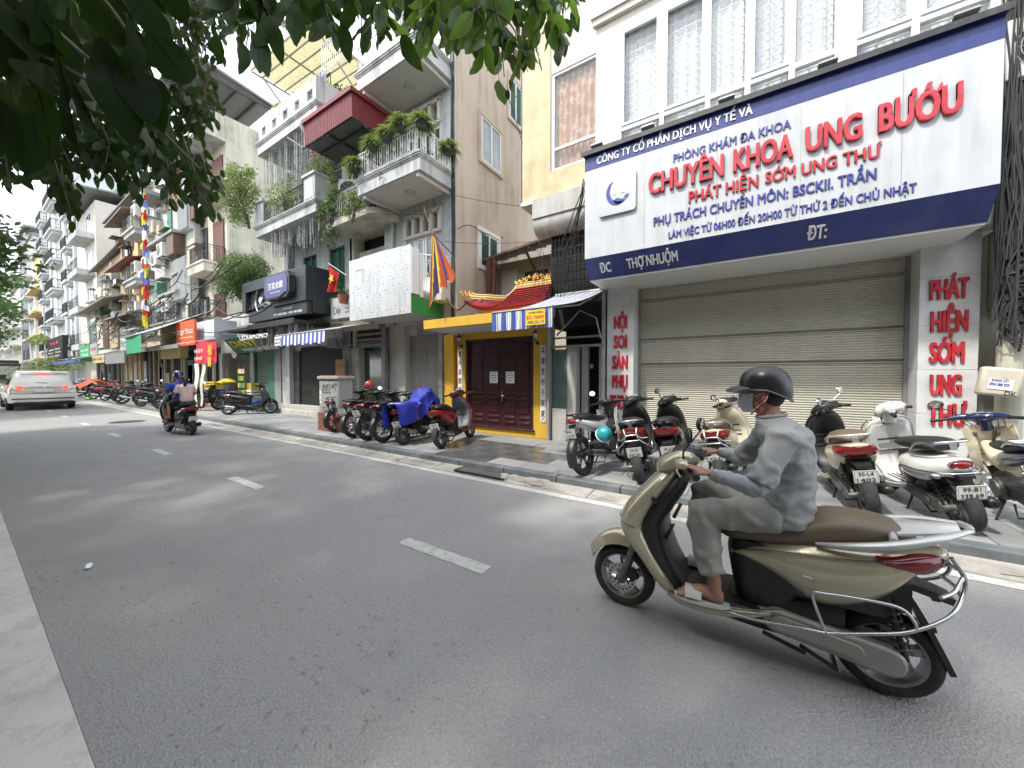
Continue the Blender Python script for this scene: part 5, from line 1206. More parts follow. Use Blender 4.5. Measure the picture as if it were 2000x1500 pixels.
fl = thing('blossom', 'bright pink bougainvillea blossom in front of the string lights', 'flower', tuple(at(612, 300, 6.0))); leaf_quads(MB(), (0,0,0), (.09,.09,.09), 40, .06, random.Random(2)).build('petals', 'blossom', fl, fix=False)
# tree-like shrub leaning out at the left end of the lower balcony and the one on the shop roof
def shrub_tree(loc, rad, seed, lb, lean=(0,0,0), mt='leaf_mid', ncl=60, nl=60, size=.05, th=.7):
 t = thing('shrub_tree', lb, 'tree', loc); r0 = random.Random(seed); m_ = MB(); s2 = MB(); c = Vector((0,0,th))+Vector(lean)
 for k in range(14):
  q = Vector((r0.uniform(-.75,.75)*rad[0], r0.uniform(-.75,.75)*rad[1], r0.uniform(-.6,.7)*rad[2]))+c
  s2.ctube([(0,0,-.1), Vector((0,0,th*.4))+Vector(lean)*.3, c.lerp(q,.4)-Vector((0,0,rad[2]*.3)), q], [.05,.04,.02,.005], 6, seg=4)
 s2.build('trunk', 'bark', t); clumps(m_, c, rad, int(ncl*1.8), int(nl*1.5), size*1.45, r0, cr=.30); m_.build('crown', mt, t, fix=False); return t
shrub_tree((-15.0, 5.9, 6.9), (.95, .6, .95), 61, 'wispy shrub leaning out over the left end of the white balcony', (-.3,-.2,.6), 'leaf_light', 60, 40, .055, .5)
shrub_tree((-17.3, 6.6, 4.6), (1.25, .8, 1.0), 62, 'round bushy tree growing on the low shop roof', (0,0,.3), 'leaf_mid', 120, 60, .055, .6)

# ---------------- black shop sign LEDIAMOND
LD = Bld('black_shop_sign', 'large charcoal box sign with silver C emblem and an octagonal violet panel', 'sign', -14.1, 6.2)
q = MB(); q.box(-16.5, -11.85, 6.42, 7.18, 3.6, 5.08); q.box(-16.5, -11.85, 6.2, 6.42, 4.70, 5.08); q.box(-16.5, -16.2, 6.2, 6.42, 3.95, 4.70); q.box(-14.1, -11.85, 6.2, 6.42, 3.95, 4.70); q.box(-16.2, -14.1, 6.36, 6.42, 3.6, 4.7); q.box(-16.1, -11.9, 6.26, 6.42, 3.55, 3.94); LD.p(q, 'box', 'charcoal_panel', bevel=.01)
q = MB(); c_ = (-15.2, 4.33); q.tube([(c_[0]+.36*math.cos(a), 6.32, c_[1]+.45*math.sin(a)) for a in [R(50+k*13) for k in range(21)]], [.02+.05*math.sin(math.pi*k/20) for k in range(21)], 6, flat=.4); em2 = LD.p(q, 'emblem', 'steel', smooth=60)
q = MB(); q.add([(c_[0]-.12,6.3,4.45),(c_[0]+.12,6.3,4.45),(c_[0]+.17,6.3,4.36),(c_[0],6.28,4.18),(c_[0]-.17,6.3,4.36)], [(0,1,2,3,4)]); LD.p(q, 'diamond', 'steel', em2, fix=False)
letters('LEDIAMOND', -16.12+14.1, -14.25+14.1, 4.06, .17, 6.34-6.2, 'steel', LD.o, .03, .02)
letters('8 THỢ NHUỘM', -13.5+14.1, -12.8+14.1, 3.78, .07, 6.255-6.2, 'letter_white', LD.o, .004, .02); letters('ĐT: 0 966 8698 - 0985 988 8888', -14.1+14.1, -12.2+14.1, 3.63, .07, 6.255-6.2, 'letter_white', LD.o, .004, .02)
oc = lambda s_: [(-.95*s_, .28*s_), (-.75*s_, .46*s_), (.75*s_, .46*s_), (.95*s_, .28*s_), (.95*s_, -.28*s_), (.75*s_, -.46*s_), (-.75*s_, -.46*s_), (-.95*s_, -.28*s_)]
q = MB(); q.prism([(-13.35+a, 4.55+b_) for a, b_ in oc(.92)], 6.0, 6.2); ob = LD.p(q, 'octagon_frame', 'black_metal', bevel=.01); q = MB(); q.prism([(-13.35+a, 4.55+b_) for a, b_ in oc(.80)], 5.985, 5.999); LD.p(q, 'octagon_face', 'blue_violet', ob)
letters('百家金鑽', -13.85+14.1, -12.85+14.1, 4.47, .17, 5.983-6.2, 'letter_white', ob, .004, .02); letters('Diamond Jewelry', -13.7+14.1, -13.0+14.1, 4.32, .05, 5.983-6.2, 'letter_white', ob, .004, .02)
q = MB(); q.box(-16.7, -12.2, 6.0, 7.2, 3.26, 3.36); q.box(-16.7, -12.2, 5.98, 6.0, 3.22, 3.40); CP = Bld('shop_canopy', 'thin dark metal shop canopy hung with string lights under the black sign', 'canopy', -14.4, 6.6); CP.p(q, 'slab', 'black_metal')
strings(CP, -15.3, -12.3, 6.1, 6.9, 3.25, 8, lambda u: .45+.25*math.sin(u*7)**2)
q = MB(); q.tube([(-15.5,6.1,3.3),(-15.5,6.1,2.85)], .02, 5); q.tube([(-13.0,6.1,3.3),(-13.0,6.1,2.85)], .02, 5); CP.p(q, 'hanger', 'black_metal')
letters('LEDIAMOND', at(460,0,6.0)[0]+14.4, at(515,0,6.0)[0]+14.4, 2.86, .15, 5.97-6.6, 'letter_white', CP.o, .03, .03)
# LeDiamond ground floor
B6.win(*rect(at(548,0,7.2)[0], at(578,0,7.2)[0], .45, 2.45), 7.18, 'frame_dark', 'glass', 1, 1, .07, 'shop_window')
q = MB(); x0, x1 = at(578,0,7.2)[0], at(590,0,7.2)[0]; q.box(x0+.02, -11.4, 7.19, 7.199, .3, 2.6); B6.p(q, 'doorway', 'interior')
q = MB(); q.box(-15.9, -15.4, 7.05, 7.2, .1, 2.75); q.box(-11.35, -11.02, 7.12, 7.25, .1, 3.0); B6.p(q, 'pier', 'grey_conc')
q = MB(); q.box(-15.3, -11.4, 6.75, 7.2, .1, .29); q.box(-15.3, -11.4, 6.98, 7.2, .29, .45); B6.p(q, 'step', 'pale_conc', bevel=.012)
# striped awning of the jewellery shop
A2 = thing('striped_awning', 'small blue and white striped awning over the jewellery shop steps', 'awning', (-11.4, 7.2, 3.2))
m_ = MB(); fa, fb_ = at(538, 655, 5.7), at(672, 645, 5.7); xa, xb = fa[0]+11.4, -9.15+11.4; fz_ = 2.83-3.2; k = 0; x_ = xa
while x_ < xb:
 x2 = min(xb, x_+.11); c_ = k % 2; m_.add([(x_,0,0),(x2,0,0),(x2,-1.5,fz_),(x_,-1.5,fz_),(x_,0,-.01),(x2,0,-.01),(x2,-1.5,fz_-.01),(x_,-1.5,fz_-.01)], [(0,1,2,3),(7,6,5,4),(3,2,6,7)], 2)
 m_.quad((x_,-1.51,fz_),(x2,-1.51,fz_),(x2,-1.53,fz_-.36+.03*math.sin(k*1.6)),(x_,-1.53,fz_-.36+.03*math.sin((k-1)*1.6)), c_) if x_ < at(625,0,5.7)[0]+11.4 else None
 x_ = x2; k += 1
m_.build('fabric', ['awning_blue', 'awning_white', 'awning_grey'], A2, fix=False)
m_ = MB(); m_.box(xa+.05, xa+.42, -1.55, -1.54, fz_-.34, fz_-.06); o = m_.build('advert_patch', 'paper_white', A2); letters('ĐỨC THÀNH', xa+.08, xa+.39, fz_-.18, .06, -1.552, 'red_print', o, .001, .03); letters('0985 552', xa+.09, xa+.38, fz_-.29, .06, -1.552, 'letter_blue', o, .001, .03)
m_ = MB(); m_.tube([(xa,-1.5,fz_-.02),(xb,-1.5,fz_-.02)], .025, 6); m_.tube([(xb-.3,0,-.6),(xb-1.2,-.7,-.75),(xb-.5,-1.45,fz_)], .02, 6); m_.tube([(xa+1.9,0,-.8),(xa+1.2,-.7,-.7),(xa+.9,-1.45,fz_)], .02, 6); m_.build('arm', 'grey_metal', A2)
MB().box(xa+1.2, xa+1.7, -.5, -.2, -.75, -.45).build('lamp_box', 'grey_metal', A2)
# dark red pot-hat thing: banner rolls skipped

# ================================================================ low shop block between X -21.5 and -14.9
B5 = Bld('low_shop_block', 'single storey shop block with green roller shutter and dark open shopfront', 'shop', -18.2)
q = MB(); wall_holes(q, -21.5, -14.92, 2.6, 4.3, 7.15, .2, []); q.box(-21.5, -21.2, 7.1, 7.4, .1, 2.6); q.box(-18.2, -17.9, 7.1, 7.4, .1, 2.6); q.box(-15.4, -14.92, 7.1, 7.3, .1, 2.6); q.box(-21.5, -14.92, 7.4, 12, 4.1, 4.3); B5.p(q, 'wall', 'white_wall')
q = MB(); n = 40; vs = [];
for k in range(n): q.add([(-17.85,7.22,.12+k*.062),(-15.45,7.22,.12+k*.062),(-15.45,7.195,.12+k*.062+.03),(-17.85,7.195,.12+k*.062+.03),(-15.45,7.22,.12+k*.062+.062),(-17.85,7.22,.12+k*.062+.062)], [(0,1,2,3),(3,2,4,5)])
D('shutter_pale_green', (.16,.24,.20), .5, var=.1, streak=((.1,.13,.12),.3,6)); B5.p(q, 'roller_shutter', 'shutter_pale_green', fix=False)
q = MB(); q.box(-17.9, -17.8, 7.1, 7.3, .12, 2.6); q.box(-15.5, -15.4, 7.1, 7.3, .12, 2.6); q.box(-16.4,-15.9,7.05,7.12,.12,2.3); B5.p(q, 'green_frame', 'shutter_green')
q = MB(); q.box(-21.2, -18.2, 8.6, 8.65, .12, 2.6); q.box(-21.2, -18.2, 7.3, 8.6, 2.58, 2.6); B5.p(q, 'shop_interior', 'interior')
A3 = Bld('shop_sign_canopy', 'dark green sloping shop canopy with large yellow lettering', 'canopy', -18.5, 6.8)
q = MB(); c0, c1 = at(426,0,6.1)[0], at(512,0,6.1)[0]; q.add([(c0,6.05,3.0),(-15.6,6.05,3.0),(-15.6,6.5,2.45),(c0,6.5,2.45),(c0,7.1,3.3),(-15.6,7.1,3.3)], [(0,1,2,3),(0,4,5,1)]); A3.p(q, 'fascia', 'shutter_green', fix=False)
rotm = Matrix.Translation((18.5, -6.8, 0)) @ Matrix.Translation((0, 6.05, 3.0)) @ Matrix.Rotation(math.atan2(.45,.55), 4, 'X')
letters('DANY', c0+.35, c0+2.6, -.40, .27, 0, 'yellow_print', A3.o, .02, .03, mtx=rotm); letters('NHẬN LÀM ĐỒ DA', c0+.9, c0+3.8, -.62, .14, 0, 'letter_white', A3.o, .004, .02, mtx=rotm)
q = MB(); q.box(c0-.3, -15.4, 5.95, 7.15, 3.32, 3.38); A3.p(q, 'roof_sheet', 'rust_roof')

# ================================================================ R7
B7 = Bld('cream_corner_house', 'tall cream house with stained blank side wall, balconies and dark red doors', 'building', -23.7, 7.5)
w = MB(); w.box(-26, -21.5, 7.5, 15, .1, 14.2); w.box(-25.6, -21.5, 6.55, 7.49, 12.98, 14.15); B7.p(w, 'wall', 'stained_cream')
w = MB(); w.box(-25.9, -21.45, 6.5, 7.5, 12.92, 12.99); w.box(-25.7,-21.4,6.45,6.55,13.0,13.15); B7.p(w, 'balcony_lip', 'white_wall')
w = MB(); w.add([(-26.3,5.9,16.2),(-21.3,5.9,16.2),(-21.3,9.6,15.8),(-26.3,9.6,15.8),(-26.3,5.9,16.3),(-21.3,5.9,16.3),(-21.3,9.6,15.9),(-26.3,9.6,15.9)], [(3,2,1,0),(4,5,6,7),(0,1,5,4),(1,2,6,5),(2,3,7,6),(3,0,4,7)]); rfo = B7.p(w, 'roof', 'grey_roof')
w = MB();
for yy in (6.2,7.1,8.0,8.9): w.box(-26.2,-21.35,yy,yy+.08,15.72,15.84)
w.box(-21.45,-21.37,6.0,9.5,15.6,15.85); w.tube([(-21.5,6.6,14.1),(-21.5,6.6,16)], .05, 5); B7.p(w, 'rafter', 'frame_dark', rfo)
for z0, z1 in ((3.6,5.7),(6.9,9.3),(10.2,12.4)):
 B7.win(-25.3, -23.9, z0, z1, 7.48, 'frame_dark', 'glass', 4, 2, .06); q = MB(); q.box(-23.1, -21.8, 7.44, 7.5, z0-.2, z1); B7.p(q, 'door', 'wood_red', bevel=.01)
for zb, zt, y0, xl in ((6.5, 7.0, 6.55, -23.6), (9.95, 10.3, 6.9, -23.2), (4.0, 4.35, 6.5, -23.8)):
 q = MB(); q.box(xl, -21.5, y0, 7.5, zb, zt-.1); q.box(xl-.05, -21.45, y0-.05, 7.5, zt-.1, zt); q.box(xl, xl+.25, y0, y0+.2, zt, zt+.85); q.box(xl, -21.5-1.2, y0, y0+.1, zt+.78, zt+.88); o = B7.p(q, 'balcony', 'cream_wall', bevel=.008)
 railing(o, [(xl+.25+23.7, y0+.05-7.5), (-21.6+23.7, y0+.05-7.5), (-21.6+23.7, -.05)], zt, .8, 'rail_black', step=.12)
q = MB(); q.box(-26, -21.5, 6.9, 7.6, 2.9, 3.1); B7.p(q, 'ledge', 'grey_conc')

# ================================================================ R8 + narrow houses with air conditioners
B8 = Bld('narrow_grey_house', 'narrow grey house clad in corrugated sheets with many air conditioners', 'building', -28.7)
w = MB(); w.box(-31.5, -26.02, 7.2, 14, .1, 15.5); B8.p(w, 'wall', 'pale_conc')
for (a, b_, c_, d_) in ((340,358,395,455),(325,352,510,590),(352,362,505,600)):
 x0, x1 = at(a,0,6.9)[0], at(b_,0,6.9)[0]; z0, z1 = at((a+b_)/2,d_,6.9)[2], at((a+b_)/2,c_,6.9)[2]
 q = MB(); n = 24
 for k in range(n): za = z0+(z1-z0)*k/n; zb = z0+(z1-z0)*(k+1)/n; q.add([(x0,6.9,za),(x1,6.9,za),(x1,6.84,(za+zb)/2),(x0,6.84,(za+zb)/2),(x1,6.9,zb),(x0,6.9,zb)], [(0,1,2,3),(3,2,4,5)])
 q.box(x0,x1,6.91,7.2,z0,z1); B8.p(q, 'corrugated_sheet', 'aluminium', fix=False)
for (a, b_, c_, d_) in ((310,322,455,500),(312,322,590,640),(315,322,400,440)):
 B8.win(at(a,0,7.2)[0], at(b_,0,7.2)[0], at(a,d_,7.2)[2], at(a,c_,7.2)[2], 7.18, 'frame_white', 'glass', 2, 1)
q = MB(); q.box(-31.4, -26.1, 6.6, 7.2, 9.3, 9.45); q.box(-29.5, -26.1, 6.7, 7.2, 6.1, 6.25); q.box(-31.4, -29, 6.2, 7.2, 12.0, 12.2); q.box(-30.5,-26.1,6.6,7.2,4.5,4.6); B8.p(q, 'ledge', 'grey_conc')
railing(B8.o, [(-31.3+28.7, -.9), (-29.1+28.7, -.9)], 12.2, .9, 'rail_black', step=.15); railing(B8.o, [(-30.4+28.7, -.5), (-26.3+28.7, -.5)], 4.6, 1.0, 'rail_black', step=.2)
ac8 = [(320,503,'air conditioner on the narrow grey house left of the dark red doors'),(308,520,'lower left air conditioner on the narrow grey house'),(268,425,'upper air conditioner high beside the flag string'),(262,445,'small air conditioner just below the upper one beside the flag string'),(268,535,'air conditioner half hidden behind the string of flags'),(330,610,'air conditioner standing on the ledge above the orange sign')]
for a, b_, lb in ac8: p = at(a, b_, 6.8); ac_unit((p[0], 7.0, p[2]), 0, lb, 1.0, .75, .4)
B8b = Bld('beige_narrow_house', 'narrow beige house with small stacked balconies behind the string of flags', 'building', -33.0)
w = MB(); w.box(-34.4, -31.52, 7.2, 14, .1, 17.5); B8b.p(w, 'wall', 'cream_light')
for z0 in (4.5, 7.6, 10.7, 13.8):
 B8b.win(-33.9, -32.2, z0, z0+2.1, 7.18, 'frame_white', 'glass', 3, 1); q = MB(); q.box(-34.2, -31.7, 6.3, 7.2, z0-.35, z0-.1); q.box(-34.3,-31.6,6.2,7.2,z0-.1,z0); o = B8b.p(q, 'balcony', 'white_wall'); railing(o, [(-34.1+33, -.95), (-31.8+33, -.95)], z0, .8, 'rail_black', step=.18)
# string of prayer flags
PF = Bld('flag_string', 'long vertical string of small coloured flags hanging in front of the narrow houses', 'flags', -24, 5.0)
top, bot = Vector(at(281, 372, 5.0)), Vector(at(284, 622, 5.0)); q = MB(); q.tube([top, bot], .02, 4); PF.p(q, 'rope', 'pipe_pvc')
D('blue_cloth', (.06,.10,.32), .85); D('white_cloth', (.62,.62,.60), .85)
fl5 = ['red_cloth', 'yellow_cloth', 'blue_cloth', 'white_cloth', 'orange_cloth']; ms = []
r0 = random.Random(4); nfl = 54
for k in range(nfl):
 c = top.lerp(bot, k/nfl); sgn = 1 if k % 2 else -1; q = MB(); W_ = r0.uniform(.22,.42); H_ = r0.uniform(.28,.5)
 q.sheet(lambda u, v: (c.x+sgn*W_*u, c.y+.08*math.sin(u*4+k), c.z-.25*u-H_*v*(1-.3*u)), 4, 4, .004); PF.p(q, 'flag', fl5[(k//2+r0.randint(0,1)) % 5])

# ================================================================ R9 ramshackle yellow house with rusty roofs
B9 = Bld('ramshackle_yellow_house', 'patched yellow and blue house with rusty sheet roofs and tarpaulins', 'building', -41)
w = MB(); w.box(-48.2, -39.0, 7.2, 14, .1, 10.9); B9.p(w, 'wall', 'ochre_far')
w = MB(); w.box(-44.5, -36.0, 8.2, 15, 10, 14.2); B9.p(w, 'upper_wall', 'blue_far'); w = MB(); w.box(-39, -34.5, 7.0, 14, .1, 12.3); B9.p(w, 'side_bay', 'yellow_far')
def slab(B, p, th, nm, mt):
 q = MB(); q.add([Vector(a) for a in p]+[Vector(a)+Vector((0,0,th)) for a in p], [(3,2,1,0),(4,5,6,7),(0,1,5,4),(1,2,6,5),(2,3,7,6),(3,0,4,7)]); return B.p(q, nm, mt)
slab(B9, [(-48.6,6.7,10.5),(-38.5,6.7,11.0),(-38.5,8.4,11.6),(-48.6,8.4,11.2)], .1, 'roof', 'rust_roof'); slab(B9, [(-44.8,7.0,14.0),(-34.5,7.0,14.2),(-34.5,12,15.8),(-44.8,12,15.6)], .12, 'roof', 'rust_roof')
slab(B9, [(-39.2,6.2,12.2),(-34.3,6.2,12.4),(-34.3,8.2,13.0),(-39.2,8.2,12.8)], .1, 'roof', 'rust_roof'); slab(B9, [(-49,5.9,6.75),(-38,5.9,6.95),(-37,7.2,7.4),(-50,7.2,7.1)], .12, 'roof', 'rust_roof'); slab(B9, [(-40,5.9,5.4),(-32,5.9,5.3),(-32,7.2,5.9),(-41,7.2,5.9)], .12, 'roof', 'rust_roof')
slab(B9, [(-39.6,6.2,9.0),(-33.5,6.2,9.1),(-33.5,7.2,9.4),(-39.6,7.2,9.3)], .08, 'roof', 'red_sheet')
for (a,b_,c_,d_,fr_,gl_) in ((-46.8,-45.4,8.6,10.0,'shutter_green','shutter_green'),(-43.4,-42.2,8.5,9.8,'frame_white','glass'),(-41.2,-40.2,8.8,10.0,'frame_white','glass')): B9.win(a,b_,c_,d_,7.18,fr_,gl_,2,1)
for (a,b_,c_,d_) in ((-38.3,-37.3,10,11.8),(-36.6,-35.4,10.2,11.8),(-37.5,-36.2,6.2,8.2)): B9.win(a,b_,c_,d_,6.98,'wood_red','frame_dark',2,1)
for (a,b_,c_,d_) in ((-42.8,-41.8,12.2,13.6),(-40.5,-39.4,12.3,13.7)): B9.win(a,b_,c_,d_,8.18,'frame_white','glass_pale',2,1)
q = MB(); q.box(-47.6,-43.8,7.1,7.19,7.3,8.3); B9.p(q,'panel','pale_conc'); q = MB(); q.box(-43.7,-39.3,7.1,7.19,7.3,8.6); B9.p(q,'panel','yellow_far')
for (a,b_,c_,d_,mt_) in ((-47.5,-45.5,3.6,6.3,'glass_pale'),(-45,-43,3.8,6.0,'cream_wall'),(-42.6,-41,3.8,6.2,'wood_red'),(-40.6,-38.2,3.6,5.8,'ochre_far'),(-37.5,-35.2,2.9,4.9,'hotel_wall')):
 q = MB(); q.box(a,b_,6.6,7.19,c_,d_); B9.p(q,'projecting_bay',mt_)
q = MB(); q.box(-48,-39,7.1,7.19,2.3,3.5); B9.p(q,'ledge','grey_conc')
B9b = Bld('white_stair_house', 'slim white house with little balconies beside the ramshackle roofs', 'building', -52.5)
w = MB(); w.box(-56.5, -48.4, 7.2, 14, .1, 17.0); B9b.p(w, 'wall', 'cream_light'); slab(B9b, [(-57,5.6,17.4),(-47.8,5.6,17.6),(-47.8,10,18),(-57,10,17.8)], .12, 'roof', 'grey_roof')
q = MB(); q.box(-53,-48.4,9,14,16.5,19.6); B9b.p(q,'roof_room','shutter_green')
for z0 in (4.3,7.6,10.9,14.2):
 B9b.win(-52, -50, z0, z0+2.1, 7.18, 'frame_white', 'glass', 2, 1); q = MB(); q.box(-53.4,-49,6.1,7.2,z0-.5,z0); o = B9b.p(q,'balcony','white_wall'); railing(o, [(-53.3+52.5,-1.05),(-49.1+52.5,-1.05)], z0, .9, 'rail_black', step=.3)
r0 = random.Random(77); MT9 = ['aluminium','ochre_far','glass','glass','frame_dark','hotel_wall','wood_brown','pale_conc','grey_conc','glass_pale','cream_wall','shutter_green','stained_cream']
for B, x0, x1, z0, z1, yy, n_ in ((B9,-48,-39.2,3.4,10.2,7.19,34),(B9,-39,-34.6,3.2,11.8,6.99,16),(B8,-31.3,-26.2,3.2,14.5,7.19,26),(B8b,-34.2,-31.7,3,14,7.19,9),(B7,-25.9,-21.6,3.2,12,7.49,6)):
 for k in range(n_):
  a = r0.uniform(x0, x1-.8); w_ = r0.uniform(.35, 1.3); h_ = r0.uniform(.3, 1.5); c_ = r0.uniform(z0, z1-h_); d = r0.choice((.04,.08,.15,.35,.5))+k*.0013; q = MB(); q.box(a, min(x1, a+w_), yy-d, yy, c_, c_+h_)
  if r0.random() < .4: q.box(a-.1, min(x1, a+w_)+.1, yy-d-.35, yy, c_+h_+.02, c_+h_+.06)
  B.p(q, 'wall_patch', r0.choice(MT9))
# ================================================================ R10 hotel
B10 = Bld('white_hotel', 'tall white hotel with two columns of small black railed balconies and plain blue-grey side wall', 'hotel', -69)
w = MB(); w.box(-82, -57, 7.2, 22, .1, 24.5); B10.p(w, 'wall', 'hotel_wall'); w = MB(); w.box(-57.01, -56.85, 7.2, 22, .1, 21.0); B10.p(w, 'side_wall', 'hotel_side')
for k in range(6):
 z0 = 4.7+k*3.35
 for (xa, xb, yb) in ((-61.4,-58.6,6.55),(-71,-65.5,6.3),(-80,-76,6.5)):
  q = MB(); q.box(xa+.4, xb-.4, yb+.2, 7.2, z0-.5, z0-.22); q.box(xa, xb, yb, 7.2, z0-.22, z0); o = B10.p(q, 'balcony', 'hotel_wall', bevel=.02); railing(o, [(xa+69, 7.1-7.2), (xa+69, yb+.05-7.2), (xb+69, yb+.05-7.2), (xb+69, 7.1-7.2)], z0, 1.0, 'rail_black', step=.35, r=.02)
  B10.win((xa+xb)/2-.9, (xa+xb)/2+.9, z0, z0+2.3, 7.18, 'frame_white', 'glass', 2, 1, .1)
 for xc in (-63.2, -74.2): B10.win(xc-.6, xc+.6, z0+.5, z0+2.2, 7.18, 'frame_white', 'glass', 2, 1, .1)
for xc in (-57.6,-62.8,-73.5,-81.4): q = MB(); q.box(xc-.35, xc+.35, 7.0, 7.2, .1, 24.5); B10.p(q, 'pilaster', 'hotel_wall')
for x0 in (-66,-62,-70):
 q = MB(); q.box(x0-1.6, x0+1.6, 6.9, 7.2, .1, 3.6); B10.p(q, 'arch', 'hotel_wall')
hp = bush('balcony_plants', (-68, 5.5, 5.6), (3.5, .6, .7), 71, 'plants along the lowest hotel balcony', size=.25, ncl=20, nl=24, mt='leaf_light', stems=False)
# ================================================================ further houses down the street
far = [(-92,-82.2,19,'yellow_far','tall narrow yellow house beyond the white hotel'),(-100,-92.2,23,'hotel_wall','white house beyond the narrow yellow one'),(-112,-100.2,26,'dark_tower','dark glass tower far down the street'),(-130,-112.2,18,'cream_light','cream house far down the street'),(-160,-130.2,22,'hotel_wall','pale block closing the far end of the row'),(-200,-160.2,19,'ochre_far','ochre block at the very end of the street')]
for x0, x1, h, mt_, lb in far:
 B = Bld('far_house', lb, 'building', (x0+x1)/2, group='houses at the far end of the row'); q = MB(); q.box(x0, x1, 7.2, 20, .1, h); B.p(q, 'wall', mt_)
 z0 = 4.0
 while z0+2.4 < h:
  n = max(1, int((x1-x0)/4))
  for k in range(n): xc = x0+(x1-x0)*(k+.5)/n; B.win(xc-.8, xc+.8, z0, z0+2.1, 7.17, 'frame_white' if mt_ != 'dark_tower' else 'grey_metal', 'glass', 2, 1, .12)
  if mt_ != 'dark_tower': q = MB(); q.box(x0+.8, x1-.8, 6.3, 7.2, z0-.4, z0-.1); B.p(q, 'balcony', mt_)
  z0 += 3.3
 q = MB(); q.box(x0-.2, x1+.2, 6.9, 20, h, h+.4); B.p(q, 'roof', 'grey_roof')
# buildings closing the street on the near side far away (behind the trees)
for x0, x1, h, mt_, lb in ((-150,-110,14,'cream_light','cream block behind the far trees on the near side'),(-108,-70,11,'ochre_far','ochre building behind the trees on the near side'),(-260,-210,16,'hotel_wall','pale building closing the end of the street')):
 B = Bld('far_house', lb, 'building', (x0+x1)/2, -7, group='houses across the street behind the trees'); q = MB(); y1 = -6 if x0 > -200 else 9; q.box(x0, x1, -20, y1, .1, h); B.p(q, 'wall', mt_)
 for k in range(int((x1-x0)/5)):
  for j in range(3): xc = x0+2.5+k*5; q = MB(); q.box(xc-.8, xc+.8, y1, y1+.05, 2+j*3.4, 4+j*3.4); B.p(q, 'window', 'glass')

# ================================================================ street-level signs to the left
def board(name, lb, px0, px1, py0, py1, Y, mt_, texts=(), th=.08, cat='sign', tilt_=0, tmat='letter_white', sidem=None):
 a = at(px0, (py0+py1)/2, Y); b_ = at(px1, (py0+py1)/2, Y); xm = (a[0]+b_[0])/2
 zt = at((px0+px1)/2, py0, Y)[2]; zb = at((px0+px1)/2, py1, Y)[2]
 t = thing(name, lb, cat, (xm, Y, zb)); w_ = (b_[0]-a[0])/2; h = zt-zb
 o = MB().box(-w_, w_, 0, th, 0, h).build('board', mt_, t)
 for (s_, u0, u1, v0, cap, m2) in texts: letters(s_, -w_+2*w_*u0, -w_+2*w_*u1, v0*h, cap*h, -.004, m2 or tmat, o, .004, .03)
 return t, w_, h
board('orange_sign', 'orange burger restaurant sign with white script lettering', 344, 380, 627, 675, 5.6, 'orange_print', (('Burger House', .08, .92, .48, .22, None), ('Bánh mì - Hamburger & Cafe', .2, .9, .30, .06, None), ('0904 - 1001', .1, .8, .06, .05, None)))
board('sign_box', 'pale grey box behind the orange sign with black cables', 381, 418, 627, 662, 5.9, 'hotel_side', th=.8)
t, w_, h = board('olive_sign', 'olive yellow wall sign beside the orange burger sign', 313, 352, 632, 700, 6.2, 'yellow_far', (('HẢI SẢN TƯƠI', .2, .8, .3, .06, 'shutter_green'),), th=.3)
RB = Bld('red_banner', 'red cloth banner with white lettering hanging from a horizontal pole', 'banner', -19, 5.4)
a, b_ = at(381, 668, 5.4), at(420, 665, 5.4); z1, z0 = a[2], at(400, 710, 5.4)[2]
q = MB(); q.sheet(lambda u, v: (a[0]+(b_[0]-a[0])*u, 5.4+.04*math.sin(u*7+v*2), z0+(z1-z0)*v), 14, 4, .004); bn = RB.p(q, 'cloth', 'red_print', smooth=60)
q = MB(); q.tube([(a[0]-2.2,5.4,z1+.02),(b_[0]+.1,5.4,z1+.02)], .02, 5); RB.p(q, 'pole', 'pipe_pvc')
letters('NHẬN ĐẶT TIỆC', a[0]+.1+19, a[0]+1.05+19, z1-.45, .12, -.06, 'letter_white', bn, .002, .03); letters('CƠM PHỞ', a[0]+.1+19, a[0]+.9+19, z1-.75, .12, -.06, 'letter_white', bn, .002, .03)
letters('福', b_[0]-.55+19, b_[0]-.15+19, z1-.55, .3, -.06, 'yellow_print', bn, .002, .03); letters('壽', b_[0]-.6+19, b_[0]-.2+19, z1-1.0, .3, -.06, 'yellow_print', bn, .002, .03)
q = MB(); q.sheet(lambda u, v: (a[0]+.02+.45*u*(1-.55*v), 5.35+.03*math.sin(v*8), z0-2.0*v), 5, 12, .004); RB.p(q, 'white_streamer', 'paper_white', smooth=60); q = MB(); q.sheet(lambda u, v: (a[0]+.62+.35*u*(1-.3*v)-.35*v, 5.42+.03*math.sin(v*8+1), z0-1.7*v), 5, 12, .004); RB.p(q, 'yellow_streamer', 'cream_wall', smooth=60)
GT = Bld('green_tarpaulin', 'bright green tarpaulin hanging from the front of a grey sloping awning', 'tarpaulin', -26, 4.9)
a, b_ = at(246, 662, 4.9), at(277, 652, 4.9); z1, z0 = at(260,656,4.9)[2], at(260,690,4.9)[2];
q = MB(); q.sheet(lambda u, v: (a[0]+(b_[0]-a[0])*u, 4.9+.03*math.sin(u*5), z0+(z1-z0)*v), 10, 3, .006); GT.p(q, 'sheet', 'tarp_green', smooth=60)
q = MB(); q.add([(a[0]-.2,4.85,z1),(b_[0]+2.5,4.85,z1+.05),(b_[0]+2.5,7.1,z1+1.3),(a[0]-.2,7.1,z1+1.2)], [(0,1,2,3)]); q.add([(a[0]-.2,4.85,z1-.03),(b_[0]+2.5,4.85,z1+.02),(b_[0]+2.5,7.1,z1+1.27),(a[0]-.2,7.1,z1+1.17)], [(3,2,1,0)]); GT.p(q, 'awning', 'awning_grey', fix=False)
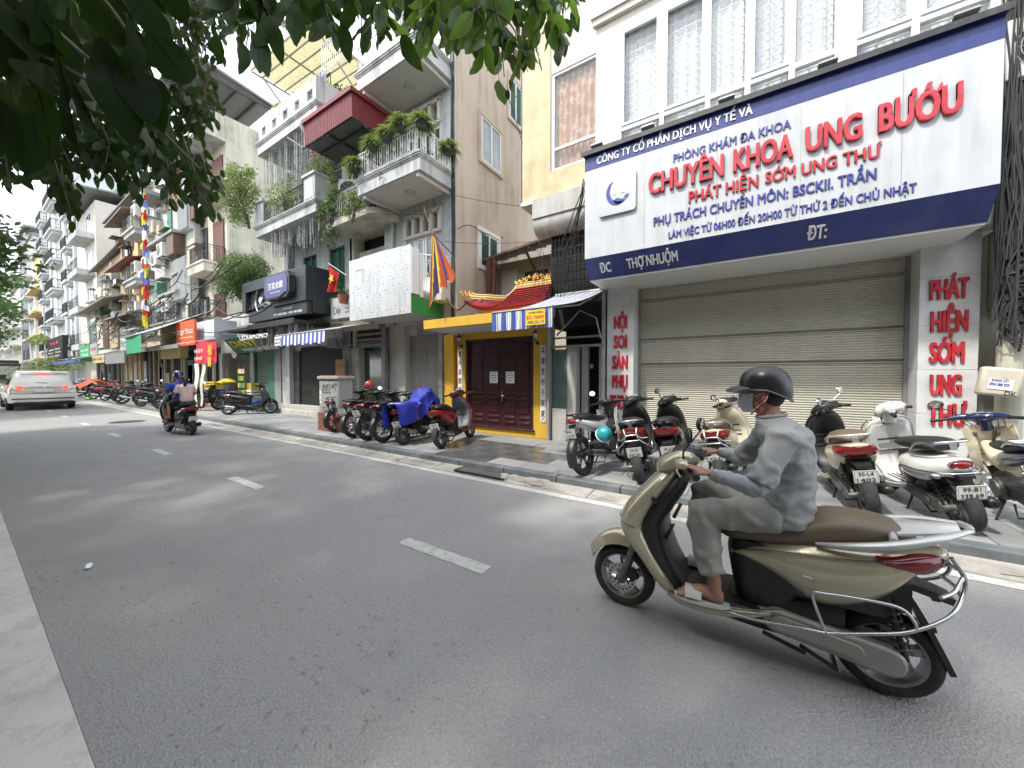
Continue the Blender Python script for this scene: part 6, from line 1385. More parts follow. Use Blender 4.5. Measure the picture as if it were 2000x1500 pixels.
board('green_sign', 'faded green vertical shop sign far down the row', 156, 175, 673, 707, 5.4, 'green_print', (('NHÀ THUỐC', .1, .9, .6, .12, None), ('TƯ NHÂN', .15, .85, .35, .12, None)))
board('white_sign', 'dirty white poster sign beside the faded green one', 176, 189, 671, 692, 5.4, 'sign_white', (('PHỞ', .15, .85, .3, .3, 'red_print'),))
board('yellow_sign', 'small yellow and grey shop sign below the white poster', 177, 203, 694, 709, 5.4, 'yellow_far', (('BÚN CHẢ', .1, .9, .35, .3, 'ink_black'),))
board('black_menu_sign', 'tall black restaurant sign with a red emblem high on the hotel front', 92, 122, 659, 702, 5.6, 'ink_black', (('Italian Food', .15, .85, .42, .09, None), ('Pizza - Pasta', .1, .9, .28, .07, None), ('RESTAURANT', .15, .85, .12, .07, None), ('● ▲ ●', .25, .75, .68, .14, 'red_print')), th=.3)
board('grey_awning_board', 'grey corrugated awning front above the cafe tables', 205, 243, 690, 710, 5.4, 'grey_roof')
# open shopfronts at street level (far)
for x0, x1, mt_, lb in ((-26,-21.6,'cream_wall','open shopfront with olive posts below the burger sign'),(-31.5,-26.1,'ochre_far','dark open shopfront with a brown door frame'),(-39,-31.6,'grey_conc','dark shopfront behind the row of motorbikes'),(-48,-39.1,'pale_conc','cafe front under the blue and white canopy')):
 B = Bld('shopfront', lb, 'shop', (x0+x1)/2, 6.9); q = MB(); q.box(x0+.2, x1-.2, 7.05, 7.15, .13, 3.1); B.p(q, 'opening', 'interior'); q = MB(); q.box(x0, x1, 6.7, 7.19, 3.1, 3.6); r0 = random.Random(int(-x0)); xx = x0
 while xx < x1-.3: q.box(xx, xx+.16, 6.95, 7.19, .12, 3.1); xx += r0.uniform(1.0, 1.9)
 B.p(q, 'frame', mt_); q = MB()
 for k in range(4): xx = r0.uniform(x0+.4, x1-1); q.box(xx, xx+r0.uniform(.4,.9), 6.98, 7.04, .3, r0.uniform(1.6,2.6))
 B.p(q, 'display', r0.choice(['glass_pale','carton','hotel_wall','glass_pale'])); q = MB(); q.add([(x0,5.6,2.95),(x1,5.6,3.0),(x1,7.1,3.5),(x0,7.1,3.45)], [(0,1,2,3)]); q.box(x0,x1,5.58,5.6,2.8,2.98); B.p(q, 'awning', r0.choice(['awning_grey','rust_roof','awning_white']), fix=False)
UM = Bld('street_umbrella', 'blue and white cafe umbrella canopy over the pavement far down the row', 'umbrella', -44, 5.2); q = MB(); q.add([(-49,4.7,2.55),(-38.5,4.7,2.75),(-38.5,6.9,3.1),(-49,6.9,2.9)], [(0,1,2,3)]); UM.p(q, 'canopy', 'awning_white', fix=False); q = MB(); q.box(-49,-38.5,4.66,4.70,2.42,2.62); UM.p(q, 'valance', 'awning_blue')
palm((-56, 5.4, 2.0), 3.2, 16, 91, 'large feathery palm beside the cafe umbrellas', 'leaf_light')
palm((-51, 5.2, 1.6), 2.4, 14, 92, 'smaller feathery palm nearer the cafe umbrellas', 'leaf_light')

# ================================================================ R0 right edge
B0 = Bld('stained_right_building', 'stained beige building behind a bundle of cables at the right edge', 'building', 3.9, 7.6)
w = MB(); w.box(2.75, 8.0, 7.6, 12, 2.45, 12); w.box(2.45, 2.74, 7.75, 12, .1, 12); w.box(2.75, 8, 7.8, 12, .1, 2.44); B0.p(w, 'wall', 'stained_cream')
w = MB(); w.box(2.7, 8, 7.3, 7.59, 3.55, 3.95); w.box(2.7, 8, 7.25, 7.59, 4.55, 4.75); w.box(2.75, 8, 7.45, 7.59, 4.75, 5.3); B0.p(w, 'ledge', 'grey_conc')
w = MB(); w.box(2.78, 8, 7.35, 7.45, .12, 2.42); B0.p(w, 'hoarding', 'hotel_side'); w = MB(); w.box(2.80,2.86,7.28,7.34,.12,3.4); w.box(3.15,3.2,7.28,7.34,1.4,3.4); B0.p(w, 'post', 'cream_wall')
ac_unit((3.0, 7.25, 5.05), 0, 'large outdoor air conditioner beside the right end of the clinic sign', .95, .7, .35)
bush('wall_fern', (2.85, 7.1, 3.95), (.28,.2,.22), 81, 'small green fern growing out of the cable bundle', size=.07, ncl=10, nl=30, mt='leaf_light', stems=False)
t = thing('utility_pole', 'rough grey concrete pole smothered in cables at the right edge', 'pole', (2.70, 7.08, .12)); m_ = MB()
m_.tube([(0,0,0),(0,0,8.6)], [.11,.09], 10); m_.build('pole', 'stained_cream', t, smooth=40)
m_ = MB(); r0 = random.Random(6)
for k in range(95):
 x_ = r0.uniform(-.15,.16); y_ = -.13+r0.uniform(-.07,.05); pts = []; zt = r0.uniform(2.6, 8.2); zz = r0.uniform(1.7, 3.0)
 for q in range(7): tq = q/6; pts.append((x_+r0.uniform(-.05,.05)+.12*math.sin(tq*3+k)*.5, y_+r0.uniform(-.02,.02), zz+(zt-zz)*tq))
 m_.ctube(pts, r0.uniform(.006,.014), 5, seg=3)
for k in range(16):
 a = r0.uniform(1.8,2.7); rr = r0.uniform(.12,.26); m_.tube([(.02+rr*math.cos(q*.55)*.8, -.17-r0.uniform(0,.02), a+rr*math.sin(q*.55)) for q in range(12)], r0.uniform(.005,.010), 5)
for k in range(12): m_.ctube([(r0.uniform(-.1,.1),-.15,r0.uniform(2.4,3.2)), (r0.uniform(.1,.4),-.3,r0.uniform(1.8,2.4)), (r0.uniform(.2,.6),-.1,r0.uniform(1.4,2.8)), (r0.uniform(.5,1.3),.1,r0.uniform(1.8,4.6))], .006, 5, seg=5)
o = m_.build('cable_bundle', 'cable_grey', t); o['kind'] = 'stuff'
t = thing('meter_box', 'yellowed cable junction box with blue sticker strapped to the pole', 'box', (2.53, 6.84, 1.47), R(-3)); MB().obox((0,0,0), (.32,.14,.34), (0, R(8), 0)).build('casing', 'cream_wall', t, bevel=.03)
o = MB().obox((-.01,-.074,-.03), (.19,.006,.12), (0,R(8),0)).build('sticker', 'paper_white', t); letters('0904 888 929', -.09, .06, -.05, .035, -.0785, 'letter_blue', o, .001, .03, mtx=Matrix.Rotation(R(8),4,'Y')); letters('KHOAN CẮT', -.08, .05, .0, .03, -.0785, 'letter_blue', o, .001, .03, mtx=Matrix.Rotation(R(8),4,'Y')); letters('DK', .04, .13, -.155, .055, -.0745, 'ink_black', t, .001, .0, mtx=Matrix.Rotation(R(8),4,'Y'))

# ================================================================ cables and pipes along the row
cb = thing('overhead_cables', 'black overhead cables looping between the buildings', 'cables', (-3, 6.5, 5)); m_ = MB(); r0 = random.Random(12); off = Vector((3, -6.5, -5))
def cab(a, b_, d, r_=.008, n=12): m_.tube([Vector(p)+off for p in sag(a, b_, d, n)], r_, 5)
for k in range(7): cab((-2.62+r0.uniform(-.05,.1), 6.6, 5.1+r0.uniform(-.1,.2)), (-3.3+r0.uniform(-.3,.3), 6.9, 3.4+r0.uniform(-.3,.2)), r0.uniform(-.1,.25), r0.uniform(.006,.012))
for k in range(4): cab((-2.6, 6.7, 4.6+.1*k), (-3.4, 7.0, 3.2+.3*k), -.15+.1*k, .007)
cab((-6.5, 6.6, 6.1), (-3.9, 7.0, 5.2), .06, .006); cab((-6.6, 7.0, 5.0), (-3.9, 7.1, 4.5), .05, .006)
cab((-9.3, 6.1, 6.1), (-6.5, 6.6, 5.55), .06, .006); cab((-14.7, 6.2, 7.6), (-10.9, 6.2, 7.3), .2, .006)
for k in range(6): cab((-3.72, 7.0, 4.4-.2*k), (-3.95+.1*k, 6.9, 3.1), .12*k-.2, .007)
m_.build('cable', 'cable', cb)
cb = thing('wall_pipes', 'grey and green pipes with cables running down the corner of the beige wall', 'pipes', (-6.4, 7.1, 0)); m_ = MB(); off = Vector((6.4,-7.1,0))
m_.tube([Vector((-6.33,7.12,3.2))+off, Vector((-6.33,7.12,12))+off], .035, 8); m_.build('pipe', 'pipe_pvc', cb, smooth=50); m_ = MB()
m_.tube([Vector((-6.43,7.08,3.9))+off, Vector((-6.43,7.08,9.1))+off], .012, 6); m_.build('hose', 'shutter_green', cb); m_ = MB()
for k in range(9): m_.ctube([Vector((-6.38+r0.uniform(-.06,.08),7.05,3.0+1.1*q+r0.uniform(-.2,.2)))+off for q in range(8 if k < 5 else 4)], r0.uniform(.006,.014), 5, seg=3)
m_.ctube([Vector(p)+off for p in ((-6.38,7.0,5.2),(-6.2,7.5,5.5),(-6.40,8.4,5.62),(-6.40,9.4,5.8))], .012, 5); m_.ctube([Vector(p)+off for p in ((-6.45,6.9,3.5),(-6.0,6.8,3.15),(-5.6,6.7,3.25),(-5.0,6.9,3.2))], .02, 5); m_.build('cable', 'cable_grey', cb)
cb = thing('overhead_cables', 'tangled black cables draped along the far shopfronts', 'cables', (-28, 6, 5)); m_ = MB(); off = Vector((28,-6,-5))
for k in range(60):
 x0 = r0.uniform(-44,-18); x1 = x0+r0.uniform(2,8); y_ = r0.uniform(5.2,6.4); z_ = r0.uniform(3.6,5.6); cab((x0,y_,z_), (x1,y_+r0.uniform(-.3,.3),z_+r0.uniform(-.5,.5)), r0.uniform(.1,.7), r0.uniform(.012,.03), 8)
m_.build('cable', 'cable', cb)
# ================================================================ VEHICLES   (local: x forward, y left, z up; wheels at +-WB)
def wheel(par, x, R_, w, spokes=5, rimm='rim_alloy', disc=False, name='wheel', y=0.0, wire=False):
 e = bpy.data.objects.new(name, None); COL.objects.link(e); e.parent = par; e.location = (x, y, R_); e.empty_display_size = .1
 m_ = MB(); pr = [(R_*.72,-w*.42),(R_*.80,-w*.52),(R_*.90,-w*.50),(R_*.965,-w*.36),(R_*.995,-w*.14),(R_,0),(R_*.995,w*.14),(R_*.965,w*.36),(R_*.90,w*.50),(R_*.80,w*.52),(R_*.72,w*.42)]
 m_.lathe(pr, (0,0,0), (0,1,0), 40)
 m_.build('tyre', 'tyre', e, smooth=50)
 m_ = MB(); ri = R_*.72
 m_.lathe([(ri,-w*.42),(ri*.93,-w*.36),(ri*.90,-w*.12),(ri*.90,w*.12),(ri*.93,w*.36),(ri,w*.42)], (0,0,0), (0,1,0), 36); m_.cyl((0,-w*.6,0), (0,w*.6,0), R_*.16, 16); m_.cyl((0,-w*.8,0), (0,w*.8,0), R_*.06, 12)
 if wire:
  for k in range(28):
   a = 2*math.pi*k/28; sg_ = 1 if k % 2 else -1; m_.tube([(math.cos(a)*R_*.13, sg_*w*.45, math.sin(a)*R_*.13), (math.cos(a+.35*(1 if k % 4 < 2 else -1))*ri*.93, 0, math.sin(a+.35*(1 if k % 4 < 2 else -1))*ri*.93)], .0022, 4)
 else:
  for k in range(spokes):
   a = 2*math.pi*k/spokes+.3
   for da in (-.16, .16): m_.tube([(math.cos(a+da*1.6)*R_*.12, 0, math.sin(a+da*1.6)*R_*.12), (math.cos(a+da)*ri*.92, 0, math.sin(a+da)*ri*.92)], [.013,.010], 6, flat=.8)
   m_.obox((math.cos(a)*ri*.8, 0, math.sin(a)*ri*.8), (ri*.22, w*.30, .034), (0, -a, 0))
 m_.build('rim', rimm, e, smooth=40)
 if disc:
  m_ = MB(); rd = R_*.46; m_.lathe([(rd*.62,w*.62),(rd,w*.62),(rd,w*.68),(rd*.62,w*.68),(rd*.62,w*.62)], (0,0,0), (0,1,0), 32)
  for k in range(6): a = k*math.pi/3; m_.tube([(math.cos(a)*R_*.1, w*.65, math.sin(a)*R_*.1), (math.cos(a)*rd*.66, w*.65, math.sin(a)*rd*.66)], .006, 4)
  o = m_.build('brake_disc', 'steel', e, smooth=40); m_ = MB()
  for k in range(18): a = 2*math.pi*k/18; m_.cyl((math.cos(a)*rd*.82, w*.60, math.sin(a)*rd*.82), (math.cos(a)*rd*.82, w*.70, math.sin(a)*rd*.82), .006, 6)
  m_.obox((-rd*.75, w*.66, rd*.45), (.06,.035,.07), (0,.6,0)); m_.build('caliper_holes', 'ink_black', e)
 return e
def LX(st, m_=None, n=20, seg=4):
 """loft along x: (x, z, half width, half height, exponent)"""
 m_ = m_ or MB(); rings = [m_.ring((s[0],0,s[1]), (0,1,0), (0,0,1), max(.002,s[2]), max(.002,s[3]), n, max(1.6, s[4])) for s in catmull_st(st, seg)]; return m_.loft(rings)
def LZ(st, m_=None, n=20, seg=4, tilt=0.0):
 """loft upward: (z, x, half depth, half width, exponent)"""
 m_ = m_ or MB(); rings = [m_.ring((s[1],0,s[0]), (math.cos(tilt),0,math.sin(tilt)), (0,1,0), max(.002,s[2]), max(.002,s[3]), n, max(1.6, s[4])) for s in catmull_st(st, seg)]; return m_.loft(rings)
def plate(par, x, z, l1, l2, tilt=-.25, w=.19, h=.14, y=0.0):
 m_ = MB(); m_.prism(rrect(-w/2, w/2, -h/2, h/2, .012, 3), -.002, .002, plane='xz'); mt = Matrix.Translation((x, y, z)) @ Matrix.Rotation(tilt, 4, 'Y') @ Matrix.Rotation(R(-90), 4, 'Z')
 m_.xf(mt); o = m_.build('number_plate', 'plate_white', par)
 letters(l1, -w*.30, w*.30, h*.10, h*.27, -.0035, 'ink_black', o, .0008, .01, mtx=mt); letters(l2, -w*.38, w*.38, -h*.36, h*.27, -.0035, 'ink_black', o, .0008, .01, mtx=mt)
 m_ = MB()
 for (a, b_, c_, d) in ((-w*.46,w*.46,h*.435,h*.45),(-w*.46,w*.46,-h*.45,-h*.435)): m_.box(a,b_,-.0034,-.0028,c_,d)
 for sx in (-.455,.445): m_.box(w*sx,w*(sx+.012),-.0034,-.0028,-h*.43,h*.43)
 m_.xf(mt); m_.build('border', 'ink_black', o)
 m_ = MB(); m_.box(-w*.35,w*.35,.003,.02,-h*.4,h*.5); m_.xf(mt); m_.build('bracket', 'plastic_black', o)
 return o
def mirror(par, side, base, top, r=(.062,.045), rot=.15, mt='plastic_black'):
 b0 = Vector(base); t0 = Vector(top); m_ = MB(); m_.ctube([b0, b0+Vector((.0,side*.02,.06)), t0+Vector((.01,-side*.03,-.03)), t0], .006, 6, seg=4)
 q = Matrix.Rotation(rot*side, 3, 'Z'); m_.sph(t0+Vector((.012,0,.02)), (.02, r[0], r[1]), 16, 10, rot=q); o = m_.build('mirror', mt, par, smooth=50)
 m_ = MB(); ax = q @ Vector((-1,0,0)); c = t0+Vector((.012,0,.02))+ax*.014; u = q@Vector((0,1,0)); pts = [c+u*r[0]*.86*math.cos(k*2*math.pi/18)+Vector((0,0,1))*r[1]*.86*math.sin(k*2*math.pi/18)+ax*.003 for k in range(18)]
 m_.add(pts+[c+ax*.006], [(k, (k+1) % 18, 18) for k in range(18)]); m_.build('mirror_glass', 'mirror_glass', o, smooth=60); return o
def exhaust(par, pts, r=.048, sh='steel', mt='plastic_black'):
 m_ = MB(); m_.ctube([pts[0], pts[1], pts[2]], .014, 7, seg=4); a, b_ = Vector(pts[2]), Vector(pts[3]); m_.tube([a, a.lerp(b_,.06), a.lerp(b_,.12), a.lerp(b_,.9), a.lerp(b_,.97), b_], [.02,r*.8,r,r,r*.8,r*.5], 14); m_.cyl(b_, b_+(b_-a).normalized()*.03, .016, 8)
 o = m_.build('exhaust', mt, par, smooth=45); m_ = MB(); d = (b_-a).normalized()
 m_.sheet(lambda u, v: a.lerp(b_, .2+.6*v)+Vector((0, -1, 0))*(r+.008)*math.cos((u-.5)*2.0)+Vector((0,0,1))*(r+.008)*math.sin((u-.5)*2.0), 8, 6, .004); m_.build('heat_shield', sh, o, smooth=50); return o

def make_scooter(name, label, loc, yaw, C, lean=0.0, group=None, z=None, steer=0.0):
 """C: body, shield, inner, seat, cowl, rail, plate (two lines), options"""
 t = thing(name, label, 'scooter', loc, yaw, group, lean); B = C.get('body'); SHD = C.get('shield', B); V = C.get('style', 'lead'); WB = .655; WR = C.get('wr', .215)
 wheel(t, -C.get('wbr', WB), WR, .105, C.get('spokes', 5), C.get('rim', 'rim_alloy')); wheel(t, WB, WR, .095, C.get('spokes', 5), C.get('rim', 'rim_alloy'), disc=True)
 m_ = MB()
 for sg_ in (-1, 1): m_.tube([(WB, sg_*.075, WR), (WB-.05, sg_*.075, WR+.14), (.535, sg_*.07, .60)], [.024,.021,.018], 9); m_.sph((WB, sg_*.075, WR), (.035,.018,.035), 10, 6)
 m_.cyl((WB,-.09,WR), (WB,.09,WR), .012, 8); m_.obox((.55,0,.56), (.05,.17,.05)); m_.build('front_fork', 'engine', t, smooth=45)
 # front fender
 def fen(u, v):
  a = R(28+128*v); rr = .262+.045*math.sin(v*math.pi)+(.01 if v < .1 else 0); wd = .075*(.25+.75*min(1, v*3.2)); s = (u-.5)*2; return (WB+math.cos(a)*(rr-.03*s*s), s*wd, WR+math.sin(a)*(rr-.035*s*s)-.05*abs(s)**3)
 MB().sheet(fen, 11, 16, .006).build('front_fender', SHD, t, smooth=60)
 if V == 'vespa':
  FZ = [(.22,.36,.03,.12,2.6),(.30,.40,.035,.19,2.6),(.45,.445,.04,.215,2.8),(.62,.44,.045,.225,2.8),(.78,.40,.045,.22,2.7),(.90,.35,.045,.17,2.5),(.96,.33,.035,.08,2.2)]
  IZ = [(.26,.33,.02,.13,2.8),(.45,.405,.025,.19,2.8),(.62,.40,.03,.195,2.8),(.78,.36,.03,.19,2.8),(.87,.33,.025,.15,2.6)]
 else:
  FZ = [(.195,.29,.05,.09,2.4),(.26,.345,.07,.165,2.5),(.34,.395,.072,.205,2.6),(.45,.470,.08,.222,2.6),(.53,.525,.095,.226,2.5),(.61,.560,.10,.222,2.4),(.70,.535,.10,.217,2.4),(.80,.475,.09,.20,2.4),(.90,.405,.075,.165,2.3),(.97,.36,.055,.11,2.2),(1.01,.34,.03,.05,2)]
  IZ = [(.24,.275,.045,.13,2.8),(.34,.325,.05,.178,2.8),(.45,.400,.065,.198,2.8),(.62,.455,.075,.203,2.8),(.72,.425,.08,.195,2.8),(.84,.355,.075,.168,2.6),(.93,.305,.05,.12,2.4),(.97,.30,.03,.08,2.2)]
 sh = LZ(FZ, n=28).build('front_shield', SHD, t, smooth=60); inn = LZ(IZ, n=24).build('leg_shield', C.get('inner', 'plastic_black'), t, smooth=60)
 m_ = MB(); m_.obox((.325,0,.70), (.02,.26,.012), (0,R(-25),0)); m_.obox((.365,0,.56), (.015,.26,.008), (0,R(-15),0)); m_.build('glovebox_seam', 'ink_black', inn)
 m_ = MB()
 if V != 'vespa':
  for sg_ in (-1, 1): MB().sph((.60,sg_*.13,.66), (.05,.045,.028), 12, 8).build('turn_lamp', 'lens_clear', sh, smooth=60)
  m_ = MB(); m_.obox((.43,.185,.80), (.022,.03,.04), (0,.5,.5)); m_.build('badge', 'ink_black', sh)
 if V != 'vespa':
  m_ = MB(); rr = m_.ring((.553,0,.625), (math.cos(.18),0,math.sin(.18)), (0,1,0), .1035, .2235, 40, 2.4); m_.tube([q for q in rr[-11:]+rr[:12]], .0022, 5); m_.build('panel_gap', 'ink_black', sh)
 # floor, skirt, underbody
 MB().prism([(.36,-.15),(.36,.15),(.2,.175),(-.10,.165),(-.16,.12),(-.16,-.12),(-.10,-.165),(.2,-.175)], .262, .30, plane='xy').build('floorboard', C.get('floor', 'plastic_black'), t, bevel=.006)
 if C.get('ribs'):
  m_ = MB()
  for k in range(7): m_.box(-.10,.30,-.12+k*.04-.006,-.12+k*.04+.006,.30,.308)
  m_.build('floor_strips', 'plastic_black', t)
 LX([(.36,.225,.12,.03,2.6),(.28,.222,.170,.040,2.8),(.12,.232,.190,.042,2.8),(-.04,.262,.185,.034,2.8),(-.15,.295,.165,.016,2.6)], n=24).build('side_skirt', B, t, smooth=60)
 if C.get('trim', True):
  m_ = MB()
  for sg_ in (-1, 1): m_.ctube([(.345,sg_*.17,.275),(.25,sg_*.192,.262),(.10,sg_*.193,.283),(-.05,sg_*.188,.302),(-.20,sg_*.17,.34)], .0065, 6)
  m_.build('floor_trim', 'chrome', t, smooth=60)
 m_ = LX([(.22,.20,.08,.03,3),(0,.21,.10,.06,3),(-.25,.28,.12,.12,3),(-.45,.36,.12,.09,3)]); LZ([(.29,-.13,.13,.115,3),(.42,-.14,.17,.125,3),(.55,-.20,.25,.135,3),(.64,-.24,.28,.13,3)], m_); m_.obox((-.35,.0,.48), (.5,.27,.12)); m_.build('frame_cover', 'plastic_black', t, smooth=50)
 # rear body
 if V == 'vespa': RX = [(.0,.52,.09,.05,2.3),(-.10,.53,.16,.11,2.2),(-.25,.535,.205,.145,2.1),(-.42,.54,.215,.155,2.1),(-.58,.56,.185,.135,2.1),(-.72,.60,.12,.085,2.1),(-.80,.625,.05,.03,2)]
 else: RX = [(.035,.555,.085,.022,2.4),(-.06,.580,.135,.060,2.4),(-.18,.578,.168,.108,2.3),(-.33,.556,.192,.176,2.3),(-.48,.580,.192,.166,2.3),(-.60,.628,.168,.128,2.2),(-.70,.692,.125,.068,2.1),(-.785,.728,.07,.030,2),(-.81,.74,.02,.01,2)]
 rb = LX(RX, n=32).build('rear_body', B, t, smooth=60)
 if V != 'vespa':
  m_ = MB()
  for sg_ in (-1, 1): m_.obox((-.30, sg_*.187, .555), (.05,.006,.008)); m_.obox((-.37, sg_*.188, .56), (.04,.006,.007))
  m_.build('model_badge', 'chrome', rb); m_ = MB()
  for sg_ in (-1, 1): m_.ctube([(.0,sg_*.116,.590),(-.18,sg_*.160,.640),(-.36,sg_*.176,.665),(-.52,sg_*.172,.690),(-.60,sg_*.158,.715)], .0022, 5)
  m_.build('panel_gap', 'ink_black', rb)
 # seat
 if V == 'vespa': SX = [(.06,.70,.06,.02,2.2),(-.02,.735,.12,.045,2.4),(-.16,.745,.145,.055,2.5),(-.34,.765,.15,.06,2.5),(-.52,.775,.14,.055,2.4),(-.62,.765,.09,.03,2.2)]
 else: SX = [(.085,.648,.06,.02,2.3),(.03,.665,.105,.048,2.5),(-.10,.695,.132,.062,2.6),(-.22,.715,.14,.070,2.6),(-.32,.745,.146,.085,2.6),(-.42,.775,.150,.085,2.6),(-.55,.795,.140,.068,2.5),(-.64,.800,.110,.048,2.3),(-.70,.795,.06,.02,2)]
 st_ = LX(SX, n=28).build('seat', C.get('seat', 'seat_black'), t, smooth=60)
 # grab rail
 m_ = MB(); RL = C.get('railstyle', 'blade')
 if RL == 'blade':
  for sg_ in (-1, 1): m_.ctube([(-.33,sg_*.150,.715),(-.45,sg_*.178,.742),(-.60,sg_*.182,.785),(-.74,sg_*.14,.832),(-.865,sg_*.05,.865)], [.010,.024,.028,.026,.014], 10, seg=5, flat=.7)
  m_.ctube([(-.865,.055,.865),(-.875,0,.868),(-.865,-.055,.865)], .014, 8); m_.tube([(-.60,-.17,.80),(-.62,0,.835),(-.60,.17,.80)], .016, 8); m_.sheet(lambda u, v: (-.62-.22*v, (u-.5)*.26*(1-.6*v), .835+.03*v+.012*math.cos((u-.5)*6)), 9, 6, .010)
 else:
  m_.ctube([(-.38,.155,.72),(-.52,.165,.80),(-.68,.13,.83),(-.76,.06,.84),(-.76,-.06,.84),(-.68,-.13,.83),(-.52,-.165,.80),(-.38,-.155,.72)], .013, 8); m_.tube([(-.72,0,.84),(-.70,0,.76)], .016, 8); m_.obox((-.715,0,.80), (.04,.05,.08))
 m_.build('grab_rail', C.get('rail', 'silver_paint'), t, smooth=55)
 # tail light
 if V == 'vespa':
  m_ = MB(); m_.sph((-.765,0,.63), (.045,.085,.045), 18, 12); tl = m_.build('tail_light', 'tail_red', t, smooth=60); m_ = MB(); m_.tube([(-.79,.088*math.cos(k*.35),.63+.047*math.sin(k*.35)) for k in range(18)], .005, 6, close=True); m_.build('light_rim', 'chrome', tl, smooth=60)
  m_ = MB()
  for sg_ in (-1, 1): MB().sph((-.70,sg_*.135,.535), (.045,.045,.018), 12, 8).build('turn_lamp', 'lens_clear', t, smooth=60)
  m_ = MB(); m_.ctube([(-.35,.235,.42),(-.35,.245,.56),(-.55,.215,.56),(-.76,.12,.56),(-.80,0,.56),(-.76,-.12,.56),(-.55,-.215,.56),(-.35,-.245,.56),(-.35,-.235,.42)], .009, 8, seg=5); m_.build('crash_bar', 'chrome', t, smooth=60)
  m_ = MB(); m_.ctube([(.42,.215,.30),(.44,.235,.60),(.40,.225,.84),(.34,.13,.95),(.34,-.13,.95),(.40,-.225,.84),(.44,-.235,.60),(.42,-.215,.30)], .008, 8, seg=5); m_.ctube([(.39,.20,.30),(.41,.215,.60),(.37,.20,.82),(.32,.11,.92),(.32,-.11,.92),(.37,-.20,.82),(.41,-.215,.60),(.39,-.20,.30)], .006, 8, seg=5); m_.build('front_crash_bar', 'chrome', t, smooth=60)
 else:
  K_ = 1 if C.get('hero') else 1.2; KX = 0 if C.get('hero') else .02
  tl = LX([(-.545,.705,.171,.006,2.3),(-.60,.690,.168+KX*.4,.034*K_,2.3),(-.68,.690-KX,.146+KX,.056*K_,2.6),(-.75,.700-KX,.108+KX*1.8,.050*K_,2.8),(-.805,.728-KX*1.6,.055+KX*3,.02+KX,2.6)], n=28).build('tail_light', 'tail_red', t, smooth=60)
  m_ = MB()
  for sg_ in (-1, 1):
   if not C.get('hero'): MB().sph((-.715,sg_*.112,.695), (.03,.025,.022), 10, 7).build('turn_lamp', 'tail_amber', tl, smooth=60)
 # mudguard + plate
 m_ = MB(); m_.sheet(lambda u, v: (-.62-.22*v**.8, (u-.5)*(.20-.10*v), .62-.42*v), 5, 8, .022); m_.sheet(lambda u, v: (-.64-.19*v, (u-.5)*.17*(1-.4*v), .600-.055*v), 4, 4, .03); m_.obox((-.60,0,.52), (.16,.20,.14)); m_.build('rear_mudguard', 'plastic_black', t, smooth=50)
 if C.get('plate'): plate(t, *C.get('plate_at', (-.80, .43)), C['plate'][0], C['plate'][1], tilt=C.get('plate_tilt', -.28))
 m_ = MB(); m_.obox((-.775,0,.525), (.03,.07,.03)); m_.build('plate_lamp', 'tail_red', t, bevel=.005)
 # engine and transmission
 m_ = MB(); n = 26
 def stadium(xa, za, xb, zb, ra, rb_):
  out = []
  for k in range(9): a = R(90-180*k/8)+math.atan2(zb-za, xb-xa)+0; out.append((xb+math.cos(a)*rb_, zb+math.sin(a)*rb_))
  for k in range(9): a = R(270-180*k/8)+math.atan2(zb-za, xb-xa); out.append((xa+math.cos(a)*ra, za+math.sin(a)*ra))
  return out
 m_.prism(stadium(-.18,.262,-.60,.222,.062,.066), .085, .150, plane='xz'); cv = m_.build('transmission_case', 'dull_silver' if C.get('hero') else 'engine', t, bevel=.014); cv.location = (0,0,0)
 m_ = MB(); m_.prism(stadium(-.19,.262,-.48,.236,.040,.036), .150, .162, plane='xz'); m_.build('case_cover', 'engine' if not C.get('hero') else 'dull_silver', cv, bevel=.006)
 m_ = MB(); m_.obox((-.20,0,.30), (.20,.18,.16)); m_.cyl((-.10,0,.29), (.04,0,.27), .055, 14);
 for k in range(6): m_.cyl((-.06+k*.016,0,.285-k*.003), (-.052+k*.016,0,.284-k*.003), .068, 14)
 m_.cyl((-.655,-.09,.215), (-.655,.14,.215), .03, 10); m_.obox((-.45,.03,.25), (.4,.07,.07)); m_.build('engine', 'engine', t, smooth=40)
 m_ = MB(); a, b_ = Vector((-.66,.125,.25)), Vector((-.58,.125,.56)); m_.tube([a,b_], .012, 8); hx = [a.lerp(b_, .15+.7*k/70)+Vector((math.cos(k*.63)*.028, math.sin(k*.63)*.028, 0)) for k in range(70)]; m_.tube(hx, .0045, 5); m_.build('rear_shock', 'plastic_black', t, smooth=50)
 exhaust(t, [(-.10,-.07,.24), (-.25,-.12,.17), (-.33,-.135,.20), (-.80,-.145,.29)], .052)
 m_ = MB(); m_.tube([(-.12,.10,.20),(-.10,.17,.02),(-.13,.20,.0)], .011, 7) if C.get('stand', True) else m_.tube([(-.12,.12,.17),(-.30,.14,.14)], .011, 7); m_.tube([(-.28,-.10,.15),(-.42,-.12,.10),(-.42,.12,.10),(-.28,.10,.15)], .011, 7); m_.build('stand', 'plastic_black', t, smooth=50)
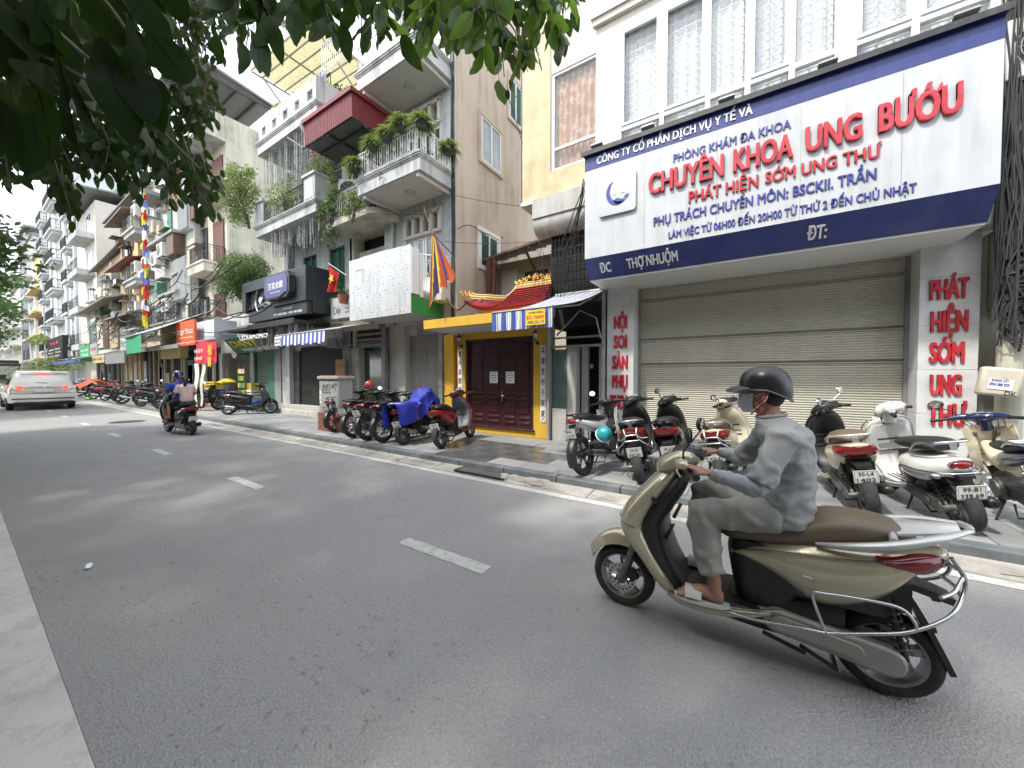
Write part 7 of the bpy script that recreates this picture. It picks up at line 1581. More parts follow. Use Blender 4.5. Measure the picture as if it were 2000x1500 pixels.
 if C.get('crash'):
  m_ = MB()
  for sg_ in (-1, 1):
   m_.ctube([(.10,sg_*.19,.262),(-.08,sg_*.215,.275),(-.28,sg_*.245,.322),(-.37,sg_*.25,.338),(-.50,sg_*.25,.385),(-.64,sg_*.235,.44),(-.77,sg_*.17,.515),(-.83,sg_*.10,.585),(-.845,sg_*.07,.66),(-.80,sg_*.085,.745)], .0078, 9, seg=5)
   m_.ctube([(-.36,sg_*.25,.34),(-.33,sg_*.25,.42),(-.31,sg_*.248,.505),(-.36,sg_*.248,.52),(-.50,sg_*.242,.535),(-.61,sg_*.23,.53),(-.655,sg_*.225,.48),(-.66,sg_*.228,.45)], .007, 9, seg=5)
   m_.ctube([(-.74,sg_*.19,.60),(-.80,sg_*.12,.61),(-.84,sg_*.07,.66)], .008, 8)
  m_.tube([(-.83,-.10,.585),(-.84,0,.59),(-.83,.10,.585)], .009, 8); m_.tube([(-.845,-.07,.66),(-.855,0,.665),(-.845,.07,.66)], .009, 8); m_.build('crash_bar', C.get('crash_mat', 'steel'), t, smooth=60)
 # steering group: cowl, grips, mirrors (turned by steer)
 s_ = bpy.data.objects.new('handlebar', None); COL.objects.link(s_); s_.parent = t; s_.location = (.33,0,0); s_.rotation_euler = (0,0,steer); s_.empty_display_size = .1; X0 = -.33
 def hb(mb, nm, mt_, **k): mb.xf(Matrix.Translation((X0,0,0))); return mb.build(nm, mt_, s_, **k)
 CW = C.get('cowl', SHD)
 if V == 'vespa':
  m_ = LX([(.42,1.02,.05,.04,2.1),(.38,1.03,.085,.075,2.1),(.30,1.05,.10,.085,2.2),(.22,1.065,.10,.07,2.3),(.17,1.07,.07,.04,2.2)], n=24); m_.ctube([(.30,-.02,1.05),(.27,-.13,1.06),(.22,-.24,1.055)], [.06,.05,.028], 12); m_.ctube([(.30,.02,1.05),(.27,.13,1.06),(.22,.24,1.055)], [.06,.05,.028], 12); m_.tube([(.33,0,.9),(.31,0,1.02)], [.07,.08], 14); hb(m_, 'handlebar_cowl', CW, smooth=60)
  m_ = MB(); m_.lathe([(0,.012),(.05,.006),(.062,0)], (.415,0,1.02), (1,0,.1), 20); hb(m_, 'headlight', 'lens_clear', smooth=60)
 else:
  m_ = LX([(.445,.975,.045,.020,2.2),(.425,.985,.105,.045,2.3),(.37,1.010,.150,.068,2.4),(.30,1.040,.165,.072,2.5),(.24,1.055,.150,.058,2.5),(.195,1.055,.10,.035,2.3)], n=26); m_.ctube([(.30,-.13,1.03),(.26,-.18,1.03),(.235,-.21,1.025)], [.04,.032,.022], 10); m_.ctube([(.30,.13,1.03),(.26,.18,1.03),(.235,.21,1.025)], [.04,.032,.022], 10); hb(m_, 'handlebar_cowl', CW, smooth=60)
  m_ = LX([(.443,.972,.052,.014,2.2),(.425,.972,.10,.030,2.2),(.40,.972,.12,.032,2.2)], n=20); hb(m_, 'headlight', 'lens_clear', smooth=60)
  m_ = LX([(.345,1.080,.10,.022,2.3),(.28,1.095,.118,.030,2.4),(.22,1.085,.112,.030,2.4),(.180,1.06,.085,.022,2.3)], n=22); hb(m_, 'dash_cover', 'plastic_black', smooth=60)
  m_ = MB(); m_.tube([(.33,0,.86),(.315,0,1.02)], [.055,.07], 12); hb(m_, 'steering_neck', 'plastic_black', smooth=60)
 m_ = MB(); m_.sph((.235,0,1.104 if V != 'vespa' else 1.115), (.045,.065,.018), 18, 8); hb(m_, 'speedometer', 'plastic_grey', smooth=60); m_ = MB(); m_.lathe([(.0,.0),(.035,0),(.035,.004),(.0,.004)], (.232,0,1.12 if V != 'vespa' else 1.131), (-.3,0,1), 20); m_.lathe([(.0,.0),(.02,0),(.02,.004),(.0,.004)], (.236,.048,1.114 if V != 'vespa' else 1.127), (-.3,0,1), 14); m_.lathe([(.0,.0),(.02,0),(.02,.004),(.0,.004)], (.236,-.048,1.114 if V != 'vespa' else 1.127), (-.3,0,1), 14); hb(m_, 'dial', 'lens_clear', smooth=50)
 for sg_ in (-1, 1):
  m_ = MB(); m_.tube([(.235,sg_*.21,1.025),(.19,sg_*.335,1.012)], .0165, 12); m_.tube([(.19,sg_*.335,1.012),(.184,sg_*.350,1.010)], .019, 12)
  for k in range(9): p = Vector((.228,sg_*.23,1.024)).lerp(Vector((.195,sg_*.32,1.014)), k/8); m_.lathe([(.0165,-.003),(.0185,0),(.0165,.003)], p, (-.045,sg_*.125,-.013), 12)
  hb(m_, 'grip', 'plastic_black', smooth=50)
  m_ = MB(); m_.ctube([(.285,sg_*.16,1.015),(.30,sg_*.22,1.008),(.265,sg_*.33,1.0)], [.008,.007,.006], 7, flat=.7); hb(m_, 'brake_lever', 'steel', smooth=60)
  m_ = MB(); m_.obox((.225,sg_*.185,1.03), (.05,.05,.05)); hb(m_, 'switch_box', 'plastic_black', bevel=.008)
 for sg_ in C.get('mirrors', (-1, 1)):
  e = mirror(s_, sg_, (.27-.33, sg_*.16, 1.05), (.22-.33, sg_*.285, 1.20 if not (C.get('mtilt') and sg_ > 0) else 1.12), mt=C.get('mirrormat', 'plastic_black'))
 m_ = MB()
 for k in range(4): m_.ctube([(.30,(-1)**k*(.10+.02*k),1.0),(.36,(-1)**k*(.07+.02*k),.96),(.35,(-1)**k*.03,.86)], .004, 5)
 hb(m_, 'cable', 'cable')
 return t

def make_underbone(name, label, loc, yaw, C, lean=0.0, group=None, steer=0.0):
 t = thing(name, label, 'motorbike', loc, yaw, group, lean); WB = .615; WR = .285; B = C['body']; P2 = C.get('panel', B); wire = C.get('wire', False)
 wheel(t, -WB, WR, .075, 5, C.get('rim', 'rim_black' if not wire else 'chrome'), wire=wire); wheel(t, WB, WR, .065, 5, C.get('rim', 'rim_black' if not wire else 'chrome'), disc=not wire, wire=wire)
 m_ = MB()
 for sg_ in (-1, 1): m_.tube([(WB,sg_*.075,WR),(WB-.07,sg_*.075,WR+.20)], .024, 9); m_.tube([(WB-.07,sg_*.075,WR+.20),(.41,sg_*.07,.84)], .017, 9)
 m_.cyl((WB,-.09,WR), (WB,.09,WR), .011, 8); m_.build('front_fork', 'engine', t, smooth=45)
 for x, nm, a0, a1 in ((WB,'front_fender',20,140),(-WB,'rear_fender',70,205)):
  MB().sheet(lambda u, v: (x+math.cos(R(a0+(a1-a0)*v))*(.325-.02*(2*u-1)**2), (2*u-1)*.055, WR+math.sin(R(a0+(a1-a0)*v))*(.325-.02*(2*u-1)**2)), 7, 16, .004).build(nm, C.get('fender', P2) if nm[0] == 'f' else 'plastic_black', t, smooth=60)
 # body line: under-seat panel running up to the tail
 LX([(.16,.60,.05,.05,2.4),(.02,.63,.085,.075,2.4),(-.15,.66,.115,.085,2.4),(-.35,.70,.12,.07,2.4),(-.55,.745,.105,.05,2.3),(-.72,.785,.07,.035,2.2),(-.80,.80,.03,.015,2)], n=22).build('side_panel', P2, t, smooth=60)
 LX([(.42,.70,.05,.05,2.3),(.30,.62,.065,.065,2.3),(.16,.55,.07,.06,2.4),(.05,.55,.07,.05,2.4)], n=18).build('frame_cover', C.get('mid', 'plastic_black'), t, smooth=60)
 m_ = MB()
 for sg_ in (-1, 1):
  m_.sheet(lambda u, v: (.44-.13*u-.10*v*(1-v)*2+.03*v, sg_*(.065+.115*u**.7), .88-.55*v-.10*u*(v-.3)), 7, 12, .008)
 m_.build('leg_shield', C.get('shield', B), t, smooth=60)
 LZ([(.62,.50,.035,.05,2.3),(.72,.50,.055,.085,2.3),(.82,.465,.06,.10,2.3),(.92,.42,.05,.08,2.3)], n=18).build('front_cover', B, t, smooth=60)
 LX([(.12,.745,.06,.02,2.3),(.05,.765,.10,.04,2.5),(-.12,.775,.12,.05,2.6),(-.30,.80,.125,.055,2.6),(-.48,.825,.11,.045,2.5),(-.60,.83,.07,.02,2.2)], n=22).build('seat', 'seat_black', t, smooth=60)
 m_ = MB(); m_.ctube([(-.30,.125,.80),(-.48,.15,.86),(-.66,.12,.875),(-.74,0,.88),(-.66,-.12,.875),(-.48,-.15,.86),(-.30,-.125,.80)], .011, 8)
 if C.get('rack'):
  for k in range(6): m_.tube([(-.38-.055*k,-.12,.865),(-.38-.055*k,.12,.865)], .006, 6)
  for sg_ in (-1, 1): m_.tube([(-.3,sg_*.12,.865),(-.72,sg_*.12,.865)], .009, 7)
 m_.build('grab_rail', C.get('rail', 'plastic_black'), t, smooth=60)
 tl = LX([(-.62,.785,.10,.02,2.3),(-.70,.785,.095,.035,2.3),(-.78,.785,.075,.035,2.3),(-.82,.785,.05,.02,2.2)], n=20).build('tail_light', 'tail_red', t, smooth=60)
 for sg_ in (-1, 1): MB().sph((-.73,sg_*(.095 if not C.get('rack') else .15),.775 if not C.get('rack') else .70), (.04,.028,.025), 10, 7).build('turn_lamp', C.get('turn', 'lens_clear'), tl, smooth=60)
 m_ = MB(); m_.sheet(lambda u, v: (-.74-.12*v, (u-.5)*(.13-.03*v), .74-.34*v), 4, 7, .008); m_.build('mud_flap', C.get('flap', 'plastic_black'), t, smooth=50)
 if C.get('plate'): plate(t, -.845, .615, C['plate'][0], C['plate'][1], tilt=-.30)
 # engine
 m_ = MB(); m_.cyl((.02,-.13,.34), (.02,.13,.34), .105, 20); m_.obox((-.03,0,.33), (.24,.2,.14)); m_.tube([(.08,0,.35),(.30,0,.385)], [.062,.058], 14)
 for k in range(7): m_.cyl((.12+k*.022,0,.356+k*.004), (.13+k*.022,0,.358+k*.004), .078, 16)
 m_.cyl((.02,.13,.34), (.02,.15,.34), .085, 20); m_.cyl((.02,-.15,.34), (.02,-.13,.34), .09, 20); m_.build('engine', 'engine', t, smooth=40)
 m_ = MB(); m_.tube([(-.62,.09,.285),(-.30,.085,.33),(-.08,.08,.36)], .016, 8); m_.tube([(-.62,-.09,.285),(-.30,-.085,.33),(-.08,-.08,.36)], .016, 8); m_.obox((-.33,.095,.315), (.50,.02,.085), (0,R(-6),0)); m_.tube([(.0,-.17,.24),(.0,.17,.24)], .010, 7); m_.tube([(.0,.14,.24),(.03,.24,.245)], .016, 8); m_.tube([(.0,-.14,.24),(.03,-.24,.245)], .016, 8); m_.build('swing_arm', 'plastic_black', t, smooth=45)
 m_ = MB()
 for sg_ in (-1, 1):
  a, b_ = Vector((-.58,sg_*.105,.31)), Vector((-.47,sg_*.105,.66)); m_.tube([a,b_], .010, 7); m_.tube([a.lerp(b_, .3+.65*k/66)+Vector((math.cos(k*.63)*.024, math.sin(k*.63)*.024, 0)) for k in range(66)], .0045, 5)
 m_.build('rear_shock', 'chrome', t, smooth=50)
 exhaust(t, [(.28,-.04,.32), (.15,-.13,.20), (-.12,-.145,.235), (-.74,-.155,.34)], .043, sh='steel')
 m_ = MB(); m_.tube([(.02,.10,.22),(-.02,.22,.0)], .010, 7); m_.tube([(-.12,-.09,.22),(-.22,-.12,.12),(-.22,.12,.12),(-.12,.09,.22)], .010, 7); m_.build('stand', 'plastic_black', t, smooth=50)
 s_ = bpy.data.objects.new('handlebar', None); COL.objects.link(s_); s_.parent = t; s_.location = (.38,0,0); s_.rotation_euler = (0,0,steer); s_.empty_display_size = .1
 def hb(mb, nm, mt_, **k): mb.xf(Matrix.Translation((-.38,0,0))); return mb.build(nm, mt_, s_, **k)
 CW = C.get('cowl', 'plastic_black')
 m_ = LX([(.50,.975,.05,.035,2.2),(.46,.985,.095,.06,2.3),(.39,1.0,.11,.055,2.4),(.33,1.01,.10,.04,2.4),(.30,1.01,.06,.02,2.2)], n=22);
 for sg_ in (-1, 1): m_.ctube([(.39,sg_*.07,1.0),(.35,sg_*.15,1.01),(.31,sg_*.21,1.0)], [.045,.034,.022], 10)
 m_.tube([(.42,0,.86),(.40,0,.98)], [.05,.06], 12); hb(m_, 'handlebar_cowl', CW, smooth=60)
 m_ = LX([(.515,.965,.03,.02,2.2),(.50,.968,.075,.04,2.2),(.47,.97,.09,.04,2.2)], n=18); hb(m_, 'headlight', 'lens_clear', smooth=60)
 m_ = MB(); m_.lathe([(0,.002),(.032,.002),(.036,0)], (.345,0,1.048), (-.25,0,1), 18); m_.lathe([(0,.002),(.018,.002)], (.35,.055,1.045), (-.25,0,1), 12); m_.lathe([(0,.002),(.018,.002)], (.35,-.055,1.045), (-.25,0,1), 12); hb(m_, 'speedometer', 'lens_clear', smooth=60)
 for sg_ in (-1, 1):
  m_ = MB(); m_.tube([(.31,sg_*.21,1.0),(.265,sg_*.335,.99)], .0165, 10); m_.tube([(.265,sg_*.335,.99),(.26,sg_*.348,.988)], .019, 10); hb(m_, 'grip', 'plastic_black', smooth=50)
  m_ = MB(); m_.ctube([(.36,sg_*.17,.995),(.375,sg_*.23,.99),(.34,sg_*.33,.98)], [.008,.007,.006], 6); hb(m_, 'brake_lever', 'steel', smooth=60)
 for sg_ in C.get('mirrors', (1,)): mirror(s_, sg_, (.34-.38, sg_*.16, 1.02), (.30-.38, sg_*.29, 1.15), mt='plastic_black')
 m_ = MB()
 for k in range(5): m_.ctube([(.38,(-1)**k*(.08+.02*k),.97),(.46,(-1)**k*(.05+.02*k),.88),(.42,(-1)**k*.03,.76)], .004, 5)
 hb(m_, 'cable', 'cable')
 return t

PZ = .122
# ---- the ridden champagne scooter in the foreground
hero = make_scooter('scooter', 'champagne gold scooter ridden by the man in grey in the foreground', (-.035, 2.47, 0), math.pi,
 dict(body='paint_champagne', seat='seat_brown', wr=.203, wbr=.615, crash=True, hero=True, rail='silver_paint', stand=False, mirrors=(-1, 1), inner='plastic_black'), group=None)
# ---- parked in front of the clinic
def yaw(d): return R(d)
GP = 'motorbikes parked in front of the clinic'
def rear_at(x, y, deg, WB): return (x+WB*math.cos(R(deg)), y+WB*math.sin(R(deg)), PZ)
LN = R(-11)
w1 = make_underbone('motorbike', 'white and black underbone motorbike with a turquoise helmet hanging on its side', rear_at(-1.93, 4.90, 80, .615), yaw(80), dict(body='paint_black', panel='paint_white', shield='paint_white', cowl='plastic_black', fender='paint_black', plate=('29-K1', '117.77'), mirrors=(1,), flap='plastic_grey'), LN, GP, steer=.98)
s2 = make_scooter('scooter', 'black and maroon scooter with number plate 29-E1 and a bent exhaust', rear_at(-1.17, 4.97, 101, .655), yaw(101), dict(body='paint_maroon', shield='paint_black', cowl='plastic_black', railstyle='tube', rail='steel', crash=True, crash_mat='steel', plate=('29-E1', '397.00'), mirrors=(), seat='seat_black', trim=False), LN, GP, steer=.98)
s3 = make_scooter('scooter', 'plain black scooter squeezed between the maroon and the cream scooters', rear_at(-.80, 5.30, 96, .655), yaw(96), dict(body='paint_black', shield='paint_black', cowl='plastic_black', railstyle='tube', rail='plastic_black', plate=('29-G1', '268.15'), mirrors=(1,), trim=False), LN, GP, steer=.98)
s4 = make_scooter('scooter', 'cream scooter with brown seat partly hidden behind the rider in grey', rear_at(-.22, 5.30, 82, .655), yaw(82), dict(body='paint_cream', shield='paint_cream', cowl='paint_cream', railstyle='tube', rail='steel', crash=True, crash_mat='steel', seat='seat_brown', inner='paint_cream', plate=('29-D1', '620.82'), mirrors=(-1, 1), mtilt=True), LN, GP, steer=.98)
s5 = make_scooter('scooter', 'cream and black scooter with number plate 30-L4 1402 and round mirrors', rear_at(1.07, 5.06, 94, .655), yaw(94), dict(body='paint_cream', shield='plastic_black', cowl='plastic_black', railstyle='tube', rail='silver_paint', seat='seat_brown', plate=('30-L4', '1402'), mirrors=(-1, 1), mtilt=True, mirrormat='chrome'), LN, GP, steer=.98)
s6 = make_scooter('scooter', 'glossy white retro scooter with chrome bars and number plate 99-B1', rear_at(1.72, 5.06, 99, .655), yaw(99), dict(style='vespa', body='paint_white', shield='paint_white', cowl='paint_white', inner='paint_white', floor='paint_white', ribs=True, railstyle='tube', rail='chrome', plate=('99-B1', '339.69'), plate_at=(-.83,.40), mirrors=()), LN, GP, steer=.98)
w7 = make_underbone('motorbike', 'cream and navy classic step-through motorbike cut by the right edge of the photo', rear_at(2.26, 4.98, 88, .615), yaw(88), dict(body='paint_cream', panel='paint_navy', shield='paint_cream', mid='paint_cream', cowl='paint_navy', fender='paint_cream', wire=True, rack=True, rail='chrome', turn='tail_amber', mirrors=(1,), plate=('29-B1','045.12')), LN, GP, steer=-.62)
# turquoise helmet
t = thing('helmet', 'turquoise helmet hanging from the white motorbike', 'helmet', (-1.73, 5.12, .70), 0); m_ = MB(); m_.lathe([(.0,.115),(.05,.105),(.09,.07),(.112,.02),(.115,-.03),(.105,-.05),(.095,-.045),(.10,0)], (0,0,0), (.5,-.5,.6), 24); m_.build('shell', 'helmet_teal', t, smooth=60); MB().lathe([(.113,-.02),(.122,-.035),(.112,-.05)], (0,0,0), (.5,-.5,.6), 24).build('rim', 'letter_white', t, smooth=60)
# ---- left group beside the utility cabinet
GL = 'motorbikes parked beside the temple door'
r1 = make_underbone('motorbike', 'maroon motorbike nearest the brick cabinet with plain white number plate', rear_at(-8.62, 5.22, 100, .615), yaw(100), dict(body='paint_maroon', panel='paint_maroon', shield='paint_black', plate=('29-X1', '551.20'), mirrors=(1,-1)), LN, GL, steer=.88)
r2_ = make_underbone('motorbike', 'maroon wire-wheeled motorbike second from the brick cabinet', rear_at(-7.52, 4.98, 102, .615), yaw(102), dict(body='paint_maroon', panel='paint_maroon', shield='plastic_black', wire=True, plate=('29-M1', '034.42'), mirrors=()), LN, GL, steer=.88)
r3 = make_underbone('motorbike', 'black alloy-wheeled motorbike third from the brick cabinet', rear_at(-6.95, 4.95, 100, .615), yaw(100), dict(body='paint_black', panel='paint_black', shield='paint_black', plate=('30-H2', '778.1'), mirrors=(1,)), LN, GL, steer=.88)
r4 = make_underbone('motorbike', 'old black motorbike with thin tyres beside the blue covered scooter', rear_at(-6.45, 4.97, 96, .615), yaw(96), dict(body='paint_black', panel='plastic_black', shield='plastic_grey', wire=True, mirrors=()), LN, GL, steer=.88)
r5 = make_scooter('scooter', 'scooter hidden under a blue tarpaulin with its rear wheel showing', rear_at(-5.92, 5.05, 104, .655), yaw(104), dict(body='paint_cream', shield='paint_black', plate=('29-L5','112.09'), mirrors=(), trim=False), LN, GL)
r6 = make_scooter('scooter', 'dark red scooter parked right in front of the temple doors', rear_at(-5.02, 5.22, 104, .655), yaw(104), dict(body='paint_red', shield='paint_red', cowl='paint_red', inner='plastic_grey', railstyle='tube', rail='plastic_black', wr=.235, plate=('29-E1','110.57'), mirrors=(), trim=False), LN, GL, steer=.88)
# tarpaulin draped over r5
tp = thing('tarpaulin', 'crumpled blue tarpaulin draped over a parked scooter', 'tarpaulin', r5.location[:], yaw(104), None, LN)
r0 = random.Random(3)
def tarp(u, v):
 x = -.92+1.48*u; ridge = .88+.60*max(0, x+.15) if x > -.15 else .88+.015*math.sin(x*9); ridge = min(ridge, 1.17-1.2*max(0, x-.36)); s = (v-.5)*2; hw = .17+.06*math.sin(u*5)+(.14*max(0,math.sin((x-.0)*3)) if x > 0 else 0)
 fold = .016*mnoise.noise(Vector((x*4, s*2.5, 1.3)))*2+.006*math.sin(x*15+s*3)*abs(s)
 drop = .40 if x < .1 else .30; a = abs(s)
 if a < .35: return (x, s/.35*hw, ridge-.05*(a/.35)**2+fold)
 q = (a-.35)/.65; return (x+.02*math.sin(s*8)-.03*q, math.copysign(hw+.045*q+fold*1.3+.014*math.sin(x*11)*q, s), ridge-.05-drop*q*(1+.08*math.sin(x*7))+fold*.4)
MB().sheet(tarp, 70, 46, .004).build('sheet', 'tarp_blue', tp, smooth=60)
MB().ctube([(-.35,-.26,.70),(-.30,-.31,.78),(-.22,-.30,.72),(-.26,-.30,.66)], [.02,.04,.04,.015], 7).build('knot', 'tarp_blue', tp, smooth=60)
# red and black helmet on r1's handlebar
t = thing('helmet', 'orange and black helmet sitting on the mirror of the first maroon motorbike', 'helmet', (-8.72, 6.25, 1.27), R(100)); m_ = MB(); m_.sph((0,0,.02), (.14,.115,.125), 22, 14); m_.build('shell', 'helmet_red', t, smooth=60); m_ = MB(); m_.sheet(lambda u, v: (.13*math.cos((u-.5)*2.2)+.015, .125*math.sin((u-.5)*2.2), -.05+.09*v), 10, 4, .006); m_.build('visor', 'glass', t, smooth=60)
# ---- black scooter by the jewellery shop
r7 = make_scooter('scooter', 'matt black scooter parked side-on outside the green roller shutter', (-15.35, 5.95, PZ), yaw(52), dict(body='paint_black', shield='paint_black', cowl='plastic_black', railstyle='tube', rail='plastic_black', seat='seat_black', wr=.25, mirrors=(), trim=False, plate=('29-V3','501.77')), LN)
# ---- crowd of bikes further on
GX = 'motorbikes crowded on the far pavement'; r0 = random.Random(17)
bank = [(-18.6,5.45,62),(-20.2,5.3,66),(-21.4,5.6,70),(-23.0,5.3,72),(-24.3,5.5,60),(-26.0,5.2,70),(-28.2,5.4,64),(-30.0,5.3,74),(-32.5,5.2,66),(-35,5.4,70),(-38,5.3,75),(-41.5,5.3,70),(-45,5.4,66),(-22.0,6.5,70),(-25.2,6.4,64)]
lbs = ['black motorbike nearest of the far crowd, behind the moped riders', 'second black motorbike of the far crowd from the near end', 'maroon motorbike just beyond the red banner', 'black scooter in front of the burger restaurant', 'black motorbike standing nose to the olive posts', 'black motorbike by the green tarpaulin', 'maroon motorbike between the green tarpaulin and the brown door', 'black scooter left of the brown door frame', 'red scooter half under the orange rain cover', 'red scooter just beyond the orange rain cover', 'maroon motorbike at the end of the cafe front', 'black scooter, farthest but one down the pavement', 'black motorbike farthest down the pavement', 'black motorbike in the second row behind the moped riders', 'maroon motorbike in the second row near the olive sign']
for i, (x_, y_, d_) in enumerate(bank):
 src = (r3, w1, r1, s3)[i % 4] if i not in (8, 9) else r6
 sw = None
 if src is w1: sw = {'paint_white': ('paint_black' if i % 3 else 'paint_white')}
 c_ = copy_tree(src, sw); c_.location = (x_, y_, PZ); c_.rotation_euler = (LN, 0, R(d_)); c_['label'] = lbs[i]; c_['group'] = GX; c_['category'] = 'motorbike'
t = thing('cover', 'orange and violet rain cover thrown over a far parked motorbike', 'cover', (-35.3, 5.0, .95)); MB().sheet(lambda u, v: ((u-.5)*1.9, (v-.5)*1.5, .35-.9*abs(v-.5)**1.5*1.2-.3*abs(u-.5)+.06*math.sin(u*11+v*5)), 16, 12, .01).build('sheet', 'orange_print', t, smooth=60)

# ================================================================ CAR (rear view), heading -x
car = thing('car', 'cream white people carrier driving away with its brake lights lit', 'car', (-28.9, 2.25, 0), math.pi)
def CR(x, zb, zt, hw, top, m_):                               # body cross-section ring
 out = []; prof = [(0,zb),(hw*.80,zb),(hw*.97,zb+.10),(hw,zb+.30),(hw*1.0,zb+.55),(hw*.965,zb+.68 if zt > 1.1 else zt-.06),(hw*.80*top+hw*.165*(1-top),zt-.12),(hw*.72*top,zt-.03),(0,zt)]
 return [Vector((x, y_, z_)) for y_, z_ in prof]+[Vector((x, -y_, z_)) for y_, z_ in prof[-2:0:-1]]
m_ = MB(); st = [(-2.45,.42,1.00,.86,1.0),(-2.50,.36,1.08,.92,1.0),(-2.40,.32,1.45,.955,.98),(-2.15,.30,1.68,.97,1.0),(-1.4,.28,1.75,.98,1.03),(.2,.28,1.75,.98,1.03),(.9,.28,1.66,.97,1.0),(1.5,.28,1.18,.96,.95),(2.1,.30,1.00,.93,.9),(2.5,.36,.80,.82,.85)]
m_.loft([CR(*s, m_) for s in catmull_st(st, 3)]); body = m_.build('body', 'car_white', car, smooth=50)
m_ = MB(); m_.sheet(lambda u, v: (-2.475+.34*v+.07*(2*u-1)**2, (2*u-1)*(.80-.13*v), 1.15+.42*v), 14, 6, .012); rw = m_.build('rear_window', 'car_glass', car, smooth=60)
m_ = MB(); m_.tube([(-2.49,-.1,1.2),(-2.47,.25,1.24)], .012, 5); m_.build('wiper', 'plastic_black', rw)
for sg_, nm in ((-1,1),(1,1)):
 m_ = MB(); m_.sheet(lambda u, v: (-1.9+3.0*u, sg_*(.985-.17*v-.01), 1.12+.36*v), 12, 4, .01); m_.build('side_window', 'car_glass', car, smooth=60)
 m_ = MB(); m_.sheet(lambda u, v: (-2.545+.30*u**1.7, sg_*(.56+.395*u-.0), .93+.13*v+.03*u), 10, 4, .03); o = m_.build('tail_light', 'tail_lit', car, smooth=60)
 m_ = MB(); m_.ctube([(.95,sg_*.97,1.12),(.98,sg_*1.08,1.14),(.95,sg_*1.13,1.16)], [.04,.08,.06], 8); m_.build('door_mirror', 'car_white', car, smooth=60)
 for xx in (-1.55, 1.5):
  e = wheel(car, xx, .34, .21, 7, 'rim_alloy', y=sg_*.87)
m_ = MB(); m_.box(-2.62,-2.48,-.95,.95,.42,.78) if False else m_.sheet(lambda u, v: (-2.575+.14*(2*u-1)**2, (2*u-1)*.95, .36+.36*v), 20, 4, .06); bp = m_.build('rear_bumper', 'car_white', car, smooth=60)
m_ = MB(); m_.sheet(lambda u, v: (-2.66+.12*(2*u-1)**2, (2*u-1)*.82, .30+.085*v+.09*(1-abs(2*u-1)**6)*0), 16, 3, .03); m_.sheet(lambda u, v: (-2.66+.12*(2*u-1)**2, (2*u-1)*.86, .50+.045*v), 16, 2, .02); m_.build('bumper_trim', 'plastic_black', bp, smooth=60)
m_ = MB(); m_.sheet(lambda u, v: (-2.665+.12*(2*u-1)**2, (2*u-1)*.76, .38+.05*v), 16, 2, .02); m_.build('skid_plate', 'silver_paint', bp, smooth=60)
m_ = MB(); m_.box(-2.60,-2.55,-.30,.30,.80,.93); pp = m_.build('plate_recess', 'silver_paint', car, bevel=.01)
mt_ = Matrix.Translation((-2.612,0,.865)) @ Matrix.Rotation(R(-90),4,'Z'); m_ = MB(); m_.box(-.26,.26,-.002,.006,-.055,.055); m_.xf(mt_); npl = m_.build('number_plate', 'plate_white', car)
m_ = MB(); m_.box(-2.585,-2.55,-.62,.62,.935,.955); m_.build('chrome_strip', 'chrome', car)
m_ = MB(); m_.sph((-2.57,0,1.03), (.015,.07,.025), 12, 8); m_.build('emblem', 'chrome', car, smooth=60)
m_ = MB(); m_.sheet(lambda u, v: (-2.36+.20*v, (2*u-1)*.70, 1.66+.05*v), 8, 3, .03); sp = m_.build('roof_spoiler', 'car_white', car, smooth=60); m_ = MB(); m_.box(-2.385,-2.36,-.22,.22,1.625,1.65); m_.build('high_brake_light', 'tail_lit', sp)
m_ = MB(); m_.box(-2.2,2.2,-.8,.8,.20,.36); m_.build('underbody', 'plastic_black', car)
m_ = MB(); m_.box(-2.512,-2.5,-.905,.905,.745,.757); m_.build('tailgate_seam', 'ink_black', body)
# oncoming dark truck and motorbikes glimpsed far beyond
t = thing('truck', 'far dark open truck glimpsed between the car roof and the trees', 'truck', (-62, 2.5, 0), 0)
m_ = MB(); m_.box(-4,2.2,-1.15,1.15,.9,1.1); m_.box(-4,2.0,-1.15,1.15,1.1,3.0); m_.build('cargo_box', 'frame_dark', t); m_ = MB(); m_.box(2.3,4,-1.1,1.1,.7,2.7); cab_ = m_.build('cab', 'frame_dark', t, bevel=.1); m_ = MB(); m_.box(4.0,4.03,-.95,.95,1.6,2.4); m_.build('windscreen', 'glass_pale', cab_)
for xx in (-2.8,-1.6,3.2):
 for sg_ in (-1,1): wheel(t, xx, .48, .26, 6, 'rim_alloy', y=sg_*.95)
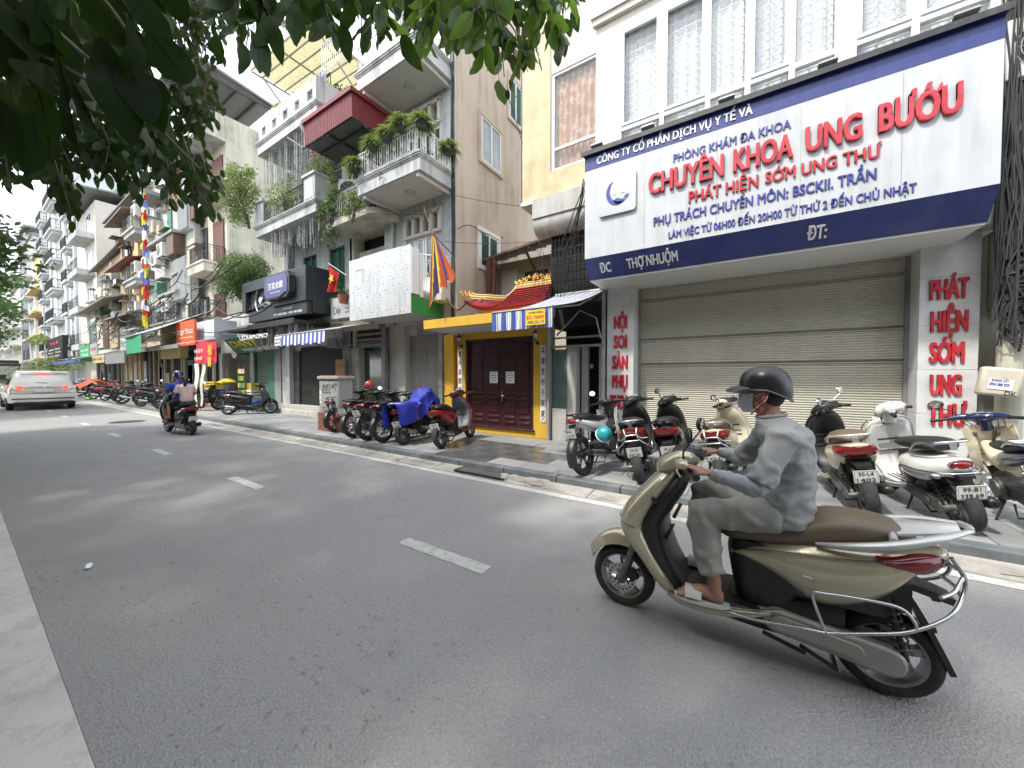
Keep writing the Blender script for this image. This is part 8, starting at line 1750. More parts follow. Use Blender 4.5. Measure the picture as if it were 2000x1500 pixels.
# ================================================================ PEOPLE
def fused(name, mb, mt, par, voxel=.012, smooth=4, wr=0.0, wf=9.0, seed=0, ws=.0, stretch=(1,1,1)):
 """fuse overlapping limbs into ONE continuous surface; wr adds cloth wrinkles"""
 me = mb.mesh('raw', mt); o = bpy.data.objects.new('raw', me); COL.objects.link(o)
 r = o.modifiers.new('r', 'REMESH'); r.mode = 'VOXEL'; r.voxel_size = voxel; r.use_smooth_shade = True
 s_ = o.modifiers.new('s', 'SMOOTH'); s_.iterations = smooth; s_.factor = .6
 dg = bpy.context.evaluated_depsgraph_get(); m2 = bpy.data.meshes.new_from_object(o.evaluated_get(dg)); bpy.data.objects.remove(o)
 m2.name = name; m2.materials.clear(); m2.materials.append(M[mt])
 if wr:
  n = len(m2.vertices); co = np.empty(n*3); m2.vertices.foreach_get('co', co); co = co.reshape(-1, 3); no = np.array([v.normal[:] for v in m2.vertices])
  d = np.array([(1-abs(mnoise.noise(Vector((p[0]*wf*stretch[0]+seed, p[1]*wf*stretch[1], p[2]*wf*stretch[2])))*2.2))*.6+mnoise.noise(Vector((p[0]*wf*2.3+9, p[1]*wf*2.3, p[2]*wf*2.3+seed)))*.35-.4 for p in co]); d = np.maximum(d, -.22)
  co = co+no*d[:, None]*wr; m2.vertices.foreach_set('co', co.ravel())
 m2.polygons.foreach_set('use_smooth', [True]*len(m2.polygons)); m2.update()
 o = bpy.data.objects.new(name, m2); COL.objects.link(o); o.parent = par; return o
def ETB(m_, st, n=18):
 """elliptical tube whose rings face along the path: (x,y,z, half width sideways, half depth)"""
 P = [Vector(s[:3]) for s in st]; rings = []
 for i, p in enumerate(P):
  t = (P[min(i+1, len(P)-1)]-P[max(i-1, 0)]).normalized(); u = Vector((0,1,0)); u = (u-t*u.dot(t)).normalized(); v = t.cross(u); rings.append(m_.ring(p, u, v, st[i][3], st[i][4], n, 2.2))
 return m_.loft(rings)
def hand(m_, w, d, side, curl_about=None, k=1.0, lift=Vector((0,0,1))):
 """open-backed fist closed on a bar: w wrist, d direction of the forearm (towards fingers), bar runs along y"""
 w = Vector(w); d = Vector(d).normalized(); up = (lift-d*lift.dot(d)).normalized(); s = d.cross(up)
 palm = w+d*.048*k
 m_.tube([w-d*.03, w, w+d*.02*k, palm, w+d*.082*k], [.024*k,.023*k,.028*k,.036*k,.034*k], 12, flat=.55, up=up)
 for i, (L_, off) in enumerate(((.9,-.031),(1.0,-.011),(.96,.010),(.80,.029))):
  b0 = w+d*.078*k+s*off*k; p1 = b0+(d*.030+up*.006)*L_*k; p2 = p1+(d*.016-up*.022)*L_*k; p3 = p2+(-d*.012-up*.020)*L_*k
  m_.tube([b0-d*.02*k, b0, p1, p2, p3], [.0095*k,.0098*k,.0090*k,.0082*k,.0068*k], 8)
 tb_ = w+d*.03*k+s*(-side)*.028*k*-1;
 m_.tube([w+d*.02*k-s*.024*k, w+d*.045*k-s*.040*k-up*.008*k, w+d*.07*k-s*.040*k-up*.026*k, w+d*.088*k-s*.028*k-up*.034*k], [.013*k,.0115*k,.0100*k,.008*k], 8)
def head(m_, c, fwd=0.0, k=1.0, pitch=0.0):
 """skull, jaw, nose, ears, lips; faces +x"""
 c = Vector(c);
 m_.sph(c+Vector((-.008,0,.02))*k, (.096*k,.076*k,.098*k), 20, 14); m_.sph(c+Vector((.022,0,-.045))*k, (.066*k,.056*k,.070*k), 16, 10); m_.sph(c+Vector((.058,0,-.085))*k, (.026*k,.028*k,.022*k), 10, 8)
 m_.tube([c+Vector((.078,0,.012))*k, c+Vector((.100,0,-.022))*k, c+Vector((.088,0,-.034))*k], [.010*k,.017*k,.012*k], 8); m_.sph(c+Vector((.080,0,-.056))*k, (.016*k,.026*k,.012*k), 10, 6); m_.sph(c+Vector((.075,0,.025))*k, (.020*k,.055*k,.012*k), 10, 6)
 for sg_ in (-1, 1): m_.sph(c+Vector((-.008,sg_*.080,-.02))*k, (.018*k,.010*k,.032*k), 10, 8)
def eyes(par, c, k=1.0):
 for sg_ in (-1, 1):
  m_ = MB(); m_.sph(Vector(c)+Vector((.077,sg_*.032,.0))*k, (.012*k,.016*k,.009*k), 10, 7); o = m_.build('eye', 'letter_white', par, smooth=60); m_ = MB(); m_.sph(Vector(c)+Vector((.086,sg_*.033,.0))*k, (.005*k,.007*k,.007*k), 8, 6); m_.build('iris', 'ink_black', o, smooth=60)

def rider(name, label, par_xf, J, W, vox=.011, hero=False, group=None):
 """J: joints in the vehicle's frame; W: clothing materials"""
 t = bpy.data.objects.new('tmp', None)
 P = thing(name, label, 'person', par_xf[0], par_xf[1], group)
 m_ = MB(); k = J.get('k', 1.0)
 pel, wa, ch, nk, hd = [Vector(J[q]) for q in ('pelvis','waist','chest','neck','head')]
 ETB(m_, [(*pel-Vector((0,0,.09)),.15*k,.10*k) if False else (pel.x,0,pel.z-.08,.12*k,.09*k), (pel.x,0,pel.z,.155*k,.11*k), (wa.x,0,wa.z,.130*k,.092*k), (ch.x,0,ch.z,.135*k,.092*k), (nk.x-.005,0,nk.z-.07,.08*k,.05*k), (nk.x,0,nk.z,.058*k,.058*k)])
 m_.tube([nk-Vector((0,0,.04)), nk.lerp(hd,.35), hd-Vector((.015,0,.03))], [.060*k,.054*k,.056*k], 14); head(m_, hd, k=k)
 for s, S in (('l',1),('r',-1)):
  sh, el, wr = [Vector(J[q+s]) for q in ('sh','el','wr')]; m_.tube([Vector((sh.x, sh.y-S*.05, sh.z)), sh, sh.lerp(el,.35), el, el.lerp(wr,.3), wr], [.036*k,.040*k,.038*k,.034*k,.034*k,.024*k], 12); hand(m_, wr, Vector(J['hd'+s])-wr, S, k=1.0*k)
  hp, kn, an, to = [Vector(J[q+s]) for q in ('hip','kn','an','toe')]; m_.tube([hp, hp.lerp(kn,.3), kn, kn.lerp(an,.25), an.lerp(kn,.35), an], [.066*k,.062*k,.048*k,.050*k,.045*k,.034*k], 14)
  f = (to-an); f.z = 0; f.normalize(); sole = to.z; he = an-f*.045; he.z = sole+.028
  m_.tube([he, he+f*.05, Vector((an.x+f.x*.06, an.y+f.y*.06, sole+.045)), to-f*.06+Vector((0,0,.024)), to-f*.01+Vector((0,0,.014))], [.030*k,.033*k,.034*k,.037*k,.024*k], 12, flat=1.0); m_.tube([an+Vector((0,0,.02)), an-Vector((0,0,.03)), he+f*.04+Vector((0,0,.02))], [.036*k,.036*k,.034*k], 10)
  if hero:
   sd = Vector((-f.y, f.x, 0))
   for q, (off, L_) in enumerate(((-.028,.030),(-.012,.030),(.003,.026),(.016,.021),(.028,.016))): b0 = to-f*.022+sd*off*-S; m_.tube([b0+Vector((0,0,.010)), b0+f*(L_)+Vector((0,0,.009)), b0+f*(L_+.012)+Vector((0,0,.006))], [.011 if q else .014,.0095 if q else .013,.006], 7)
 body = fused('body', m_, W.get('skin','skin'), P, vox*.62 if hero else vox*.9, 2)
 eyes(P, hd, k)
 # shirt
 m_ = MB(); hz = J.get('hem', pel.z-.02)
 ETB(m_, [(pel.x-.015,0,hz-.04,.172*k,.125*k),(pel.x-.01,0,pel.z+.03,.178*k,.137*k),(wa.x,0,wa.z,.165*k,.128*k),(ch.x-.004,0,ch.z-.06,.182*k,.130*k),(ch.x,0,ch.z+.04,.186*k,.122*k),(nk.x-.01,0,nk.z-.055,.135*k,.085*k),(nk.x-.004,0,nk.z-.005,.070*k,.068*k)])
 for s, S in (('l',1),('r',-1)):
  sh, el, wr = [Vector(J[q+s]) for q in ('sh','el','wr')]; e2 = sh.lerp(el, W.get('sleeve', .86))
  m_.tube([Vector((sh.x, sh.y-S*.08, sh.z-.01)), sh, sh.lerp(e2,.5), e2], [.070*k,.072*k,.066*k,.068*k if hero else .064*k], 14)
 fused('shirt', m_, W['shirt'], P, vox, 2, .026 if hero else .01, 7.0, 3.1, stretch=(1,.8,1.8))
 if W.get('arm_cover'):
  for s in ('l','r'):
   m_ = MB(); sh, el, wr = [Vector(J[q+s]) for q in ('sh','el','wr')]; m_.ctube([sh.lerp(el,.6), el, el.lerp(wr,.35), el.lerp(wr,.75), wr+(wr-el).normalized()*.0], [.048*k,.050*k,.046*k,.038*k,.032*k], 14, seg=4); fused('arm_cover', m_, W['arm_cover'], P, vox*.8, 2, .014, 16.0, 7.7, stretch=(1.6,.6,.8))
 # trousers or shorts
 m_ = MB(); ETB(m_, [(pel.x-.01,0,pel.z-.085,.15*k,.12*k),(pel.x-.005,0,pel.z-.02,.172*k,.13*k),(pel.x,0,pel.z+.05,.160*k,.118*k)])
 tl = W.get('leg', .88)
 for s, S in (('l',1),('r',-1)):
  hp, kn, an = [Vector(J[q+s]) for q in ('hip','kn','an')]
  if tl > .5: e3 = kn.lerp(an, (tl-.5)*2); m_.tube([hp, hp.lerp(kn,.35), kn-(kn-hp).normalized()*.06, kn+Vector((.004,0,.006)), kn.lerp(e3,.15), kn.lerp(e3,.5), e3], [.096*k,.092*k,.083*k,.077*k,.076*k,.074*k,.066*k], 16)
  else: m_.tube([hp, hp.lerp(kn,.4), hp.lerp(kn,.85)], [.10*k,.094*k,.084*k], 14)
 fused('trousers', m_, W['trousers'], P, vox, 2, .028 if hero else .008, 7.0, 1.3, stretch=(1,1,1.2))
 return P
HX = ((-.035, 2.47, 0), math.pi)
J = dict(pelvis=(-.20,0,.835), waist=(-.225,0,.99), chest=(-.215,0,1.165), neck=(-.145,0,1.335), head=(-.105,0,1.455), hem=.80,
 shl=(-.19,.185,1.235), ell=(-.085,.275,.985), wrl=(.125,.285,1.025), hdl=(.215,.275,1.045), shr=(-.16,-.185,1.245), elr=(-.02,-.27,1.02), wrr=(.120,-.285,1.045), hdr=(.215,-.275,1.050),
 hipl=(-.17,.10,.81), knl=(.185,.165,.765), anl=(.105,.195,.405), toel=(.275,.215,.302), hipr=(-.17,-.10,.81), knr=(.20,-.165,.80), anr=(.14,-.165,.405), toer=(.30,-.17,.302))
man = rider('person', 'man in grey shirt, black cap helmet and face mask riding the champagne scooter', HX, J, dict(shirt='shirt_grey', trousers='trouser_grey', arm_cover='sleeve_grey', skin='skin', sleeve=.95, leg=.93), hero=True)
hc = Vector(J['head'])
# helmet: shell, peak, strap
m_ = MB()
def shell(u, v):
 a = u*2*math.pi; ph = v*math.pi*.5; low = -.022-.060*max(0, -math.cos(a))**1.2; z0 = low+(.110-low)*math.sin(ph)**.9; rr = math.cos(ph)**.72*(1-.10*(1-v)**3)
 return (hc.x-.014+.136*rr*math.cos(a), .112*rr*math.sin(a), hc.z+.035+z0)
m_.sheet(shell, 40, 14, .010); hm = m_.build('helmet', 'helmet_black', man, smooth=60)
m_ = MB(); m_.sheet(lambda u, v: (hc.x-.012+(.130+.062*v*(1-abs(2*u-1)**2.5*.8))*math.cos((u-.5)*2.0), (.106+.01*v)*math.sin((u-.5)*2.3), hc.z+.024-.012*v-.02*v*v+.008*math.cos((u-.5)*3)), 18, 6, .005); m_.build('peak', 'helmet_black', hm, smooth=60)
m_ = MB(); m_.tube([(hc.x-.014+.125*math.cos(a*.157), .103*math.sin(a*.157), hc.z+.014-.060*max(0,-math.cos(a*.157))**1.2) for a in range(40)], .005, 6, close=True); m_.build('rim', 'plastic_grey', hm, smooth=60)
for sg_ in (-1, 1): m_ = MB(); m_.tube([hc+Vector((-.03,sg_*.088,.02)), hc+Vector((.0,sg_*.085,-.05)), hc+Vector((.045,sg_*.045,-.115)), hc+Vector((.05,0,-.125))], .006, 6, flat=.5); m_.build('strap', 'red_print', hm)
# surgical mask
m_ = MB(); m_.sheet(lambda u, v: (hc.x+.014+(.092+.012*math.sin(v*math.pi))*math.cos((u-.5)*2.5)+(-.012 if v < .15 else 0), .078*math.sin((u-.5)*2.5)*(1-.25*(1-v)), hc.z-.11+.105*v), 16, 9, .003); mk = m_.build('face_mask', 'mask_cloth', man, smooth=60)
for sg_ in (-1, 1): m_ = MB(); m_.tube([hc+Vector((.035,sg_*.074,-.02)), hc+Vector((-.005,sg_*.088,.0)), hc+Vector((-.022,sg_*.09,-.02)), hc+Vector((-.01,sg_*.088,-.045)), hc+Vector((.03,sg_*.068,-.085))], .0018, 4); m_.build('ear_loop', 'letter_white', mk)
m_ = MB(); m_.sph(hc+Vector((-.045,0,-.015)), (.062,.079,.07), 16, 10); m_.build('hair', 'hair', man, smooth=60)
m_ = MB(); nkp = Vector(J['neck']); m_.tube([(nkp.x-.002+.066*math.cos(a*.35), .068*math.sin(a*.35), nkp.z-.008+.012*math.cos(a*.35)*-1) for a in range(18)], .010, 8, close=True); m_.build('collar', 'shirt_grey', man, smooth=60)
# slip-on sandals
for s, S in (('l',1),('r',-1)):
 an, to = Vector(J['an'+s]), Vector(J['toe'+s]); f = to-an; f.z = 0; f.normalize(); sd = Vector((-f.y,f.x,0)); m_ = MB(); c0 = an-f*.075; c0.z = to.z-.004
 L_ = (to-c0).length+.03
 def foot(u, v): w_ = .036+.012*math.sin(u*math.pi*.9); return c0+f*L_*u+sd*(v-.5)*2*w_*(1-abs(2*u-1)**6*.6)+Vector((0,0,.0))
 m_.sheet(foot, 14, 6, .016); o = m_.build('sandal', 'rubber_sandal', man, smooth=50)
 m_ = MB(); m_.sheet(lambda u, v: c0+f*L_*(.50+.30*v)+sd*math.sin((u-.5)*2.6)*.050+Vector((0,0,-.002+.062*math.cos((u-.5)*2.6))), 12, 5, .005); m_.build('strap', 'rubber_sandal', o, smooth=60)
# ---- moped with two riders, further up the road
mp = copy_tree(s3, {'paint_maroon': 'paint_black'}); mp.name = 'moped'; mp.location = (-12.75, 3.30, 0); mp.rotation_euler = (0, 0, R(185)); mp['label'] = 'black moped carrying a man in blue and a girl in pink'; del mp['group']
MX = ((-12.75, 3.30, 0), R(185))
J2 = dict(pelvis=(-.10,0,.86), waist=(-.11,0,1.03), chest=(-.09,0,1.22), neck=(-.04,0,1.40), head=(.0,0,1.53), shl=(-.07,.19,1.29), ell=(-.01,.30,1.05), wrl=(.16,.285,1.03), hdl=(.25,.27,1.04), shr=(-.07,-.19,1.29), elr=(-.01,-.30,1.05), wrr=(.16,-.285,1.03), hdr=(.25,-.27,1.04),
 hipl=(-.08,.10,.83), knl=(.25,.21,.72), anl=(.16,.22,.40), toel=(.33,.24,.30), hipr=(-.08,-.10,.83), knr=(.25,-.21,.72), anr=(.16,-.22,.40), toer=(.33,-.24,.30))
p2 = rider('person', 'man in bright blue T-shirt and dark helmet driving the black moped', MX, J2, dict(shirt='shirt_blue', trousers='shorts_dark', skin='skin', sleeve=.7, leg=.4), vox=.018)
h2 = Vector(J2['head']); m_ = MB(); m_.sheet(lambda u, v: (h2.x-.01+.135*math.cos(v*math.pi/2)**.85*math.cos(u*6.283), .115*math.cos(v*math.pi/2)**.85*math.sin(u*6.283), h2.z+.03+(-.03-.05*max(0,-math.cos(u*6.283)))+(.155+.05*max(0,-math.cos(u*6.283)))*math.sin(v*math.pi/2)), 26, 9, .01); m_.build('helmet', 'paint_navy', p2, smooth=60)
J3 = dict(k=.82, pelvis=(-.43,0,.92), waist=(-.44,0,1.06), chest=(-.42,0,1.20), neck=(-.38,0,1.33), head=(-.36,-.0,1.44), shl=(-.40,.15,1.26), ell=(-.38,.22,1.06), wrl=(-.25,.17,.97), hdl=(-.19,.15,.98), shr=(-.40,-.15,1.26), elr=(-.38,-.22,1.06), wrr=(-.25,-.17,.97), hdr=(-.19,-.15,.98),
 hipl=(-.40,.09,.90), knl=(-.13,.26,.80), anl=(-.17,.27,.50), toel=(-.03,.29,.42), hipr=(-.40,-.09,.90), knr=(-.13,-.26,.80), anr=(-.17,-.27,.50), toer=(-.03,-.29,.42))
p3 = rider('person', 'girl in pale pink blouse with dark ponytail on the back of the black moped', MX, J3, dict(shirt='shirt_pink', trousers='shorts_dark', skin='skin', sleeve=.8, leg=.4), vox=.018)
h3 = Vector(J3['head']); m_ = MB(); m_.sph(h3+Vector((-.015,0,.022)), (.092,.075,.092), 16, 12); m_.ctube([h3+Vector((-.06,0,.03)), h3+Vector((-.13,.02,.0)), h3+Vector((-.145,.045,-.11)), h3+Vector((-.12,.06,-.20))], [.03,.045,.04,.012], 10); m_.sph(h3+Vector((-.04,0,-.03)), (.065,.07,.07), 12, 8); m_.build('hair', 'hair', p3, smooth=60)
# ================================================================ TREES
def cam_pt(px, py, d): r = _ray(px, py); return Vector((r[0]*d, r[1]*d, 1.55+r[2]*d))
def in_frame(p):
 z = p[2]-1.55; fw = -_s*p[0]+_c*p[1]; u = _c*p[0]+_s*p[1]; f2 = fw*_cp+z*_sp; v2 = -fw*_sp+z*_cp
 if f2 < .1: return None
 X_, Y_ = 1000+710*u/f2, 750-710*v2/f2
 return (X_, Y_) if -60 < X_ < 2060 and -60 < Y_ < 1560 else None
def leaf_mesh(nm, mt, curl, wid=.42, seed=0):
 """pointed oval leaf, base at origin, pointing +x, length 1, folded along the midrib, with a short stalk"""
 m_ = MB(); n = 9; r0 = random.Random(seed); L_, C_, R_ = [], [], []
 for i in range(n+1):
  t = i/n; w = wid*.5*(math.sin(math.pi*min(1, t**.85))**.75 if 0 < t < 1 else 0); x = t; z = -curl*t*t+.03*math.sin(t*6+seed); C_.append((x, 0, z)); wob = .02*math.sin(t*17+seed)
  L_.append((x, w, z+.10*w+wob)); R_.append((x, -w, z+.14*w-wob))
 vs = C_+L_+R_; k = n+1; fs = []
 for i in range(n):
  fs.append((i, i+1, k+i+1, k+i)) if 0 < i < n-1 else fs.append((i, i+1, k+i+1) if i == 0 else (i, i+1, k+i)); fs.append((i, 2*k+i, 2*k+i+1, i+1)) if 0 < i < n-1 else fs.append((i, 2*k+i+1, i+1) if i == 0 else (i, 2*k+i, i+1))
 m_.add(vs, fs); m_.tube([(-.16,0,.02),(0,0,0)], .008, 4); m_.tube([(0,0,-.004),(.5,0,-curl*.25-.006),(.95,0,-curl*.9)], [.009,.006,.002], 4)
 return m_.mesh(nm, mt, 60)
OT = thing('overhanging_tree', 'street tree behind the camera whose dark branches hang across the top of the view', 'tree', (-1.9, -2.4, 0))
off = Vector((1.9, 2.4, 0))
m_ = MB(); m_.ctube([Vector(p)+off for p in ((-1.9,-2.4,-.1),(-1.85,-2.35,1.5),(-1.95,-2.3,3.2),(-1.7,-2.1,5.2),(-1.3,-2.2,7.2))], [.30,.24,.2,.14,.06], 14); m_.build('trunk', 'bark', OT, smooth=60)
m_ = MB()
for pts, r_ in (([(-1.93,-2.3,3.0),(-1.4,-1.3,3.9),(-.9,-.2,4.3),(-.7,.9,4.1)], (.12,.07,.04,.02)), ([(-1.9,-2.25,3.6),(-3.4,-1.6,5.0),(-6,-1.0,6.2),(-10,-.4,6.8)], (.13,.09,.06,.03)), ([(-1.8,-2.2,4.4),(0,-2.6,5.6),(2.5,-3.2,6.4)], (.1,.07,.03)),
     ([(-1.9,-2.3,2.9),(-1.7,-1.2,3.2),(-1.45,-.2,3.15),(-1.3,.4,3.0)], (.06,.04,.025,.012)), ([(-1.9,-2.3,3.1),(-2.1,-1.4,3.3),(-2.3,-.3,3.3),(-2.3,.6,3.1)], (.06,.04,.02,.01))):
 m_.ctube([Vector(p)+off for p in pts], list(r_), 9)
m_.build('limb', 'bark', OT, smooth=60)
r0 = random.Random(101)
LM = [leaf_mesh('leaf', 'leaf_over', c, w, s) for c, w, s in ((.12,.40,1),(.22,.47,2),(.05,.36,3),(.28,.44,4))]
count = [0]; far_mb = MB(); twig = MB()
def place_leaf(p, d, size, stuff=False, dry=False, mt_=None):
 d = Vector(d).normalized(); vc = (Vector((0,0,1.55))-p).normalized(); zz = (vc-d*vc.dot(d)).normalized(); yy = zz.cross(d)
 q = Matrix((d, yy, zz)).transposed().to_quaternion(); roll = Matrix.Rotation(r0.gauss(0, .75)+(math.pi if r0.random() < .5 else 0), 3, 'X')
 me = r0.choice(LM)
 if stuff or count[0] >= 298:
  mt = Matrix.Translation(p+off) @ q.to_matrix().to_4x4() @ roll.to_4x4() @ Matrix.Scale(size, 4)
  o_ = len(far_mb.v); far_mb.v += [tuple(mt @ v.co) for v in me.vertices]
  for f in me.polygons: far_mb.f.append(tuple(i+o_ for i in f.vertices)); far_mb.mi.append(0)
  return
 count[0] += 1; o = bpy.data.objects.new('leaf', me); COL.objects.link(o); o.parent = OT; o.location = p+off; o.rotation_mode = 'QUATERNION'; o.rotation_quaternion = q @ roll.to_quaternion(); o.scale = (size,)*3
 if mt_: o.material_slots[0].link = 'OBJECT'; o.material_slots[0].material = M[mt_]
 if dry: o.material_slots[0].link = 'OBJECT'; o.material_slots[0].material = M['leaf_dry']; o['label'] = 'withered yellow leaf'
def spray(px, py, ex, ey, d, n, size, seed_spread=22, dd=.12, stuff=False, e2=None):
 """a twig from (px,py) to (ex,ey) at depth d with n leaves hanging from it"""
 a, b_ = cam_pt(px, py, d), cam_pt(ex, ey, (e2 or d)); mid = a.lerp(b_, .5)+Vector((r0.uniform(-.04,.04), r0.uniform(-.04,.04), .03)); pts = spline([a, mid, b_], 6)
 twig.tube([p+off for p in pts], [.004*d**.5*(1-.6*i/len(pts)) for i in range(len(pts))], 5)
 fwd = (b_-a).normalized()
 for i in range(n):
  t = (i+.7)/n; p = pts[min(len(pts)-1, int(t*(len(pts)-1)))]+Vector((r0.gauss(0,.012), r0.gauss(0,.012), r0.gauss(0,.012)))*d
  sd = 1 if i % 2 else -1; right = Vector((_c, _s, 0)); dr = fwd*.45+Vector((0,0,-.7))+right*sd*r0.uniform(.1,1.1)+Vector((-_s,_c,0))*r0.uniform(-.6,.6)
  if i == n-1: dr = fwd+Vector((0,0,-.5))
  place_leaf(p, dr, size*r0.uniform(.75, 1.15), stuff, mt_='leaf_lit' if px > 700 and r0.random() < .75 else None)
# main fringe across the top of the picture: (x, y) -> (x, y) in the photograph, depth in metres, leaves, length
S_ = []
for x0 in range(800, 1110, 24): S_.append((x0, -60, x0+r0.uniform(-15,25), r0.uniform(55,115), r0.uniform(1.75,2.1), 8, .15))
S_ += [(960,-20,985,150,1.8,8,.135),(985,60,1000,170,1.8,6,.13),(1035,-40,1095,70,2.0,8,.13),(1080,-40,1105,85,2.05,6,.12),(930,10,950,110,1.75,6,.14),(1000,90,1030,140,1.85,4,.12),(900,-20,880,75,1.9,7,.14),(840,-30,835,60,1.9,6,.135)]
for x0 in range(560, 800, 30): S_.append((x0, -60, x0+r0.uniform(-15,20), r0.uniform(20,70), r0.uniform(1.6,1.9), 6, .15))
S_ += [(690,-20,740,70,1.7,7,.15),(720,0,775,70,1.7,5,.15),(640,-20,650,60,1.7,6,.15),(430,-60,470,70,1.6,8,.15),(480,-50,500,75,1.6,8,.15),(520,-50,540,60,1.6,8,.15),(400,-60,420,50,1.7,7,.15),(470,10,480,95,2.0,5,.10)]
for s in S_: spray(*s)
# nearest, biggest leaves at the top left
for (px, py, ang, d) in ((40,60,-60,.62),(120,40,-75,.66),(200,60,-50,.7),(60,180,-30,.62),(150,170,-85,.6),(230,150,-60,.66),(30,250,-70,.7),(110,230,-80,.72),(180,230,-75,.62),(250,190,-62,.64),(290,180,-70,.66),(300,110,-60,.7),(330,130,-55,.74),(0,130,-40,.66),(250,60,-60,.8),(90,120,-20,.7),(20,20,-50,.75),(170,110,-100,.72),(60,100,-95,.66),(130,290,-100,.8),(330,215,-65,.7),(210,0,-70,.74),(280,20,-60,.78),(0,330-80,-50,.8)):
 p = cam_pt(px-40, py-70, d); a = R(ang); right = Vector((_c, _s, 0)); place_leaf(p, right*math.cos(a)+Vector((0,0,math.sin(a)))+Vector((-_s,_c,0))*r0.uniform(-.3,.3), .155, mt_='leaf_shaded')
for k in range(95):
 px, py = r0.uniform(-60, 330), r0.uniform(-40, 250)
 if px*.55+py*.3 > 215+60: continue
 d = r0.uniform(.95, 1.5); p = cam_pt(px-30, py-60, d); a = R(r0.uniform(-100,-40)); right = Vector((_c, _s, 0)); place_leaf(p, right*math.cos(a)+Vector((0,0,math.sin(a)))+Vector((-_s,_c,0))*r0.uniform(-.3,.3), .18, mt_='leaf_shaded')
place_leaf(cam_pt(285, 150, .74), Vector((_c*.5,_s*.5,-.9)), .075, dry=True); place_leaf(cam_pt(992, 175, 1.82), Vector((-.1,0,-1)), .06, dry=True)
for a, b_ in (((-60,-80),(390,330)),((150,-60),(300,160)),((-40,60),(240,200))): twig.ctube([cam_pt(*a,.68)+off, cam_pt((a[0]+b_[0])/2+10,(a[1]+b_[1])/2-8,.70)+off, cam_pt(*b_,.75)+off], [.006,.004,.002], 6)
twig.ctube([cam_pt(800,-80,1.9)+off, cam_pt(900,-10,1.9)+off, cam_pt(990,40,1.85)+off, cam_pt(1020,100,1.85)+off], [.007,.006,.004,.002], 6); twig.tube([cam_pt(992,185,1.82)+off, cam_pt(1021,280,1.85)+off], .0018, 4)
# mid-distance smaller sprays (joined: too many to count)
for k in range(150):
 x0 = r0.uniform(-40, 330); y0 = r0.uniform(205, 305)+.05*x0; spray(x0, y0-40, x0+r0.uniform(-30,45), y0+r0.uniform(0,48), r0.uniform(2.6,3.6), 7, .115, stuff=True)
for (x0, y0, x1, y1) in ((300,300,345,395),(330,300,385,380),(350,300,400,400),(370,330,412,425),(310,330,330,350),(360,350,395,425),(395,330,410,385),(90,330,130,400),(85,330,100,385),(110,340,140,410),(240,300,262,370),(200,290,230,350),(150,290,180,340),(60,290,80,345),(20,290,30,360),(-10,290,10,340)):
 for k in range(4): spray(x0+r0.uniform(-14,14), y0-30, x1+r0.uniform(-14,14), y1+r0.uniform(-15,8), r0.uniform(2.5,3.3), 7, .115, stuff=True)
for k in range(80):
 x0 = r0.uniform(250, 440); y0 = r0.uniform(-60, 110); spray(x0, y0-40, x0+r0.uniform(-20,30), y0+r0.uniform(10,40), r0.uniform(3.0,4.2), 6, .11, stuff=True)
for k in range(40):
 x0 = r0.uniform(370, 560); y0 = r0.uniform(-60, 60); spray(x0, y0-40, x0+r0.uniform(-20,30), y0+r0.uniform(10,30), r0.uniform(3.0,4.2), 6, .11, stuff=True)
for k in range(46):
 x0 = r0.uniform(385, 395+30); y0 = r0.uniform(150, 260); x0 = r0.uniform(345, 410); spray(x0, y0-30, x0+r0.uniform(-20,22), y0+r0.uniform(10,30), r0.uniform(2.8,3.6), 6, .10, stuff=True)
for k in range(46):
 x0 = r0.uniform(560, 1100); y0 = r0.uniform(-70, 20); spray(x0, y0-30, x0+r0.uniform(-20,25), y0+r0.uniform(30,60), r0.uniform(2.0,2.5), 6, .14, stuff=True)
o = far_mb.build('distant_leaves', 'leaf_over', OT, fix=False, smooth=60); o['kind'] = 'stuff'
twig.build('twigs', 'bark', OT, smooth=60)['kind'] = 'stuff'
# the crown overhead that shades the near road
cm = MB()
def crown(c, rad, ncl, nl, size, keep=lambda q: True):
 for _ in range(ncl):
  while True:
   p = Vector((r0.uniform(-1,1), r0.uniform(-1,1), r0.uniform(-1,1)))
   if p.length <= 1: break
  q = Vector(c)+Vector((p.x*rad[0], p.y*rad[1], p.z*rad[2])); f = in_frame(q)
  if f and not keep(f): continue
  leaf_quads(cm, q+off, (.55,.55,.35), nl, size, r0, shell=.3, aspect=1.9)
kp = lambda f: f[0] < 300 and f[1] < 230
crown((-1.0,-3.0,6.6), (5.0,3.2,1.7), 230, 36, .27, kp); crown((-7.5,-2.4,6.6), (5.0,3.3,1.8), 250, 36, .27, kp); crown((-14.0,-2.4,6.8), (4.6,3.2,1.9), 220, 36, .28, kp); crown((4.8,-4.2,6.6), (4.0,2.6,1.5), 160, 36, .27, kp)
o = cm.build('crown', 'leaf_over', OT, fix=False); o['kind'] = 'stuff'
